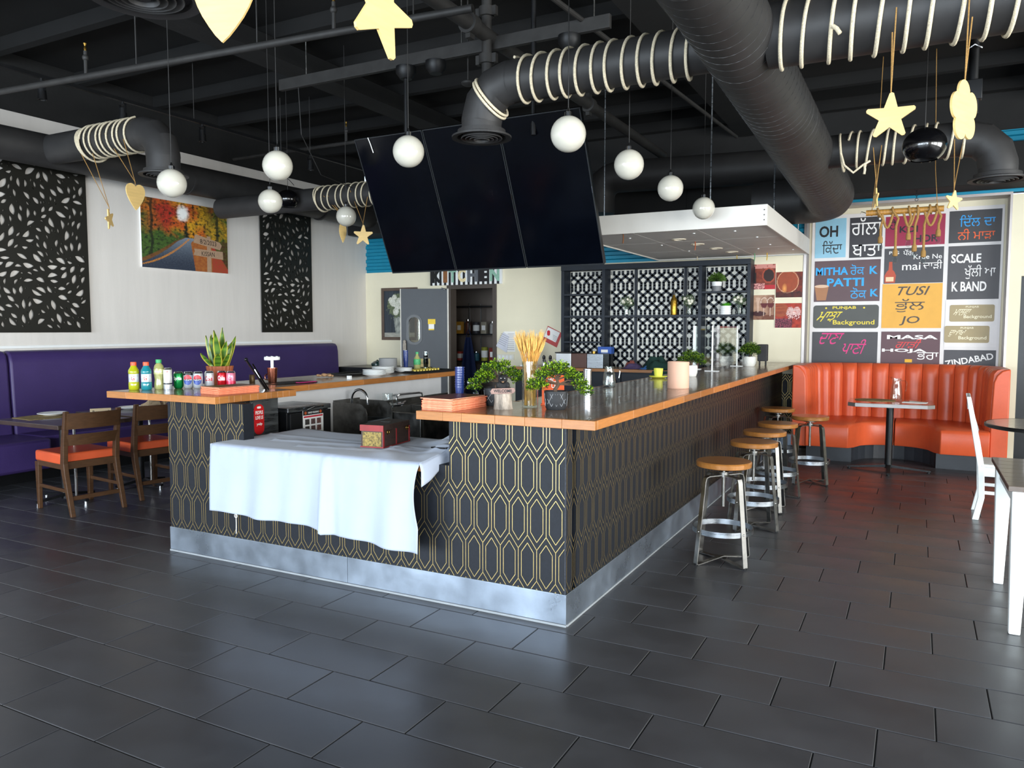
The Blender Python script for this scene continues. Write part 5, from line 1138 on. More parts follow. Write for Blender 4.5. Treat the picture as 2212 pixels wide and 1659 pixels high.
dup(c1, (-6.27, 4.66, 0), R(171), 'walnut chair with orange seat half hidden by the left end of the bar')
# ---- tables at the bench
M_dtop = mat('dark_table_top', '#3d3028', .3, var=.25, scale=5, stretch=(1, 6, 1), coat=.3)
def bench_table(loc, label):
    t = thing('bench_table', label, 'table', loc, 0, 'tables at the purple bench')
    MB().box(-.46, .46, -.33, .33, .685, .72).obj('tabletop', M_dtop, t, 0, bevel=.004)
    for x in (-.0,): MB().box(-.05, .05, -.05, .05, .66, .685).cyl((x, 0, .02), (x, 0, .66), .035, n=20).obj('column', M_blackmetal, t, 20)
    for k in range(4):
        a = R(90 * k); MB().bar((0, 0, .06), (math.cos(a) * .30, math.sin(a) * .26, .03), .05, .03, w2=.03, h2=.018).obj('base_foot', M_blackmetal, t, 0); MB().cyl((math.cos(a) * .28, math.sin(a) * .24, 0), (math.cos(a) * .28, math.sin(a) * .24, .022), .018).obj('chrome_glide', M_chrome, t)
    MB().cyl((.15, 0, .03), (.15, 0, .68), .012, n=10).obj('chrome_strut', M_chrome, t)
bench_table((-6.58, 4.10, 0), 'dark table before the purple bench, nearest the camera'); bench_table((-6.58, 4.84, 0), 'dark table before the purple bench, behind the left bar end')
def plate(label, c, r=.12, n=1, grp='plates on the bench tables', deep=.018):
    first = None
    for k in range(n):
        me = MB().lathe([(.001, 0), (r * .6, 0), (r * .64, .004), (r, deep), (r * .99, deep + .004), (r * .62, .009), (.001, .007)], (0, 0, 0), 32)
        o = me.obj('plate', M_china, None, 50, loc=(c[0], c[1], c[2] + k * (deep * .62))); tag(o, label if n == 1 else label % ('lowest', 'second', 'third', 'fourth', 'fifth', 'sixth', 'seventh')[k], 'plate', grp)
plate('white plate on a placemat at the bench table, nearest the wall', (-6.92, 4.22, .724), .125); plate('white plate behind the near walnut chair', (-6.42, 4.15, .722), .12); plate('white plate beside the crumpled napkins on the bench table', (-6.80, 4.92, .722), .12); plate('white plate under the crumpled brown napkins', (-6.45, 5.02, .722), .12)
o = MB().prism([(-.16, -.20), (.15, -.23), (.19, .02), (.12, .22), (-.14, .2), (-.2, 0)], lambda u, v, w: (u, v, w), 0, .003).obj('placemat', M_mat, None, 0, loc=(-6.86, 4.12, .7205)); tag(o, 'woven placemat under the plate on the near bench table', 'placemat')
t = thing('reserved_sign', 'small wooden block sign reading Reserved on the bench table', 'sign', (-6.53, 4.42, .7205), R(60))
MB().box(-.085, .085, -.012, .012, 0, .065).obj('block', mat('pale_wood', '#b9a482', .6, var=.12, scale=9), t, 0, bevel=.003)
l = MB(); lettering(l, 'Reserved', -.065, .065, .022, .048, lambda u, v: (u, -.0125, v), bold=.02); l.obj('lettering', M_ink, t, 0)
M_kraft = mat('kraft_napkin', '#a58f72', .8, var=.12)
t = thing('napkin_pile', 'crumpled brown paper napkins on the far bench table', 'napkins', (-6.56, 5.02, .73))
rn = random.Random(9)
for k in range(7):
    a = rn.uniform(0, 6.28); c = Vector((rn.uniform(-.09, .13), rn.uniform(-.1, .1), .01 + k * .008)); d = Vector((math.cos(a), math.sin(a), rn.uniform(.1, .7))) * .06; n = Vector((-math.sin(a), math.cos(a), rn.uniform(-.3, .5))) * .055
    MB().add([c - d - n, c + d - n * .6, c + d * 1.1 + n, c - d * .8 + n, c + Vector((0, 0, .03))], [(0, 1, 4), (1, 2, 4), (2, 3, 4), (3, 0, 4)]).obj('napkin_fold', M_kraft, t, 0, fix=False)
# ---- white painted table and chairs at the right edge
M_chalk = mat('white_painted_wood', '#e4e8e6', .45, var=.05, scale=12)
M_plank = mat('dark_plank', '#5d4f45', .35, var=.25, scale=5, stretch=(1.5, 12, 1), per_object=.1, coat=.3)
t = thing('plank_table', 'white table with dark plank top at the right edge', 'table', (.9, 4.87, 0))
for k in range(7): MB().box(-.485, .485, -.48 + k * .1372, -.48 + (k + 1) * .1372 - .002, .715, .742).obj('plank', M_plank, t, 0, bevel=.002, seg=1)
MB().box(-.45, .45, -.44, -.42, .63, .715).box(-.45, .45, .42, .44, .63, .715).box(-.45, -.43, -.42, .42, .63, .715).box(.43, .45, -.42, .42, .63, .715).obj('apron', M_chalk, t, 0)
for sx in (-1, 1):
    for sy in (-1, 1): MB().bar((sx * .425, sy * .425, .715), (sx * .43, sy * .43, 0), .085, .085, w2=.05, h2=.05).obj('leg', M_chalk, t, 0, bevel=.006)
def make_white_chair():
    t = thing('painted_chair', 'chair', 'chair', (0, 0, 0), 0, 'white painted chairs')    # faces +x
    for s in (-1, 1):
        y = s * .19
        P = [(-.235, 0), (-.19, 0), (-.155, .18), (-.165, .42), (-.20, .62), (-.275, .97), (-.305, .97), (-.245, .62), (-.21, .42), (-.20, .18)]
        MB().prism(P, lambda u, v, w: (u, w, v), y - .018, y + .018).obj('back_post', M_chalk, t, 0, bevel=.004)
        MB().bar((.19, y, .42), (.20, y, 0), .042, .042, w2=.03, h2=.03).obj('leg', M_chalk, t, 0, bevel=.004); MB().box(-.17, .19, y - .012, y + .012, .35, .42).obj('seat_rail', M_chalk, t, 0)
        MB().bar((-.17, y, .22), (.19, y, .22), .018, .025).obj('stretcher', M_chalk, t, 0)
    MB().box(.18, .2, -.19, .19, .35, .42).box(-.19, -.17, -.19, .19, .35, .42).obj('seat_rail', M_chalk, t, 0)
    MB().box(-.19, .225, -.21, .21, .42, .445).obj('seat', M_chalk, t, 0, bevel=.008)
    for z0, z1, x in ((.87, .97, -.275), (.66, .71, -.215)): MB().bar((x - .01, -.19, (z0 + z1) / 2), (x - .01, .19, (z0 + z1) / 2), .02, z1 - z0).obj('back_rail', M_chalk, t, 0, bevel=.004)
    for y in (-.1, 0, .1): MB().bar((-.215, y, .70), (-.27, y, .88), .03, .012, up=(1, 0, 0)).obj('back_spindle', M_chalk, t, 0)
    return t
w1 = make_white_chair(); w1.location = (.67, 7.2, 0); w1.rotation_euler = (0, 0, R(-2)); w1['label'] = 'white painted chair seen from the side before the orange booth'
dup(w1, (.92, 6.45, 0), R(80), 'white painted chair cut off by the right edge at the round table')
t = thing('round_table', 'round mosaic topped table at the right edge behind the plank table', 'table', (.98, 7.22, 0))
MB().lathe([(.001, .735), (.46, .735), (.475, .745), (.47, .755), (.001, .757)], (0, 0, 0), 48).obj('tabletop', mat('mosaic_top', '#a39783', .25, var=.5, scale=28, coat=.5), t); MB().lathe([(.47, .725), (.482, .73), (.482, .75), (.474, .756)], (0, 0, 0), 48).obj('rim', M_blackmetal, t)
MB().cyl((0, 0, .03), (0, 0, .735), .035).obj('column', M_blackmetal, t)
for k in range(4): a = R(45 + 90 * k); MB().bar((0, 0, .07), (math.cos(a) * .34, math.sin(a) * .34, .015), .05, .03).obj('base_foot', M_blackmetal, t, 0)
# ================================================================== SMALL THINGS
WT = Z1 + .0005      # top of the worktops
# ---- drinks on the left worktop
def clear_mat(name, col):
    return mat(name, col, .12, var=.05, coat=.5)
def bottle(label, loc, body, cap, lab, h=.195, r=.036, waist=False, text=None):
    t = thing('drink_bottle', label, 'bottle', loc, R(60), 'drink bottles on the left worktop')
    if not waist: prof = [(.001, 0), (r * .85, 0), (r, .008), (r, .05), (r * .93, .056), (r * .93, .112), (r, .118), (r, .128), (r * .93, .140), (r * .55, .163), (r * .5, h - .022)]
    else: prof = [(.001, 0), (r * .8, 0), (r * .95, .01), (r * .93, .04), (r * .80, .07), (r * .92, .10), (r * .95, .145), (r * .8, .168), (r * .42, .185), (r * .38, h - .018)]
    MB().lathe(prof, (0, 0, 0), 28).obj('bottle', body, t, 50)
    MB().lathe([(.001, h), (r * .52, h), (r * .55, h - .004), (r * .55, h - .024), (r * .5, h - .026)], (0, 0, 0), 20).obj('cap', cap, t)
    if not waist: MB().lathe([(r * .945, .056), (r * .95, .058), (r * .95, .110), (r * .945, .112)], (0, 0, 0), 28).obj('label_band', lab, t)
    else: MB().lathe([(r * .962, .108), (r * .975, .112), (r * .975, .14), (r * .962, .143)], (0, 0, 0), 28).obj('label_band', lab, t)
    if text:
        l = MB(); zz = (.066, .10) if not waist else (.115, .138); rr_ = r * (.958 if not waist else .985)
        lettering(l, text, -.30 * len(text) ** .5, .30 * len(text) ** .5, zz[0], zz[1], lambda u, v: (rr_ * math.cos(u - 1.9), rr_ * math.sin(u - 1.9), v), bold=.02); l.obj('lettering', mat('label_red' if not waist else 'label_white', '#c0392b' if not waist else '#f4f4ee', .5), t, 0)
    return t
M_labsil = mat('label_silver', '#b9bec4', .35, .2, var=.3, scale=60)
bottle('yellow sports drink bottle, leftmost on the worktop', (-4.86, 3.547, WT), clear_mat('drink_yellow', '#a3a51a'), mat('cap_orange', '#e2542c', .4), M_labsil, text='G')
bottle('teal sports drink bottle between yellow and lemonade bottles', (-4.783, 3.588, WT), clear_mat('drink_teal', '#1d7a85'), mat('cap_orange', '#e2542c', .4), M_labsil, text='G')
bottle('pale lemonade bottle with green cap', (-4.75, 3.665, WT), clear_mat('drink_lemon', '#9a9a62'), mat('cap_green', '#2f9a5a', .4), mat('label_pale', '#b9b97e', .4, var=.4, scale=50), h=.211, waist=True, text='simply')
def can(label, loc, h, r, cols, text=None, ink='#f2f2f2', sign=0):
    t = thing('drink_can', label, 'can', loc, R(60), 'drink cans on the left worktop')
    MB().lathe([(.001, .004), (r * .7, 0), (r * .8, .003), (r, .014), (r, h - .014), (r * .84, h - .003), (r * .82, h), (r * .78, h - .003), (.001, h - .004)], (0, 0, 0), 26).obj('can_body', mat('can' + cols[0], cols[0], .25, .45, var=.06), t, 40)
    MB().lathe([(r * .99, h - .0135), (r * .845, h - .0025), (r * .83, h + .0006), (r * .79, h + .0006)], (0, 0, 0), 26).obj('rim', M_chrome, t)
    if len(cols) > 1:
        for k, (z0, z1, c) in enumerate(cols[1:]): MB().lathe([(r * 1.004, z0 * h), (r * 1.006, z0 * h + .001), (r * 1.006, z1 * h - .001), (r * 1.004, z1 * h)], (0, 0, 0), 26).obj('printed_band', mat('can' + c, c, .3, .3), t)
    if sign:
        for a0, a1, c in ((.05, .95, '#c9202f'), (-.95, -.05, '#1f3f8f')):
            hm = MB(); rad = r * 1.009
            for k in range(12):
                q0, q1 = -1 + k / 6, -1 + (k + 1) / 6; h0, h1 = [.30 * h * math.sqrt(max(0, 1 - q * q)) for q in (q0, q1)]; sg = 1 if a0 > 0 else -1; g0 = .03 * h * sg
                P_ = lambda q, dv: (rad * math.cos(-1.9 + .95 * q), rad * math.sin(-1.9 + .95 * q), .52 * h + dv)
                hm.add([P_(q0, min(g0, sg * h0) if sg > 0 else max(g0, -h0)), P_(q1, min(g0, sg * h1) if sg > 0 else max(g0, -h1)), P_(q1, sg * h1), P_(q0, sg * h0)], [(0, 1, 2, 3)])
            hm.obj('printed_half_disc', mat('can' + c, c, .3), t, 0)
    if text:
        l = MB(); lettering(l, text[0], -1.9 - text[1], -1.9 + text[1], h * text[2], h * text[3], lambda u, v: (r * 1.012 * math.cos(u), r * 1.012 * math.sin(u), v), bold=.03); l.obj('lettering', mat('canink' + ink, ink, .4), t, 0)
can('tall slim white can next to the lemonade bottle', (-4.686, 3.686, WT), .151, .029, ['#e3e2dd', (.0, .2, '#a9adb3'), (.24, .30, '#22252c')], ('Red', .35, .80, .88), '#c8322e')
can('green soda can in the row', (-4.692, 3.779, WT), .120, .033, ['#0c7f3c'], ('Sprite', .85, .45, .72), '#eef5ee')
can('black topped cola can with round red and blue emblem', (-4.625, 3.81, WT), .120, .033, ['#b9bcc0', (.80, .90, '#15161a')], ('PEPSI', .55, .46, .60), '#15161a', 1)
can('silver cola can with round red and blue emblem', (-4.565, 3.843, WT), .120, .033, ['#c3c8ce'], ('PEPSI', .55, .46, .60), '#15161a', 1)
can('silver cola can with red lettering', (-4.545, 3.925, WT), .120, .033, ['#c9cacc'], ('Coke', .8, .42, .72), '#b81c28')
can('red cola can second from the pink end', (-4.50, 4.0, WT), .120, .033, ['#b3121f'], ('Coke', .8, .42, .72), '#f2eeee')
can('pink soda can at the right end of the row', (-4.44, 4.03, WT), .118, .033, ['#e37f95', (.2, .4, '#c92a4a')], ('dr', .4, .45, .7), '#a51e3a')
# ---- stacks of menus
def menus(label, loc, rz, n, w, d, zt, grp):
    rm = random.Random(n)
    for k in range(n):
        t = thing('menu', label % (k + 1 if False else ('bottom', 'second', 'third', 'fourth', 'fifth', 'sixth', 'seventh', 'eighth', 'ninth', 'tenth', 'top')[k if k < n - 1 else 10]), 'menu', (loc[0] + rm.uniform(-.004, .004), loc[1] + rm.uniform(-.006, .006), loc[2] + k * zt), rz + R(rm.uniform(-1.5, 1.5)), grp)
        MB().box(-w / 2, w / 2, -d / 2, d / 2, 0, .0013).box(-w / 2, w / 2, -d / 2, d / 2, zt - .0019, zt - .0006).box(-w / 2, -w / 2 + .0012, -d / 2, d / 2, .0013, zt - .0019).obj('cover', M_menu if k < n - 1 else mat('menu_top_cover', '#7a3a2a', .4, var=.2), t, 0)
        MB().box(-w / 2 + .0013, w / 2 - .004, -d / 2 + .002, d / 2 - .002, .0014, zt - .002).obj('pages', mat('menu_pages', '#f0b08c', .6, var=.2, scale=40), t, 0)
menus('orange menu in the right-hand stack, %s of the pile', (-2.203, 3.53, WT), R(-4), 10, .20, .32, .0065, 'orange menus stacked on the right worktop')
menus('orange menu in the left-hand stack, %s of the pile', (-4.06, 3.68, WT), R(-7), 9, .20, .31, .0055, 'orange menus stacked on the left worktop')
# ---- snake plant
t = thing('snake_plant', 'variegated snake plant in a fluted terracotta pot on the left worktop', 'plant', (-4.80, 4.25, WT))
MB().lathe([(.001, 0), (.070, 0), (.075, .01), (.098, .13), (.099, .14), (.09, .14), (.088, .125), (.001, .12)], (0, 0, 0), 96, .035, 20).obj('pot', mat('terracotta_plastic', '#9c5434', .5, var=.12), t, 40)
MB().lathe([(.001, .128), (.085, .126)], (0, 0, 0), 24).obj('soil', mat('soil', '#3a2a1e', .9, var=.4, scale=60), t)
def snake_mat():
    m = bpy.data.materials.new('snake_leaf'); m.use_nodes = True; N = m.node_tree.nodes; L = m.node_tree.links; p = N['Principled BSDF']
    a = N.new('ShaderNodeVertexColor'); a.layer_name = 'print'; nz = N.new('ShaderNodeTexNoise'); nz.inputs['Scale'].default_value = 60
    mp = N.new('ShaderNodeMapping'); tc = N.new('ShaderNodeTexCoord'); mp.inputs['Scale'].default_value = (.3, .3, 1.6); L.new(tc.outputs['Object'], mp.inputs[0]); L.new(mp.outputs[0], nz.inputs['Vector'])
    mx = N.new('ShaderNodeMix'); mx.data_type = 'RGBA'; mx.blend_type = 'MULTIPLY'; mx.inputs[0].default_value = .6; L.new(a.outputs[0], mx.inputs[6]); L.new(nz.outputs['Color'], mx.inputs[7])
    L.new(a.outputs[0], p.inputs['Base Color']); p.inputs['Roughness'].default_value = .4; return m
M_snake = snake_mat(); rs = random.Random(12)
for k in range(17):
    a = rs.uniform(0, 6.28); lean = rs.uniform(.02, .09); H = rs.uniform(.20, .345); low = k > 12
    if low: H = .15; lean = .11
    w = rs.uniform(.02, .03); b0 = Vector((math.cos(a) * rs.uniform(.0, .05), math.sin(a) * rs.uniform(0, .05), .12)); d = Vector((math.cos(a), math.sin(a), 0)); n = Vector((-d.y, d.x, 0)); fac = rs.uniform(-.9, .9); n = (n + d * fac).normalized()
    n = (n * .4 + RT * .9).normalized(); vs = []; cs = []
    for j in range(11):
        q = j / 10; c = b0 + d * (lean * q ** (1.2 if not low else .7)) + Vector((0, 0, H * q - (.03 * q * q if low else 0))); ww = w * (.75 + .5 * math.sin(math.pi * q * .75)) * (1 - q ** 4)
        for s_ in (-1, -.62, 0, .62, 1):
            vs.append(c + n * (ww * s_) + d * (.012 * (abs(s_) - .4) * (1 - q)) + n.cross(Vector((0, 0, 1))) * .01 * abs(s_)); e_ = lin('#c2b43c') if abs(s_) == 1 else mixc(lin('#274714'), lin('#5f8426'), .5 + .5 * math.sin(j * 2.4 + k)); cs.append(e_)
    mb = MB(); mb.add(vs, [(j * 5 + i, j * 5 + i + 1, j * 5 + 6 + i, j * 5 + 5 + i) for j in range(10) for i in range(4)]); me = mb.mesh('leaf'); ca = me.color_attributes.new('print', 'FLOAT_COLOR', 'POINT'); ca.data.foreach_set('color', [x for c in cs for x in (*c, 1)])
    link('leaf', me, M_snake, t, 60)
# ---- the rest of the left worktop
o = MB().lathe([(.001, 0), (.021, 0), (.022, .003), (.022, .057), (.02, .06), (.018, .058), (.001, .05)], (0, 0, 0), 24).obj('bronze_tin', mat('bronze_tin', '#5e4a30', .4, .5, var=.15), None, loc=(-4.72, 4.5, WT)); tag(o, 'small bronze tin beside the snake plant', 'tin')
t = thing('copper_mug', 'copper mug holding a white tiered stirrer holder on the left worktop', 'mug', (-4.47, 4.47, WT + .006), R(200))
M_copper = mat('copper', '#b5705a', .25, 1, var=.12, stretch=(1, 1, .1), scale=20)
MB().lathe([(.001, 0), (.030, 0), (.032, .006), (.041, .115), (.038, .115), (.03, .01), (.001, .008)], (0, 0, 0), 30).obj('cup', M_copper, t); MB().tube([(.034, 0, .02), (.058, 0, .025), (.062, 0, .05), (.05, 0, .065), (.037, 0, .065)], .005, 8).obj('handle', M_copper, t)
MB().cyl((0, 0, .01), (0, 0, .185), .012, n=14).obj('stem', M_white, t); MB().lathe([(.001, .18), (.058, .178), (.06, .182), (.06, .20), (.056, .204), (.001, .204)], (0, 0, 0), 30).obj('disc', M_white, t)
for k in range(6): a = R(60 * k); MB().lathe([(.008, .203), (.008, .206), (.004, .208), (.001, .208)], (.042 * math.cos(a), .042 * math.sin(a), 0), 10).obj('knob', M_white, t)
o = MB().box(-.19, .19, -.11, .11, 0, .005).obj('bar_mat', M_plastic_black, None, 0, bevel=.002, loc=(-4.40, 4.58, WT)); o.rotation_euler = (0, 0, R(78)); tag(o, 'black rubber bar mat under the copper mug', 'mat')
o = MB().box(-.09, .09, -.02, .02, 0, .006).obj('pen_pouch', mat('magenta_plastic', '#b0286a', .4), None, 0, bevel=.002, loc=(-4.26, 4.62, WT + .0055)); o.rotation_euler = (0, 0, R(84)); tag(o, 'flat magenta packet on the black bar mat', 'packet')
t = thing('tablet_stand', 'black folding tablet stand leaning on the left worktop', 'stand', (-4.12, 4.02, WT))
MB().bar((.10, -.06, .002), (-.17, .02, .20), .02, .012, up=(.5, .8, .3)).bar((.10, -.04, .002), (-.15, .06, .17), .012, .01, up=(.5, .8, .3)).obj('rest_bar', M_plastic_black, t, 0, bevel=.002); MB().bar((-.10, .03, .135), (-.02, .05, .002), .006, .006).bar((-.02, .05, .003), (.09, -.03, .003), .006, .006).obj('wire_leg', M_chrome, t, 0); MB().ball((-.175, .022, .205), .014, 10).obj('grip', M_plastic_black, t)
t = thing('ginger_root', 'knobbly ginger pieces lying on the left worktop', 'ginger', (-4.62, 5.25, WT)); rg = random.Random(2); gm = MB()
for k in range(9): gm.ball((rg.uniform(-.05, .05), rg.uniform(-.04, .04), .012 + rg.uniform(0, .014)), rg.uniform(.012, .02), 10, (1.4, 1, .8))
gm.obj('root_lobes', mat('ginger', '#b08a66', .8, var=.25, scale=30), t, 60)
o = MB().cbox((0, 0, .016), (.032, .032, .032)).obj('sugar_caddy', M_white, None, 0, bevel=.003, loc=(-4.242, 5.12, WT)); MB().box(-.012, .012, -.0165, -.016, .006, .026).obj('paper_slip', M_paper, o, 0); tag(o, 'tiny white cube near the front edge of the left worktop', 'caddy')
for lab, x, y, r, n in (('white plate in the front stack of the left worktop, %s from below', -4.335, 5.58, .105, 4), ('white plate in the rear stack of the left worktop, %s from below', -4.45, 5.86, .105, 5), ('white plate in the small stack of the left worktop, %s from below', -4.44, 6.18, .082, 3)):
    plate(lab, (x, y, WT), r, n, 'plates stacked on the left worktop', .02)
for k in range(8):
    o = MB().lathe([(.001, 0), (.055, 0), (.088, .035), (.092, .05), (.088, .05), (.05, .006), (.001, .005)], (0, 0, 0), 30).obj('bowl', mat('grey_china', '#8f9090', .35, var=.05), None, 50, loc=(-4.72, 6.3, WT + k * .0118)); tag(o, 'grey bowl in the nested stack behind the plates, %s from below' % ('lowest', 'second', 'third', 'fourth', 'fifth', 'sixth', 'seventh', 'eighth')[k], 'bowl', 'grey bowls nested on the left worktop')
M_bluecup = mat('blue_plastic_cup', '#1b2f6a', .25, var=.1, coat=.3)
def cup_stack(lab, loc, n, dz, r, h, m, grp, nm='tumbler'):
    W_ = ('lowest', 'second', 'third', 'fourth', 'fifth', 'sixth', 'seventh', 'eighth', 'ninth', 'tenth', 'eleventh', 'twelfth')
    base = None
    for k in range(n):
        o = MB().lathe([(.001, 0), (r * .78, 0), (r, h), (r * 1.06, h), (r * 1.06, h - .006), (r * .95, h - .004), (r * .74, .004), (.001, .004)], (0, 0, 0), 22).obj(nm, m, None, 50, loc=(loc[0], loc[1], loc[2] + k * dz)); tag(o, lab % W_[k], 'cup', grp)
cup_stack('blue plastic tumbler in the stack behind the grey bowls, %s from below', (-4.66, 6.52, WT), 7, .017, .026, .105, M_bluecup, 'blue tumblers on the left worktop')
bt_ = thing('drink_bottle', 'green labelled bottle beside the blue tumblers on the left worktop', 'bottle', (-4.56, 6.58, WT), 0, 'bottles')
MB().lathe([(.001, 0), (.033, 0), (.036, .008), (.034, .06), (.036, .10), (.03, .125), (.014, .155), (.013, .175)], (0, 0, 0), 22).obj('bottle', clear_mat('drink_lemon', '#9a9a62'), bt_, 50); MB().lathe([(.036, .06), (.0375, .062), (.0375, .115), (.034, .118)], (0, 0, 0), 22).obj('label_band', mat('green_label', '#3f9a5f', .5, var=.5, scale=50), bt_); MB().lathe([(.016, .17), (.016, .19), (.001, .191)], (0, 0, 0), 14).obj('cap', mat('cap_green', '#2f9a5a', .4), bt_)
cup_stack('clear glass in the stack behind the green labelled bottle, %s from below', (-4.52, 6.68, WT), 4, .03, .028, .10, M_glass, 'clear glasses on the left worktop', 'drinking_glass')
t = thing('serving_tray', 'black tray of small golden lamp holders at the end of the left worktop', 'tray', (-4.36, 6.42, WT), R(88))
MB().box(-.30, .30, -.15, .15, 0, .006).box(-.30, .30, -.15, -.142, .006, .02).box(-.30, .30, .142, .15, .006, .02).box(-.30, -.292, -.142, .142, .006, .02).box(.292, .30, -.142, .142, .006, .02).obj('tray', M_plastic_black, t, 0)
M_goldb = mat('gold_bead', '#d9c258', .3, .3, var=.25)
for i in range(9):
    for j in range(3):
        o = MB().lathe([(.001, 0), (.013, 0), (.016, .012), (.012, .02), (.004, .024), (.001, .025)], (0, 0, 0), 10).obj('tea_light', M_goldb, None, 50, loc=(-4.44 + j * .05, 6.22 + i * .052, WT + .0065)); tag(o, 'golden tea light on the black tray, %s row, %s from the near end' % (('third', 'second', 'first')[j], ('first', 'second', 'third', 'fourth', 'fifth', 'sixth', 'seventh', 'eighth', 'ninth')[i]), 'tea light', 'golden tea lights on the black tray')
o = MB().box(-.2, .2, -.14, .14, 0, .006).box(-.2, .2, -.14, -.132, .006, .018).box(-.2, .2, .132, .14, .006, .018).box(-.2, -.192, -.132, .132, .006, .018).box(.192, .2, -.132, .132, .006, .018).obj('serving_tray', M_plastic_black, None, 0, loc=(-4.66, 5.70, WT)); o.rotation_euler = (0, 0, R(85)); tag(o, 'empty black tray left of the plate stacks', 'tray')
# low black side counter in the far left corner
t = thing('side_counter', 'black topped side counter in the far left corner', 'counter', (-7.75, 9.95, 0)); MB().box(-.5, .9, -.35, .48, .86, .90).obj('top', M_plastic_black, t, 0, bevel=.003); MB().box(-.48, .88, -.32, .46, 0, .86).obj('carcass', M_plastic_black, t, 0)
t = thing('glass_teapot', 'dark glass teapot on the black side counter', 'teapot', (-7.55, 9.8, .901)); MB().lathe([(.001, 0), (.07, 0), (.10, .03), (.10, .06), (.06, .09), (.03, .10), (.015, .11), (.001, .12)], (0, 0, 0), 22).obj('pot', mat('smoked_glass', '#16302c', .12, coat=.6), t); MB().tube([(.09, 0, .07), (.13, 0, .07), (.13, 0, .03), (.095, 0, .03)], .007, 8).obj('handle', M_plastic_black, t)
o = MB().box(-.03, .03, -.006, .006, -.24, .10).ball((0, 0, .12), .03, 10, (1, .4, 1)).obj('cleaning_glove', mat('dusty_plastic', '#a39a8e', .6, var=.3, scale=30), None, 30, bevel=.01, loc=(-7.24, 10.10, 1.18)); tag(o, 'dusty grey glove pair hanging on the edge of the kitchen door', 'gloves')
# ---- bonsai trees
def bonsai(label, loc, pot_w, pot_h, potmat, linemat, H, spread, clumps, group, rz=0, leafA=M_leafA, leafB=M_leafB, seed=1, lf=.010, per=230, tr=.012):
    t = thing('bonsai', label, 'plant', loc, rz, group); w = pot_w / 2; rb_ = random.Random(seed)
    def sq(r, z, k=.72): return [(r * (abs(math.cos(a)) ** k) * (1 if math.cos(a) > 0 else -1), r * (abs(math.sin(a)) ** k) * (1 if math.sin(a) > 0 else -1), z) for a in (2 * math.pi * i / 32 for i in range(32))]
    rows = [sq(w * .80, 0), sq(w * .88, .012), sq(w * .98, pot_h * .5), sq(w, pot_h * .93), sq(w, pot_h), sq(w * .9, pot_h), sq(w * .88, pot_h * .85)]
    mb = MB(); mb.add([p for r_ in rows for p in r_], [(j * 32 + i, j * 32 + (i + 1) % 32, j * 32 + 32 + (i + 1) % 32, j * 32 + 32 + i) for j in range(6) for i in range(32)] + [tuple(range(31, -1, -1)), tuple(range(192, 224))]); mb.obj('pot', potmat, t, 45)
    ln = MB()
    for f in range(4):
        a = R(90 * f); ca, sa = math.cos(a), math.sin(a)
        for k in range(-3, 4):
            for s in (-1, 1):
                pts = []
                for q in range(6):
                    z = pot_h * (.2 + .68 * q / 5); u = k * w * .42 + s * (q / 5) * w * .42 * 1.3
                    if abs(u) > w * .80: continue
                    d = w * (.86 + .13 * z / pot_h) * 1.012; d *= (1 - .10 * (abs(u) / w) ** 3); pts.append((d * ca - u * sa, d * sa + u * ca, z))
                if len(pts) > 1: ln.tube(pts, .0011, 4)
    ln.obj('diamond_relief', linemat, t, 0)
    b = Vector((0, 0, pot_h * .8)); tp = [b, b + Vector((-.004, 0, H * .18)), b + Vector((.014, .0, H * .36)), b + Vector((.006, .005, H * .52)), b + Vector((.012, .0, H * .68))]
    MB().tube(tp, [tr, tr * .9, tr * .75, tr * .6, tr * .4], 8).obj('trunk', M_bark, t)
    br = MB(); fa = MB(); fb = MB()
    for (cx, cy, cz, cr) in clumps:
        cr *= 1.18; c = Vector((cx, cy, pot_h + cz)); br.tube([tp[2] if cz < .07 else tp[3], (tp[3] + c) / 2 + Vector((0, 0, .008)), c], [.005, .004, .002], 6)
        for k in range(int(per * (cr / .04) ** 2)):
            v = Vector((rb_.gauss(0, 1), rb_.gauss(0, 1), rb_.gauss(0, .6))); v = Vector((v.x, v.y, v.z * .62)).normalized() * (rb_.random() ** .33) * cr; v.z *= .62; p = c + v; d = (v.normalized() * .7 + Vector((rb_.uniform(-.7, .7), rb_.uniform(-.7, .7), rb_.uniform(-.1, .9)))).normalized()
            s = d.cross(Vector((rb_.uniform(-1, 1), rb_.uniform(-1, 1), 1))).normalized(); L = lf * rb_.uniform(.8, 1.5); W_ = lf * .36
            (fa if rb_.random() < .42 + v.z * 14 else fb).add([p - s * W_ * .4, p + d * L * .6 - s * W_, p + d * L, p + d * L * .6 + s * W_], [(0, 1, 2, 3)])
    br.obj('branches', M_bark, t)
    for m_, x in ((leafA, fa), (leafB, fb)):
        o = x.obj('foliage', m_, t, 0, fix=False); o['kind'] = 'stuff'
    return t
M_pot_b = mat('black_pot', '#1e1f22', .6, var=.2, scale=30); M_pot_l = mat('grey_line', '#8b8d90', .6)
CLA = [(-.115, 0, .035, .04), (-.13, .02, .0, .034), (-.075, .03, .075, .042), (-.035, 0, .115, .045), (.015, .02, .13, .045), (.05, 0, .10, .045), (.095, 0, .075, .042), (.12, -.02, .045, .034), (-.055, -.03, .06, .036), (.055, .03, .065, .03)]
CLB = [(-.105, 0, .045, .040), (-.12, .02, .015, .032), (-.06, .02, .085, .044), (-.02, 0, .12, .045), (.02, .02, .135, .040), (.05, 0, .105, .045), (.095, 0, .075, .042), (.125, -.01, .04, .038), (.15, 0, .01, .034), (.165, .0, -.012, .026), (-.075, -.02, .03, .03)]
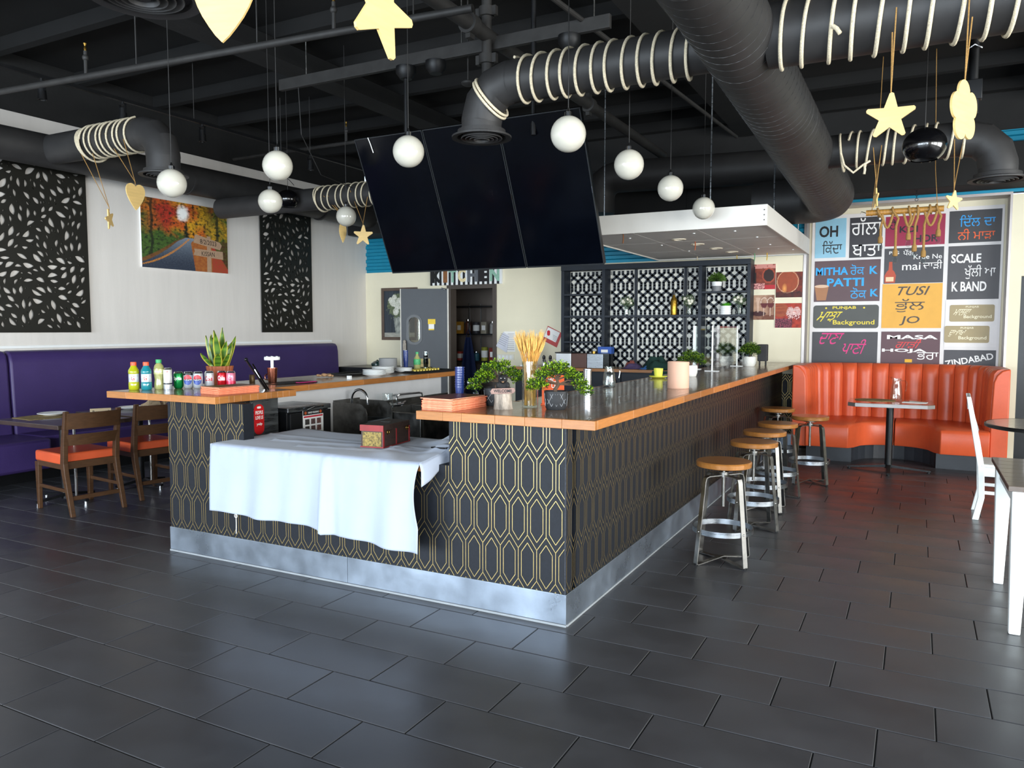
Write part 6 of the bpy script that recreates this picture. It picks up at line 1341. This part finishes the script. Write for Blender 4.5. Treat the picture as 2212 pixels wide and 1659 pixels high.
bonsai('bonsai in a black diamond pot on the right worktop, behind the bear', (-2.075, 3.775, WT), .15, .098, M_pot_b, M_pot_l, .15, 1, CLA, 'bonsai in black pots', R(27.7), seed=4, lf=.0105, per=290)
bonsai('bonsai in a black diamond pot on the right worktop, before the orange sign', (-1.69, 3.72, WT), .125, .098, M_pot_b, M_pot_l, .15, 1, CLB, 'bonsai in black pots', R(27.7), seed=9, lf=.0105, per=290)
M_pot_w = mat('white_pot', '#d9d8d2', .5, var=.05)
CLW = [(-.06, 0, .06, .05), (.0, .02, .10, .055), (.05, 0, .075, .055), (.085, 0, .03, .04), (.0, -.03, .07, .055), (-.085, .0, .03, .035), (.02, .03, .05, .05)]
bonsai('small bonsai in a white pot beside the glass screen', (-1.80, 6.9, WT), .11, .10, M_pot_w, M_white, .15, 1, CLW, 'bonsai in white pots', R(27.7), seed=5, lf=.0125, per=230, leafA=mat('leaf_mid_green', '#5f7a18', .5, var=.35, scale=30))
bonsai('bushy little tree in a white pot at the far end of the bar', (-1.70, 9.1, WT), .135, .11, M_pot_w, M_white, .10, 1, [(0, 0, .09, .08), (-.035, 0, .06, .07), (.04, 0, .05, .07), (.0, -.03, .12, .065), (.05, .02, .10, .06)], 'bonsai in white pots', R(27.7), seed=6, lf=.0145, per=150, leafA=mat('leaf_mid_green', '#5f7a18', .5, var=.35, scale=30))
# ---- wheat in a glass cylinder
t = thing('wheat_vase', 'tall bunch of dried wheat in a glass cylinder between the bonsais', 'vase', (-1.865, 3.765, WT))
MB().lathe([(.001, 0), (.042, 0), (.044, .004), (.044, .25), (.041, .25), (.041, .008), (.001, .008)], (0, 0, 0), 28).obj('glass_cylinder', M_glass, t)
rw = random.Random(8); ws = MB(); wh = MB()
for k in range(120):
    a = rw.uniform(0, 6.28); r0 = .034 * math.sqrt(rw.random()); r1 = .036 * math.sqrt(rw.random()); r2 = .075 * math.sqrt(rw.random()) + .004; a2 = a + rw.uniform(-.5, .5); h = rw.uniform(.33, .39)
    p0 = Vector((r0 * math.cos(a + .6), r0 * math.sin(a + .6), .01)); p1 = Vector((r1 * math.cos(a), r1 * math.sin(a), .22)); p2 = Vector((r2 * math.cos(a2), r2 * math.sin(a2), h)); ws.tube([p0, p1, p1.lerp(p2, .6), p2], .0013, 4)
    d = (p2 - p1).normalized(); wh.tube([p2 - d * .045, p2 - d * .03, p2, p2 + d * .02], [.0015, .0042, .0038, .001], 5)
    for q in range(3): wh.tube([p2 - d * .01 * q, p2 + d * .035 + Vector((rw.uniform(-.006, .006), rw.uniform(-.006, .006), 0))], .0006, 3)
M_wheat = mat('wheat', '#cf9a4a', .7, var=.25, scale=40)
o = ws.obj('stalks', M_wheat, t); o['kind'] = 'stuff'; o = wh.obj('wheat_ears', mat('wheat_ear', '#d9ab5c', .7, var=.3, scale=60), t); o['kind'] = 'stuff'
# ---- welcome bear on its stump
t = thing('bear_figurine', 'black bear figurine on a birch stump with a WELCOME board', 'figurine', (-1.945, 3.60, WT), R(28))
M_stump = mat('birch_stump', '#8f8478', .8, var=.75, scale=26, stretch=(1, 1, .35), bump=.5, bscale=50); M_bear = mat('bear_fur', '#191819', .7, var=.3, scale=70, bump=.5, bscale=140)
MB().lathe([(.001, 0), (.052, 0), (.05, .01), (.046, .05), (.048, .09), (.045, .094), (.001, .096)], (0, 0, 0), 36, .035, 7).obj('stump', M_stump, t, 50)
bb = MB(); bb.ball((0, .01, .118), .034, 16, (1, .9, 1)).ball((0, -.012, .160), .025, 16, (1.05, 1, .95)).ball((0, -.036, .153), .012, 12).ball((-.019, -.006, .18), .008, 10).ball((.019, -.006, .18), .008, 10)
for s in (-1, 1): bb.ball((s * .026, -.014, .126), .012, 10, (1, 1, 1.6)).ball((s * .030, -.030, .108), .011, 10).ball((s * .024, -.02, .100), .014, 10, (1, 1.5, .9))
o = bb.obj('bear_body', M_bear, t, 60); rm_ = o.modifiers.new('blend', 'REMESH'); rm_.mode = 'VOXEL'; rm_.voxel_size = .0035; rm_.use_smooth_shade = True
MB().ball((0, -.047, .155), .0045, 8).obj('nose', M_plastic_black, t); MB().ball((0, -.043, .150), .0075, 8, (1, .5, .8)).obj('muzzle', mat('bear_tan', '#a57f5a', .7), t)
for s in (-1, 1): MB().ball((s * .010, -.034, .166), .003, 8).obj('eye', M_chrome, t)
MB().prism([(-.062, .084), (.055, .088), (.066, .10), (.06, .118), (-.055, .114), (-.066, .10)], lambda u, v, w: (u, w, v), -.062, -.054).obj('board', mat('board_wood', '#8a6f66', .7, var=.25, scale=30), t, 0, bevel=.002)
l = MB(); lettering(l, 'WELCOME', -.048, .048, .093, .109, lambda u, v: (u, -.0628, v), bold=.02); l.obj('lettering', M_ink, t, 0)
# ---- orange pick-up sign
t = thing('pickup_sign', 'orange PICK UP sign standing behind the bonsai', 'sign', (-1.80, 3.93, WT), R(22))
MB().prism([(-.065, 0), (.06, 0), (.06, .16), (.055, .168), (-.03, .168), (-.04, .15), (-.05, .135), (-.065, .12)], lambda u, v, w: (u, w, v), -.004, .004).obj('board', mat('sign_orange', '#e05a1c', .5, var=.04), t, 0); MB().box(-.07, .065, -.02, .02, 0, .006).obj('foot', mat('sign_orange', '#e05a1c', .5, var=.04), t, 0)
l = MB(); Q = lambda u, v: (u, -.0046, v); lettering(l, 'PICK', -.03, .035, .128, .152, Q, bold=.02); lettering(l, 'UP', -.012, .03, .095, .119, Q, bold=.02); lettering(l, 'ORDER', -.04, .045, .062, .082, Q, bold=.02); l.obj('lettering', M_paper, t, 0)
# ---- further along the right worktop
cup_stack('blue plastic tumbler in the tall stack behind the orange menus, %s from below', (-2.275, 3.70, WT), 9, .0135, .026, .105, M_bluecup, 'blue tumblers on the right worktop')
t = thing('plastic_jug', 'clear plastic jug behind the orange menus', 'jug', (-2.268, 3.80, WT)); MB().lathe([(.001, 0), (.05, 0), (.052, .02), (.05, .06), (.02, .095), (.014, .105), (.014, .12)], (0, 0, 0), 22).obj('vessel', M_glass, t); MB().lathe([(.016, .115), (.016, .128), (.001, .129)], (0, 0, 0), 14).obj('cap', M_white, t)
t = thing('steel_tumbler', 'tall steel tumbler on the right worktop behind the bonsai', 'tumbler', (-2.03, 5.0, WT)); MB().lathe([(.001, 0), (.026, 0), (.028, .12), (.029, .145), (.027, .145), (.025, .01), (.001, .01)], (0, 0, 0), 24).obj('vessel', M_chrome, t); MB().lathe([(.0285, .138), (.0305, .14), (.0305, .147), (.028, .148)], (0, 0, 0), 24).obj('rim', M_steel, t)
t = thing('glass_pitcher', 'clear glass pitcher on the right worktop', 'pitcher', (-2.0, 5.35, WT), R(20)); pitcher(t)
for c in kids(t): c.scale = (.78, .78, .64)
M_yel = mat('yellow_plastic', '#dcdc52', .35, var=.04)
t = thing('yellow_cup', 'pale yellow cup upside down on its saucer on the right worktop', 'cup', (-1.985, 6.52, WT)); MB().lathe([(.001, 0), (.05, 0), (.078, .014), (.08, .02), (.05, .01), (.001, .008)], (0, 0, 0), 32).obj('saucer', M_yel, t); MB().lathe([(.001, .012), (.034, .012), (.041, .085), (.038, .085), (.032, .018), (.001, .018)], (0, 0, 0), 28).obj('cup', M_yel, t)
o = MB().lathe([(.001, 0), (.075, 0), (.0765, .003), (.0765, .188), (.074, .192), (.07, .19), (.069, .02), (.001, .02)], (0, 0, 0), 44).obj('pink_cylinder', mat('pink_card', '#d9ab92', .6, var=.04), None, loc=(-1.515, 5.46, WT)); tag(o, 'plain pink cylinder on the right worktop', 'container')
# glass screen
t = thing('glass_screen', 'clear table screen with white posts at the far end of the right worktop', 'screen', (-1.83, 8.4, WT))
for (x, y, w) in ((-.26, -.25, .03), (0, -.56, .014), (0, .65, .014)):
    MB().box(x - w / 2, x + w / 2, y - w / 2, y + w / 2, 0, .46).obj('post', M_white, t, 0, bevel=.002); MB().box(x - .07, x + .07, y - .025, y + .025, 0, .006).obj('foot', M_white, t, 0)
MB().box(-.003, .003, -.55, .64, .03, .455).obj('pane', M_glass, t, 0); MB().add([(-.26, -.25, .03), (-.006, -.56, .03), (-.006, -.56, .455), (-.26, -.25, .455), (-.255, -.246, .03), (-.001, -.556, .03), (-.001, -.556, .455), (-.255, -.246, .455)], [(0, 1, 2, 3), (7, 6, 5, 4), (0, 4, 5, 1), (3, 2, 6, 7), (0, 3, 7, 4), (1, 5, 6, 2)]).obj('pane', M_glass, t, 0)
t = thing('speaker', 'dark fabric speaker standing behind the far white pot', 'speaker', (-1.62, 9.5, WT)); MB().box(-.055, .055, -.05, .05, .045, .245).obj('cabinet', mat('speaker_fabric', '#3a3a3c', .8, var=.2, scale=90), t, 20, bevel=.01)
for x in (-.035, .035): MB().cyl((x, 0, 0), (x, 0, .045), .01, n=10).obj('leg', M_plastic_black, t)
MB().box(-.056, .056, -.052, .052, .10, .103).obj('seam', M_plastic_black, t, 0)
# ---- on the lattice shelving
SH = .95 + .7405
def vase(label, x, z, col, kind):
    t = thing('flower_vase', label, 'vase', (x, YB - .16, z), 0, 'vases on the lattice shelving')
    MB().lathe([(.001, 0), (.04, 0), (.045, .02), (.03, .08), (.045, .13), (.042, .13), (.027, .08), (.04, .02), (.001, .01)], (0, 0, 0), 20, .03, 8).obj('glass_vase', M_glass, t)
    rv = random.Random(int(x * 100)); g = MB(); w = MB()
    for k in range(9):
        a = rv.uniform(0, 6.28); c = Vector((math.cos(a) * rv.uniform(.0, .07), math.sin(a) * .04, rv.uniform(.15, .23))); g.tube([(0, 0, .05), c], .002, 4)
        w.ball(c, rv.uniform(.018, .03), 8)
        for q in range(14): d = Vector((rv.gauss(0, 1), rv.gauss(0, .6), rv.gauss(0, 1))).normalized(); s = d.cross(Vector((0, 1, .2))).normalized(); p = c + d * .025; g.add([p - s * .006, p + d * .035, p + s * .006], [(0, 1, 2)])
    o = g.obj('stems_and_leaves', mat('dusty_green', '#4c5f3c', .6, var=.3), t, 0, fix=False); o['kind'] = 'stuff'; w.obj('blooms', mat('cream_petals', '#e6e2d0', .7, var=.12, scale=40), t, 60)
vase('glass vase of white flowers on the shelf left of the gold bottle', -3.60, SH, 0, 0); vase('glass vase of white flowers on the shelf right of the gold bottle', -2.72, SH, 0, 0); vase('glass vase of white flowers at the right end of the middle shelf', -2.06, SH, 0, 0)
t = thing('gold_bottle', 'gold glitter bottle with black neck on the middle shelf', 'bottle', (-2.93, YB - .16, SH)); MB().lathe([(.001, 0), (.042, 0), (.044, .01), (.044, .19), (.036, .22), (.018, .25), (.016, .29)], (0, 0, 0), 24).obj('glass_body', mat('gold_glitter', '#a07c2a', .3, .8, var=.4, scale=60), t); MB().lathe([(.018, .27), (.018, .33), (.001, .332)], (0, 0, 0), 16).obj('neck_foil', M_plastic_black, t)
t = thing('potted_plant', 'green leafy plant in a grey and white pot on the upper right shelf', 'plant', (-2.36, YB - .16, .95 + 1.0455)); MB().lathe([(.001, 0), (.055, 0), (.065, .10), (.06, .10), (.001, .09)], (0, 0, 0), 24).obj('pot', mat('grey_pot', '#77787a', .6), t); MB().lathe([(.0625, .07), (.0665, .10), (.068, .125), (.06, .125)], (0, 0, 0), 24).obj('pot_rim', M_white, t); g = MB(); rv = random.Random(3)
for k in range(420): d = Vector((rv.gauss(0, 1), rv.gauss(0, 1), abs(rv.gauss(0, 1)) * .9 + .1)).normalized(); p = Vector((0, 0, .13)) + d * rv.uniform(.03, .10); s = d.cross(Vector((rv.random(), rv.random(), .3))).normalized(); g.add([p - s * .006, p + d * .025 - s * .008, p + d * .04, p + d * .025 + s * .008], [(0, 1, 2, 3)])
o = g.obj('foliage', mat('mid_green', '#54732c', .6, var=.35, scale=30), t, 0, fix=False); o['kind'] = 'stuff'
t = thing('potted_plant', 'bright grass tuft in a white ribbed pot on the middle right shelf', 'plant', (-2.24, YB - .16, SH)); MB().lathe([(.001, 0), (.07, 0), (.074, .02), (.068, .028), (.074, .05), (.068, .058), (.074, .08), (.068, .088), (.074, .11), (.07, .115), (.001, .105)], (0, 0, 0), 26).obj('pot', M_china, t); g = MB()
for k in range(160): a = rv.uniform(0, 6.28); r_ = rv.uniform(0, .06); p = Vector((r_ * math.cos(a), r_ * math.sin(a), .105)); q = p + Vector((math.cos(a) * .03, math.sin(a) * .03, rv.uniform(.03, .06))); s = Vector((-math.sin(a), math.cos(a), 0)) * .004; g.add([p - s, p + s, q], [(0, 1, 2)])
o = g.obj('grass_blades', mat('bright_grass', '#4fae1f', .6, var=.25), t, 0, fix=False); o['kind'] = 'stuff'
# ---- on the back counter
BT_ = .966
t = thing('folded_cloths', 'heap of dark green and coloured cloths on the back counter', 'cloths', (-3.05, 9.95, BT_))
rh = random.Random(5)
for k, (x, y, r_, h, col) in enumerate(((-.0, 0, .22, .20, '#1c3a33'), (-.32, .02, .16, .09, '#5a4a6e'), (-.38, .05, .10, .13, '#8a4a42'), (.25, .0, .18, .06, '#23262c'), (.35, .08, .12, .08, '#8f8a88'), (-.12, -.08, .1, .05, '#3f6fae'))):
    cm = MB(); cm.grid(16, 16, lambda u, v: (x + (u - .5) * 2 * r_, y + (v - .5) * 1.6 * r_, max(.002, h * max(0, 1 - ((u - .5) ** 2 + (v - .5) ** 2) * 4.2) * (.75 + .6 * noise.noise(Vector((u * 5, v * 5, k))))))); cm.obj('cloth', mat('cloth' + col, col, .85, var=.2), t, 60, fix=False)
cm = MB(); cm.grid(6, 10, lambda u, v: (.05 + u * .20 - v * .03, -.36 - .004 * math.sin(u * 9), .0 - v * (.18 - .12 * abs(u - .4)))); cm.obj('hanging_corner', mat('cloth#1c3a33', '#1c3a33', .85), t, 60, fix=False)
t = thing('plant_pot', 'small pink pot with a green sprout on the back counter', 'plant', (-2.55, 9.95, BT_)); MB().lathe([(.001, 0), (.05, 0), (.06, .12), (.055, .12), (.001, .11)], (0, 0, 0), 22).obj('pot', mat('pink_pot', '#a8706e', .6), t); MB().ball((0, 0, .13), .04, 10, (1, 1, .8)).obj('sprout', M_leafB, t)
t = thing('condiment_bin', 'long steel condiment box on the back counter', 'box', (-4.1, 9.93, BT_))
for x0, x1, m_ in ((-.36, -.13, mat('white_lid_steel', '#cfd2d4', .25, .6)), (-.125, .10, mat('brown_plastic', '#5a3a30', .4)), (.105, .34, M_steel)): MB().box(x0, x1, -.12, .12, 0, .20).obj('compartment', m_, t, 0, bevel=.006); 
MB().box(-.37, -.12, -.13, .13, .20, .215).obj('lid', M_plastic_black, t, 0); MB().lathe([(.03, .2), (.03, .23), (.001, .232)], (.16, 0, 0), 16).obj('knob', mat('brass', '#9a7a3a', .35, 1), t)
o = MB().box(-.1, .1, -.06, .06, 0, .10).obj('blue_carton', mat('blue_carton', '#2d56a8', .5, var=.1), None, 0, bevel=.003, loc=(-3.85, 10.16, BT_ + .19)); MB().box(-.05, .05, -.062, -.06, .02, .06).obj('carton_print', M_paper, o, 0); tag(o, 'blue carton behind the condiment box', 'carton')
MB().box(-.09, .09, -.05, .05, -.19, 0).obj('riser_block', M_plastic_black, o, 0)
t = thing('card_terminal', 'white payment terminal on a stand behind the wheat', 'terminal', (-4.98, 9.98, BT_)); MB().box(-.09, .09, -.08, .08, 0, .02).obj('base', M_white, t, 0, bevel=.006); MB().bar((0, 0, .02), (0, .02, .22), .09, .05).obj('stand', M_white, t, 0, bevel=.006); MB().box(-.10, .10, -.03, -.005, .20, .36).obj('tablet', M_white, t, 0, bevel=.008); MB().box(-.05, .085, -.033, -.03, .225, .34).obj('screen', mat('dark_screen', '#39434c', .2), t, 0)
for k, (x, lab) in enumerate(((-4.70, 'left chrome shaker beside the payment terminal'), (-4.60, 'right chrome shaker beside the payment terminal'))):
    t = thing('shaker', lab, 'shaker', (x, 9.93, BT_), 0, 'chrome shakers'); MB().lathe([(.001, 0), (.03, 0), (.034, .08), (.02, .11), (.02, .15), (.012, .165), (.001, .167)], (0, 0, 0), 18).obj('body', M_chrome, t); MB().lathe([(.0205, .11), (.022, .115), (.022, .148), (.0205, .15)], (0, 0, 0), 18).obj('cap', M_plastic_black, t)
# things inside the bar well, seen over the right worktop
o = MB().grid(14, 8, lambda u, v: (-.25 + u * .5, -.12 + v * .24, .02 + .03 * math.sin(u * 3.1) + .01 * noise.noise(Vector((u * 6, v * 6, 2))))).obj('white_towel', M_white, None, 60, fix=False, loc=(-2.42, 6.6, .93)); tag(o, 'white towel lying on the low shelf inside the bar', 'towel')
o = MB().box(-.32, .32, -1.6, 1.6, .88, .94).box(-.30, .30, -1.55, 1.55, 0, .88).obj('inner_cabinet', M_navy, None, 0, loc=(-2.42, 6.9, 0)); tag(o, 'dark navy cabinet inside the bar behind the right worktop', 'cabinet')
# ---- bamboo chandelier before the mural
t = thing('bamboo_chandelier', 'bamboo pole with rope-hung bulbs before the word mural', 'chandelier', (-.165, 9.0, 2.715))
M_bamboo = mat('bamboo', '#b0803c', .4, var=.25, scale=8, stretch=(8, 1, 1)); pts = []
bm_ = MB().cyl((-.355, 0, 0), (.36, 0, 0), .03, n=18)
for x in (-.3, -.12, .08, .28): bm_.lathe([(.001, 0)], (0, 0, 0), 3) if 0 else bm_.cyl((x - .006, 0, 0), (x + .006, 0, 0), .0335, n=18)
bm_.obj('bamboo_pole', M_bamboo, t)
rp_ = random.Random(6)
for k, (x, L) in enumerate(((-.24, .30), (-.10, .44), (.05, .28), (.13, .40), (.24, .46), (.30, .26))):
    d = rp_.uniform(-.05, .05); mb = MB(); mb.tube(ring((x, 0, 0), (1, 0, .15), .042, 16), .011, 7, True).tube([(x, -.04, 0), (x + .02 + d, -.05, -.08), (x + d, -.045, -.16), (x + d, -.04, -L + .03)], .0125, 8); o = mb.obj('hanging_rope', M_twine, t)
    MB().lathe([(.016, -L + .05), (.024, -L + .03), (.024, -L - .02), (.015, -L - .025)], (x + d, -.04, 0), 14).obj('lamp_socket', M_twine, o); MB().lathe([(.012, -L - .02), (.02, -L - .045), (.026, -L - .065), (.018, -L - .088), (.001, -L - .094)], (x + d, -.04, 0), 16).obj('bulb', M_glass, o)
for a, b in ((-.20, -.10), (.0, .10), (.19, .30)):
    pts = [(a + (b - a) * q / 8, -.045 - .01 * math.sin(math.pi * q / 8), -.03 - .14 * math.sin(math.pi * q / 8)) for q in range(9)]; MB().tube(pts, .0125, 8).obj('rope_swag', M_twine, t)
for x in (-.30, .30): MB().tube([(x, 0, .03), (x * .9, .0, .4), (x * .8, .0, ZC - 2.715)], .004, 6).obj('suspension_rope', M_twine, t)
MB().tube([(-.355, 0, 0), (-.40, 0, .02), (-.41, 0, -.01)], .004, 6).obj('wire_end', M_dsteel, t)
t = thing('hook_chain', 'short black chain hanging from the duct above the mural', 'chain', (-.06, 10.0, 2.98))
for k in range(5): MB().tube(ring((0, 0, .10 - k * .028), (1, 0, 0) if k % 2 else (0, 1, 0), .016, 12), .003, 5, True).obj('link', M_blackmetal, t)
# ---- goods shelf seen through the kitchen door
t = thing('storage_rack', 'black wire storage rack inside the kitchen', 'rack', (-6.9, 11.75, 0))
for x in (-.65, 0, .95):
    for y in (-.2, .2): MB().cyl((x, y, 0), (x, y, 1.95), .014, n=10).obj('post', M_chrome, t)
for z in (.45, .95, 1.42, 1.9): MB().box(-.67, .97, -.22, .22, z - .02, z).obj('wire_shelf', M_blackmetal, t, 0)
rk = random.Random(11); names = {0: ('jar', 'jar'), 1: ('food_tin', 'tin'), 2: ('food_carton', 'carton')}
cols = ['#7a2a22', '#6d5a3c', '#8a8272', '#b8862c', '#2f5d6a', '#8c8a86', '#5a3325', '#9a9a3a', '#a83b30', '#39373a']
cw = {'#7a2a22': 'dark red', '#6d5a3c': 'brown', '#8a8272': 'beige', '#b8862c': 'amber', '#2f5d6a': 'teal', '#8c8a86': 'grey', '#5a3325': 'chestnut', '#9a9a3a': 'olive', '#a83b30': 'brick red', '#39373a': 'charcoal'}
for lvl, z in (('upper', 1.4205), ('middle', .9505)):
    for k in range(9):
        x = -7.45 + .13 + k * .165; kd = (k + (lvl == 'upper')) % 3; col = cols[(k * 3 + (0 if lvl == 'upper' else 5)) % 10]; nm, ct = names[kd]; h = rk.uniform(.15, .26)
        o = thing(nm, '%s %s number %s from the left on the %s kitchen shelf' % (cw[col], ct, ('one', 'two', 'three', 'four', 'five', 'six', 'seven', 'eight', 'nine')[k], lvl), ct, (x, 11.66, z), 0, 'goods on the kitchen rack')
        m_ = mat('goods' + col, col, .4, var=.2)
        if kd == 0: MB().lathe([(.001, 0), (.05, 0), (.055, .01), (.055, h * .75), (.035, h * .85), (.035, h * .9)], (0, 0, 0), 18).obj('body', m_, o); MB().lathe([(.04, h * .88), (.04, h), (.001, h + .001)], (0, 0, 0), 16).obj('lid', M_chrome, o)
        elif kd == 1: MB().lathe([(.001, 0), (.058, 0), (.06, .004), (.058, .008), (.058, h - .008), (.06, h - .004), (.056, h), (.001, h - .003)], (0, 0, 0), 20).obj('body', m_, o); MB().lathe([(.0585, h * .25), (.0592, h * .26), (.0592, h * .74), (.0585, h * .75)], (0, 0, 0), 20).obj('label_band', M_paper, o)
        else: MB().box(-.055, .055, -.04, .04, 0, h).obj('body', m_, o, 0, bevel=.003); MB().box(-.035, .035, -.041, -.04, h * .3, h * .7).obj('label_patch', M_paper, o, 0)
t = thing('apron', 'dark blue apron hanging in the kitchen doorway', 'apron', (-6.9, 11.52, 1.36))
ap = MB().grid(12, 18, lambda u, v: ((u - .5) * (.10 + .34 * v ** .8), .02 * math.sin(u * 14) * (.3 + v) - .01, -v * 1.15)); ap.obj('cloth', mat('apron_blue', '#14254f', .8, var=.15), t, 60, fix=False); MB().tube([(-.05, 0, 0), (-.03, 0, .09), (.0, 0, .13), (.03, 0, .09), (.05, 0, 0)], .006, 6).obj('neck_strap', mat('apron_blue', '#14254f', .8), t)
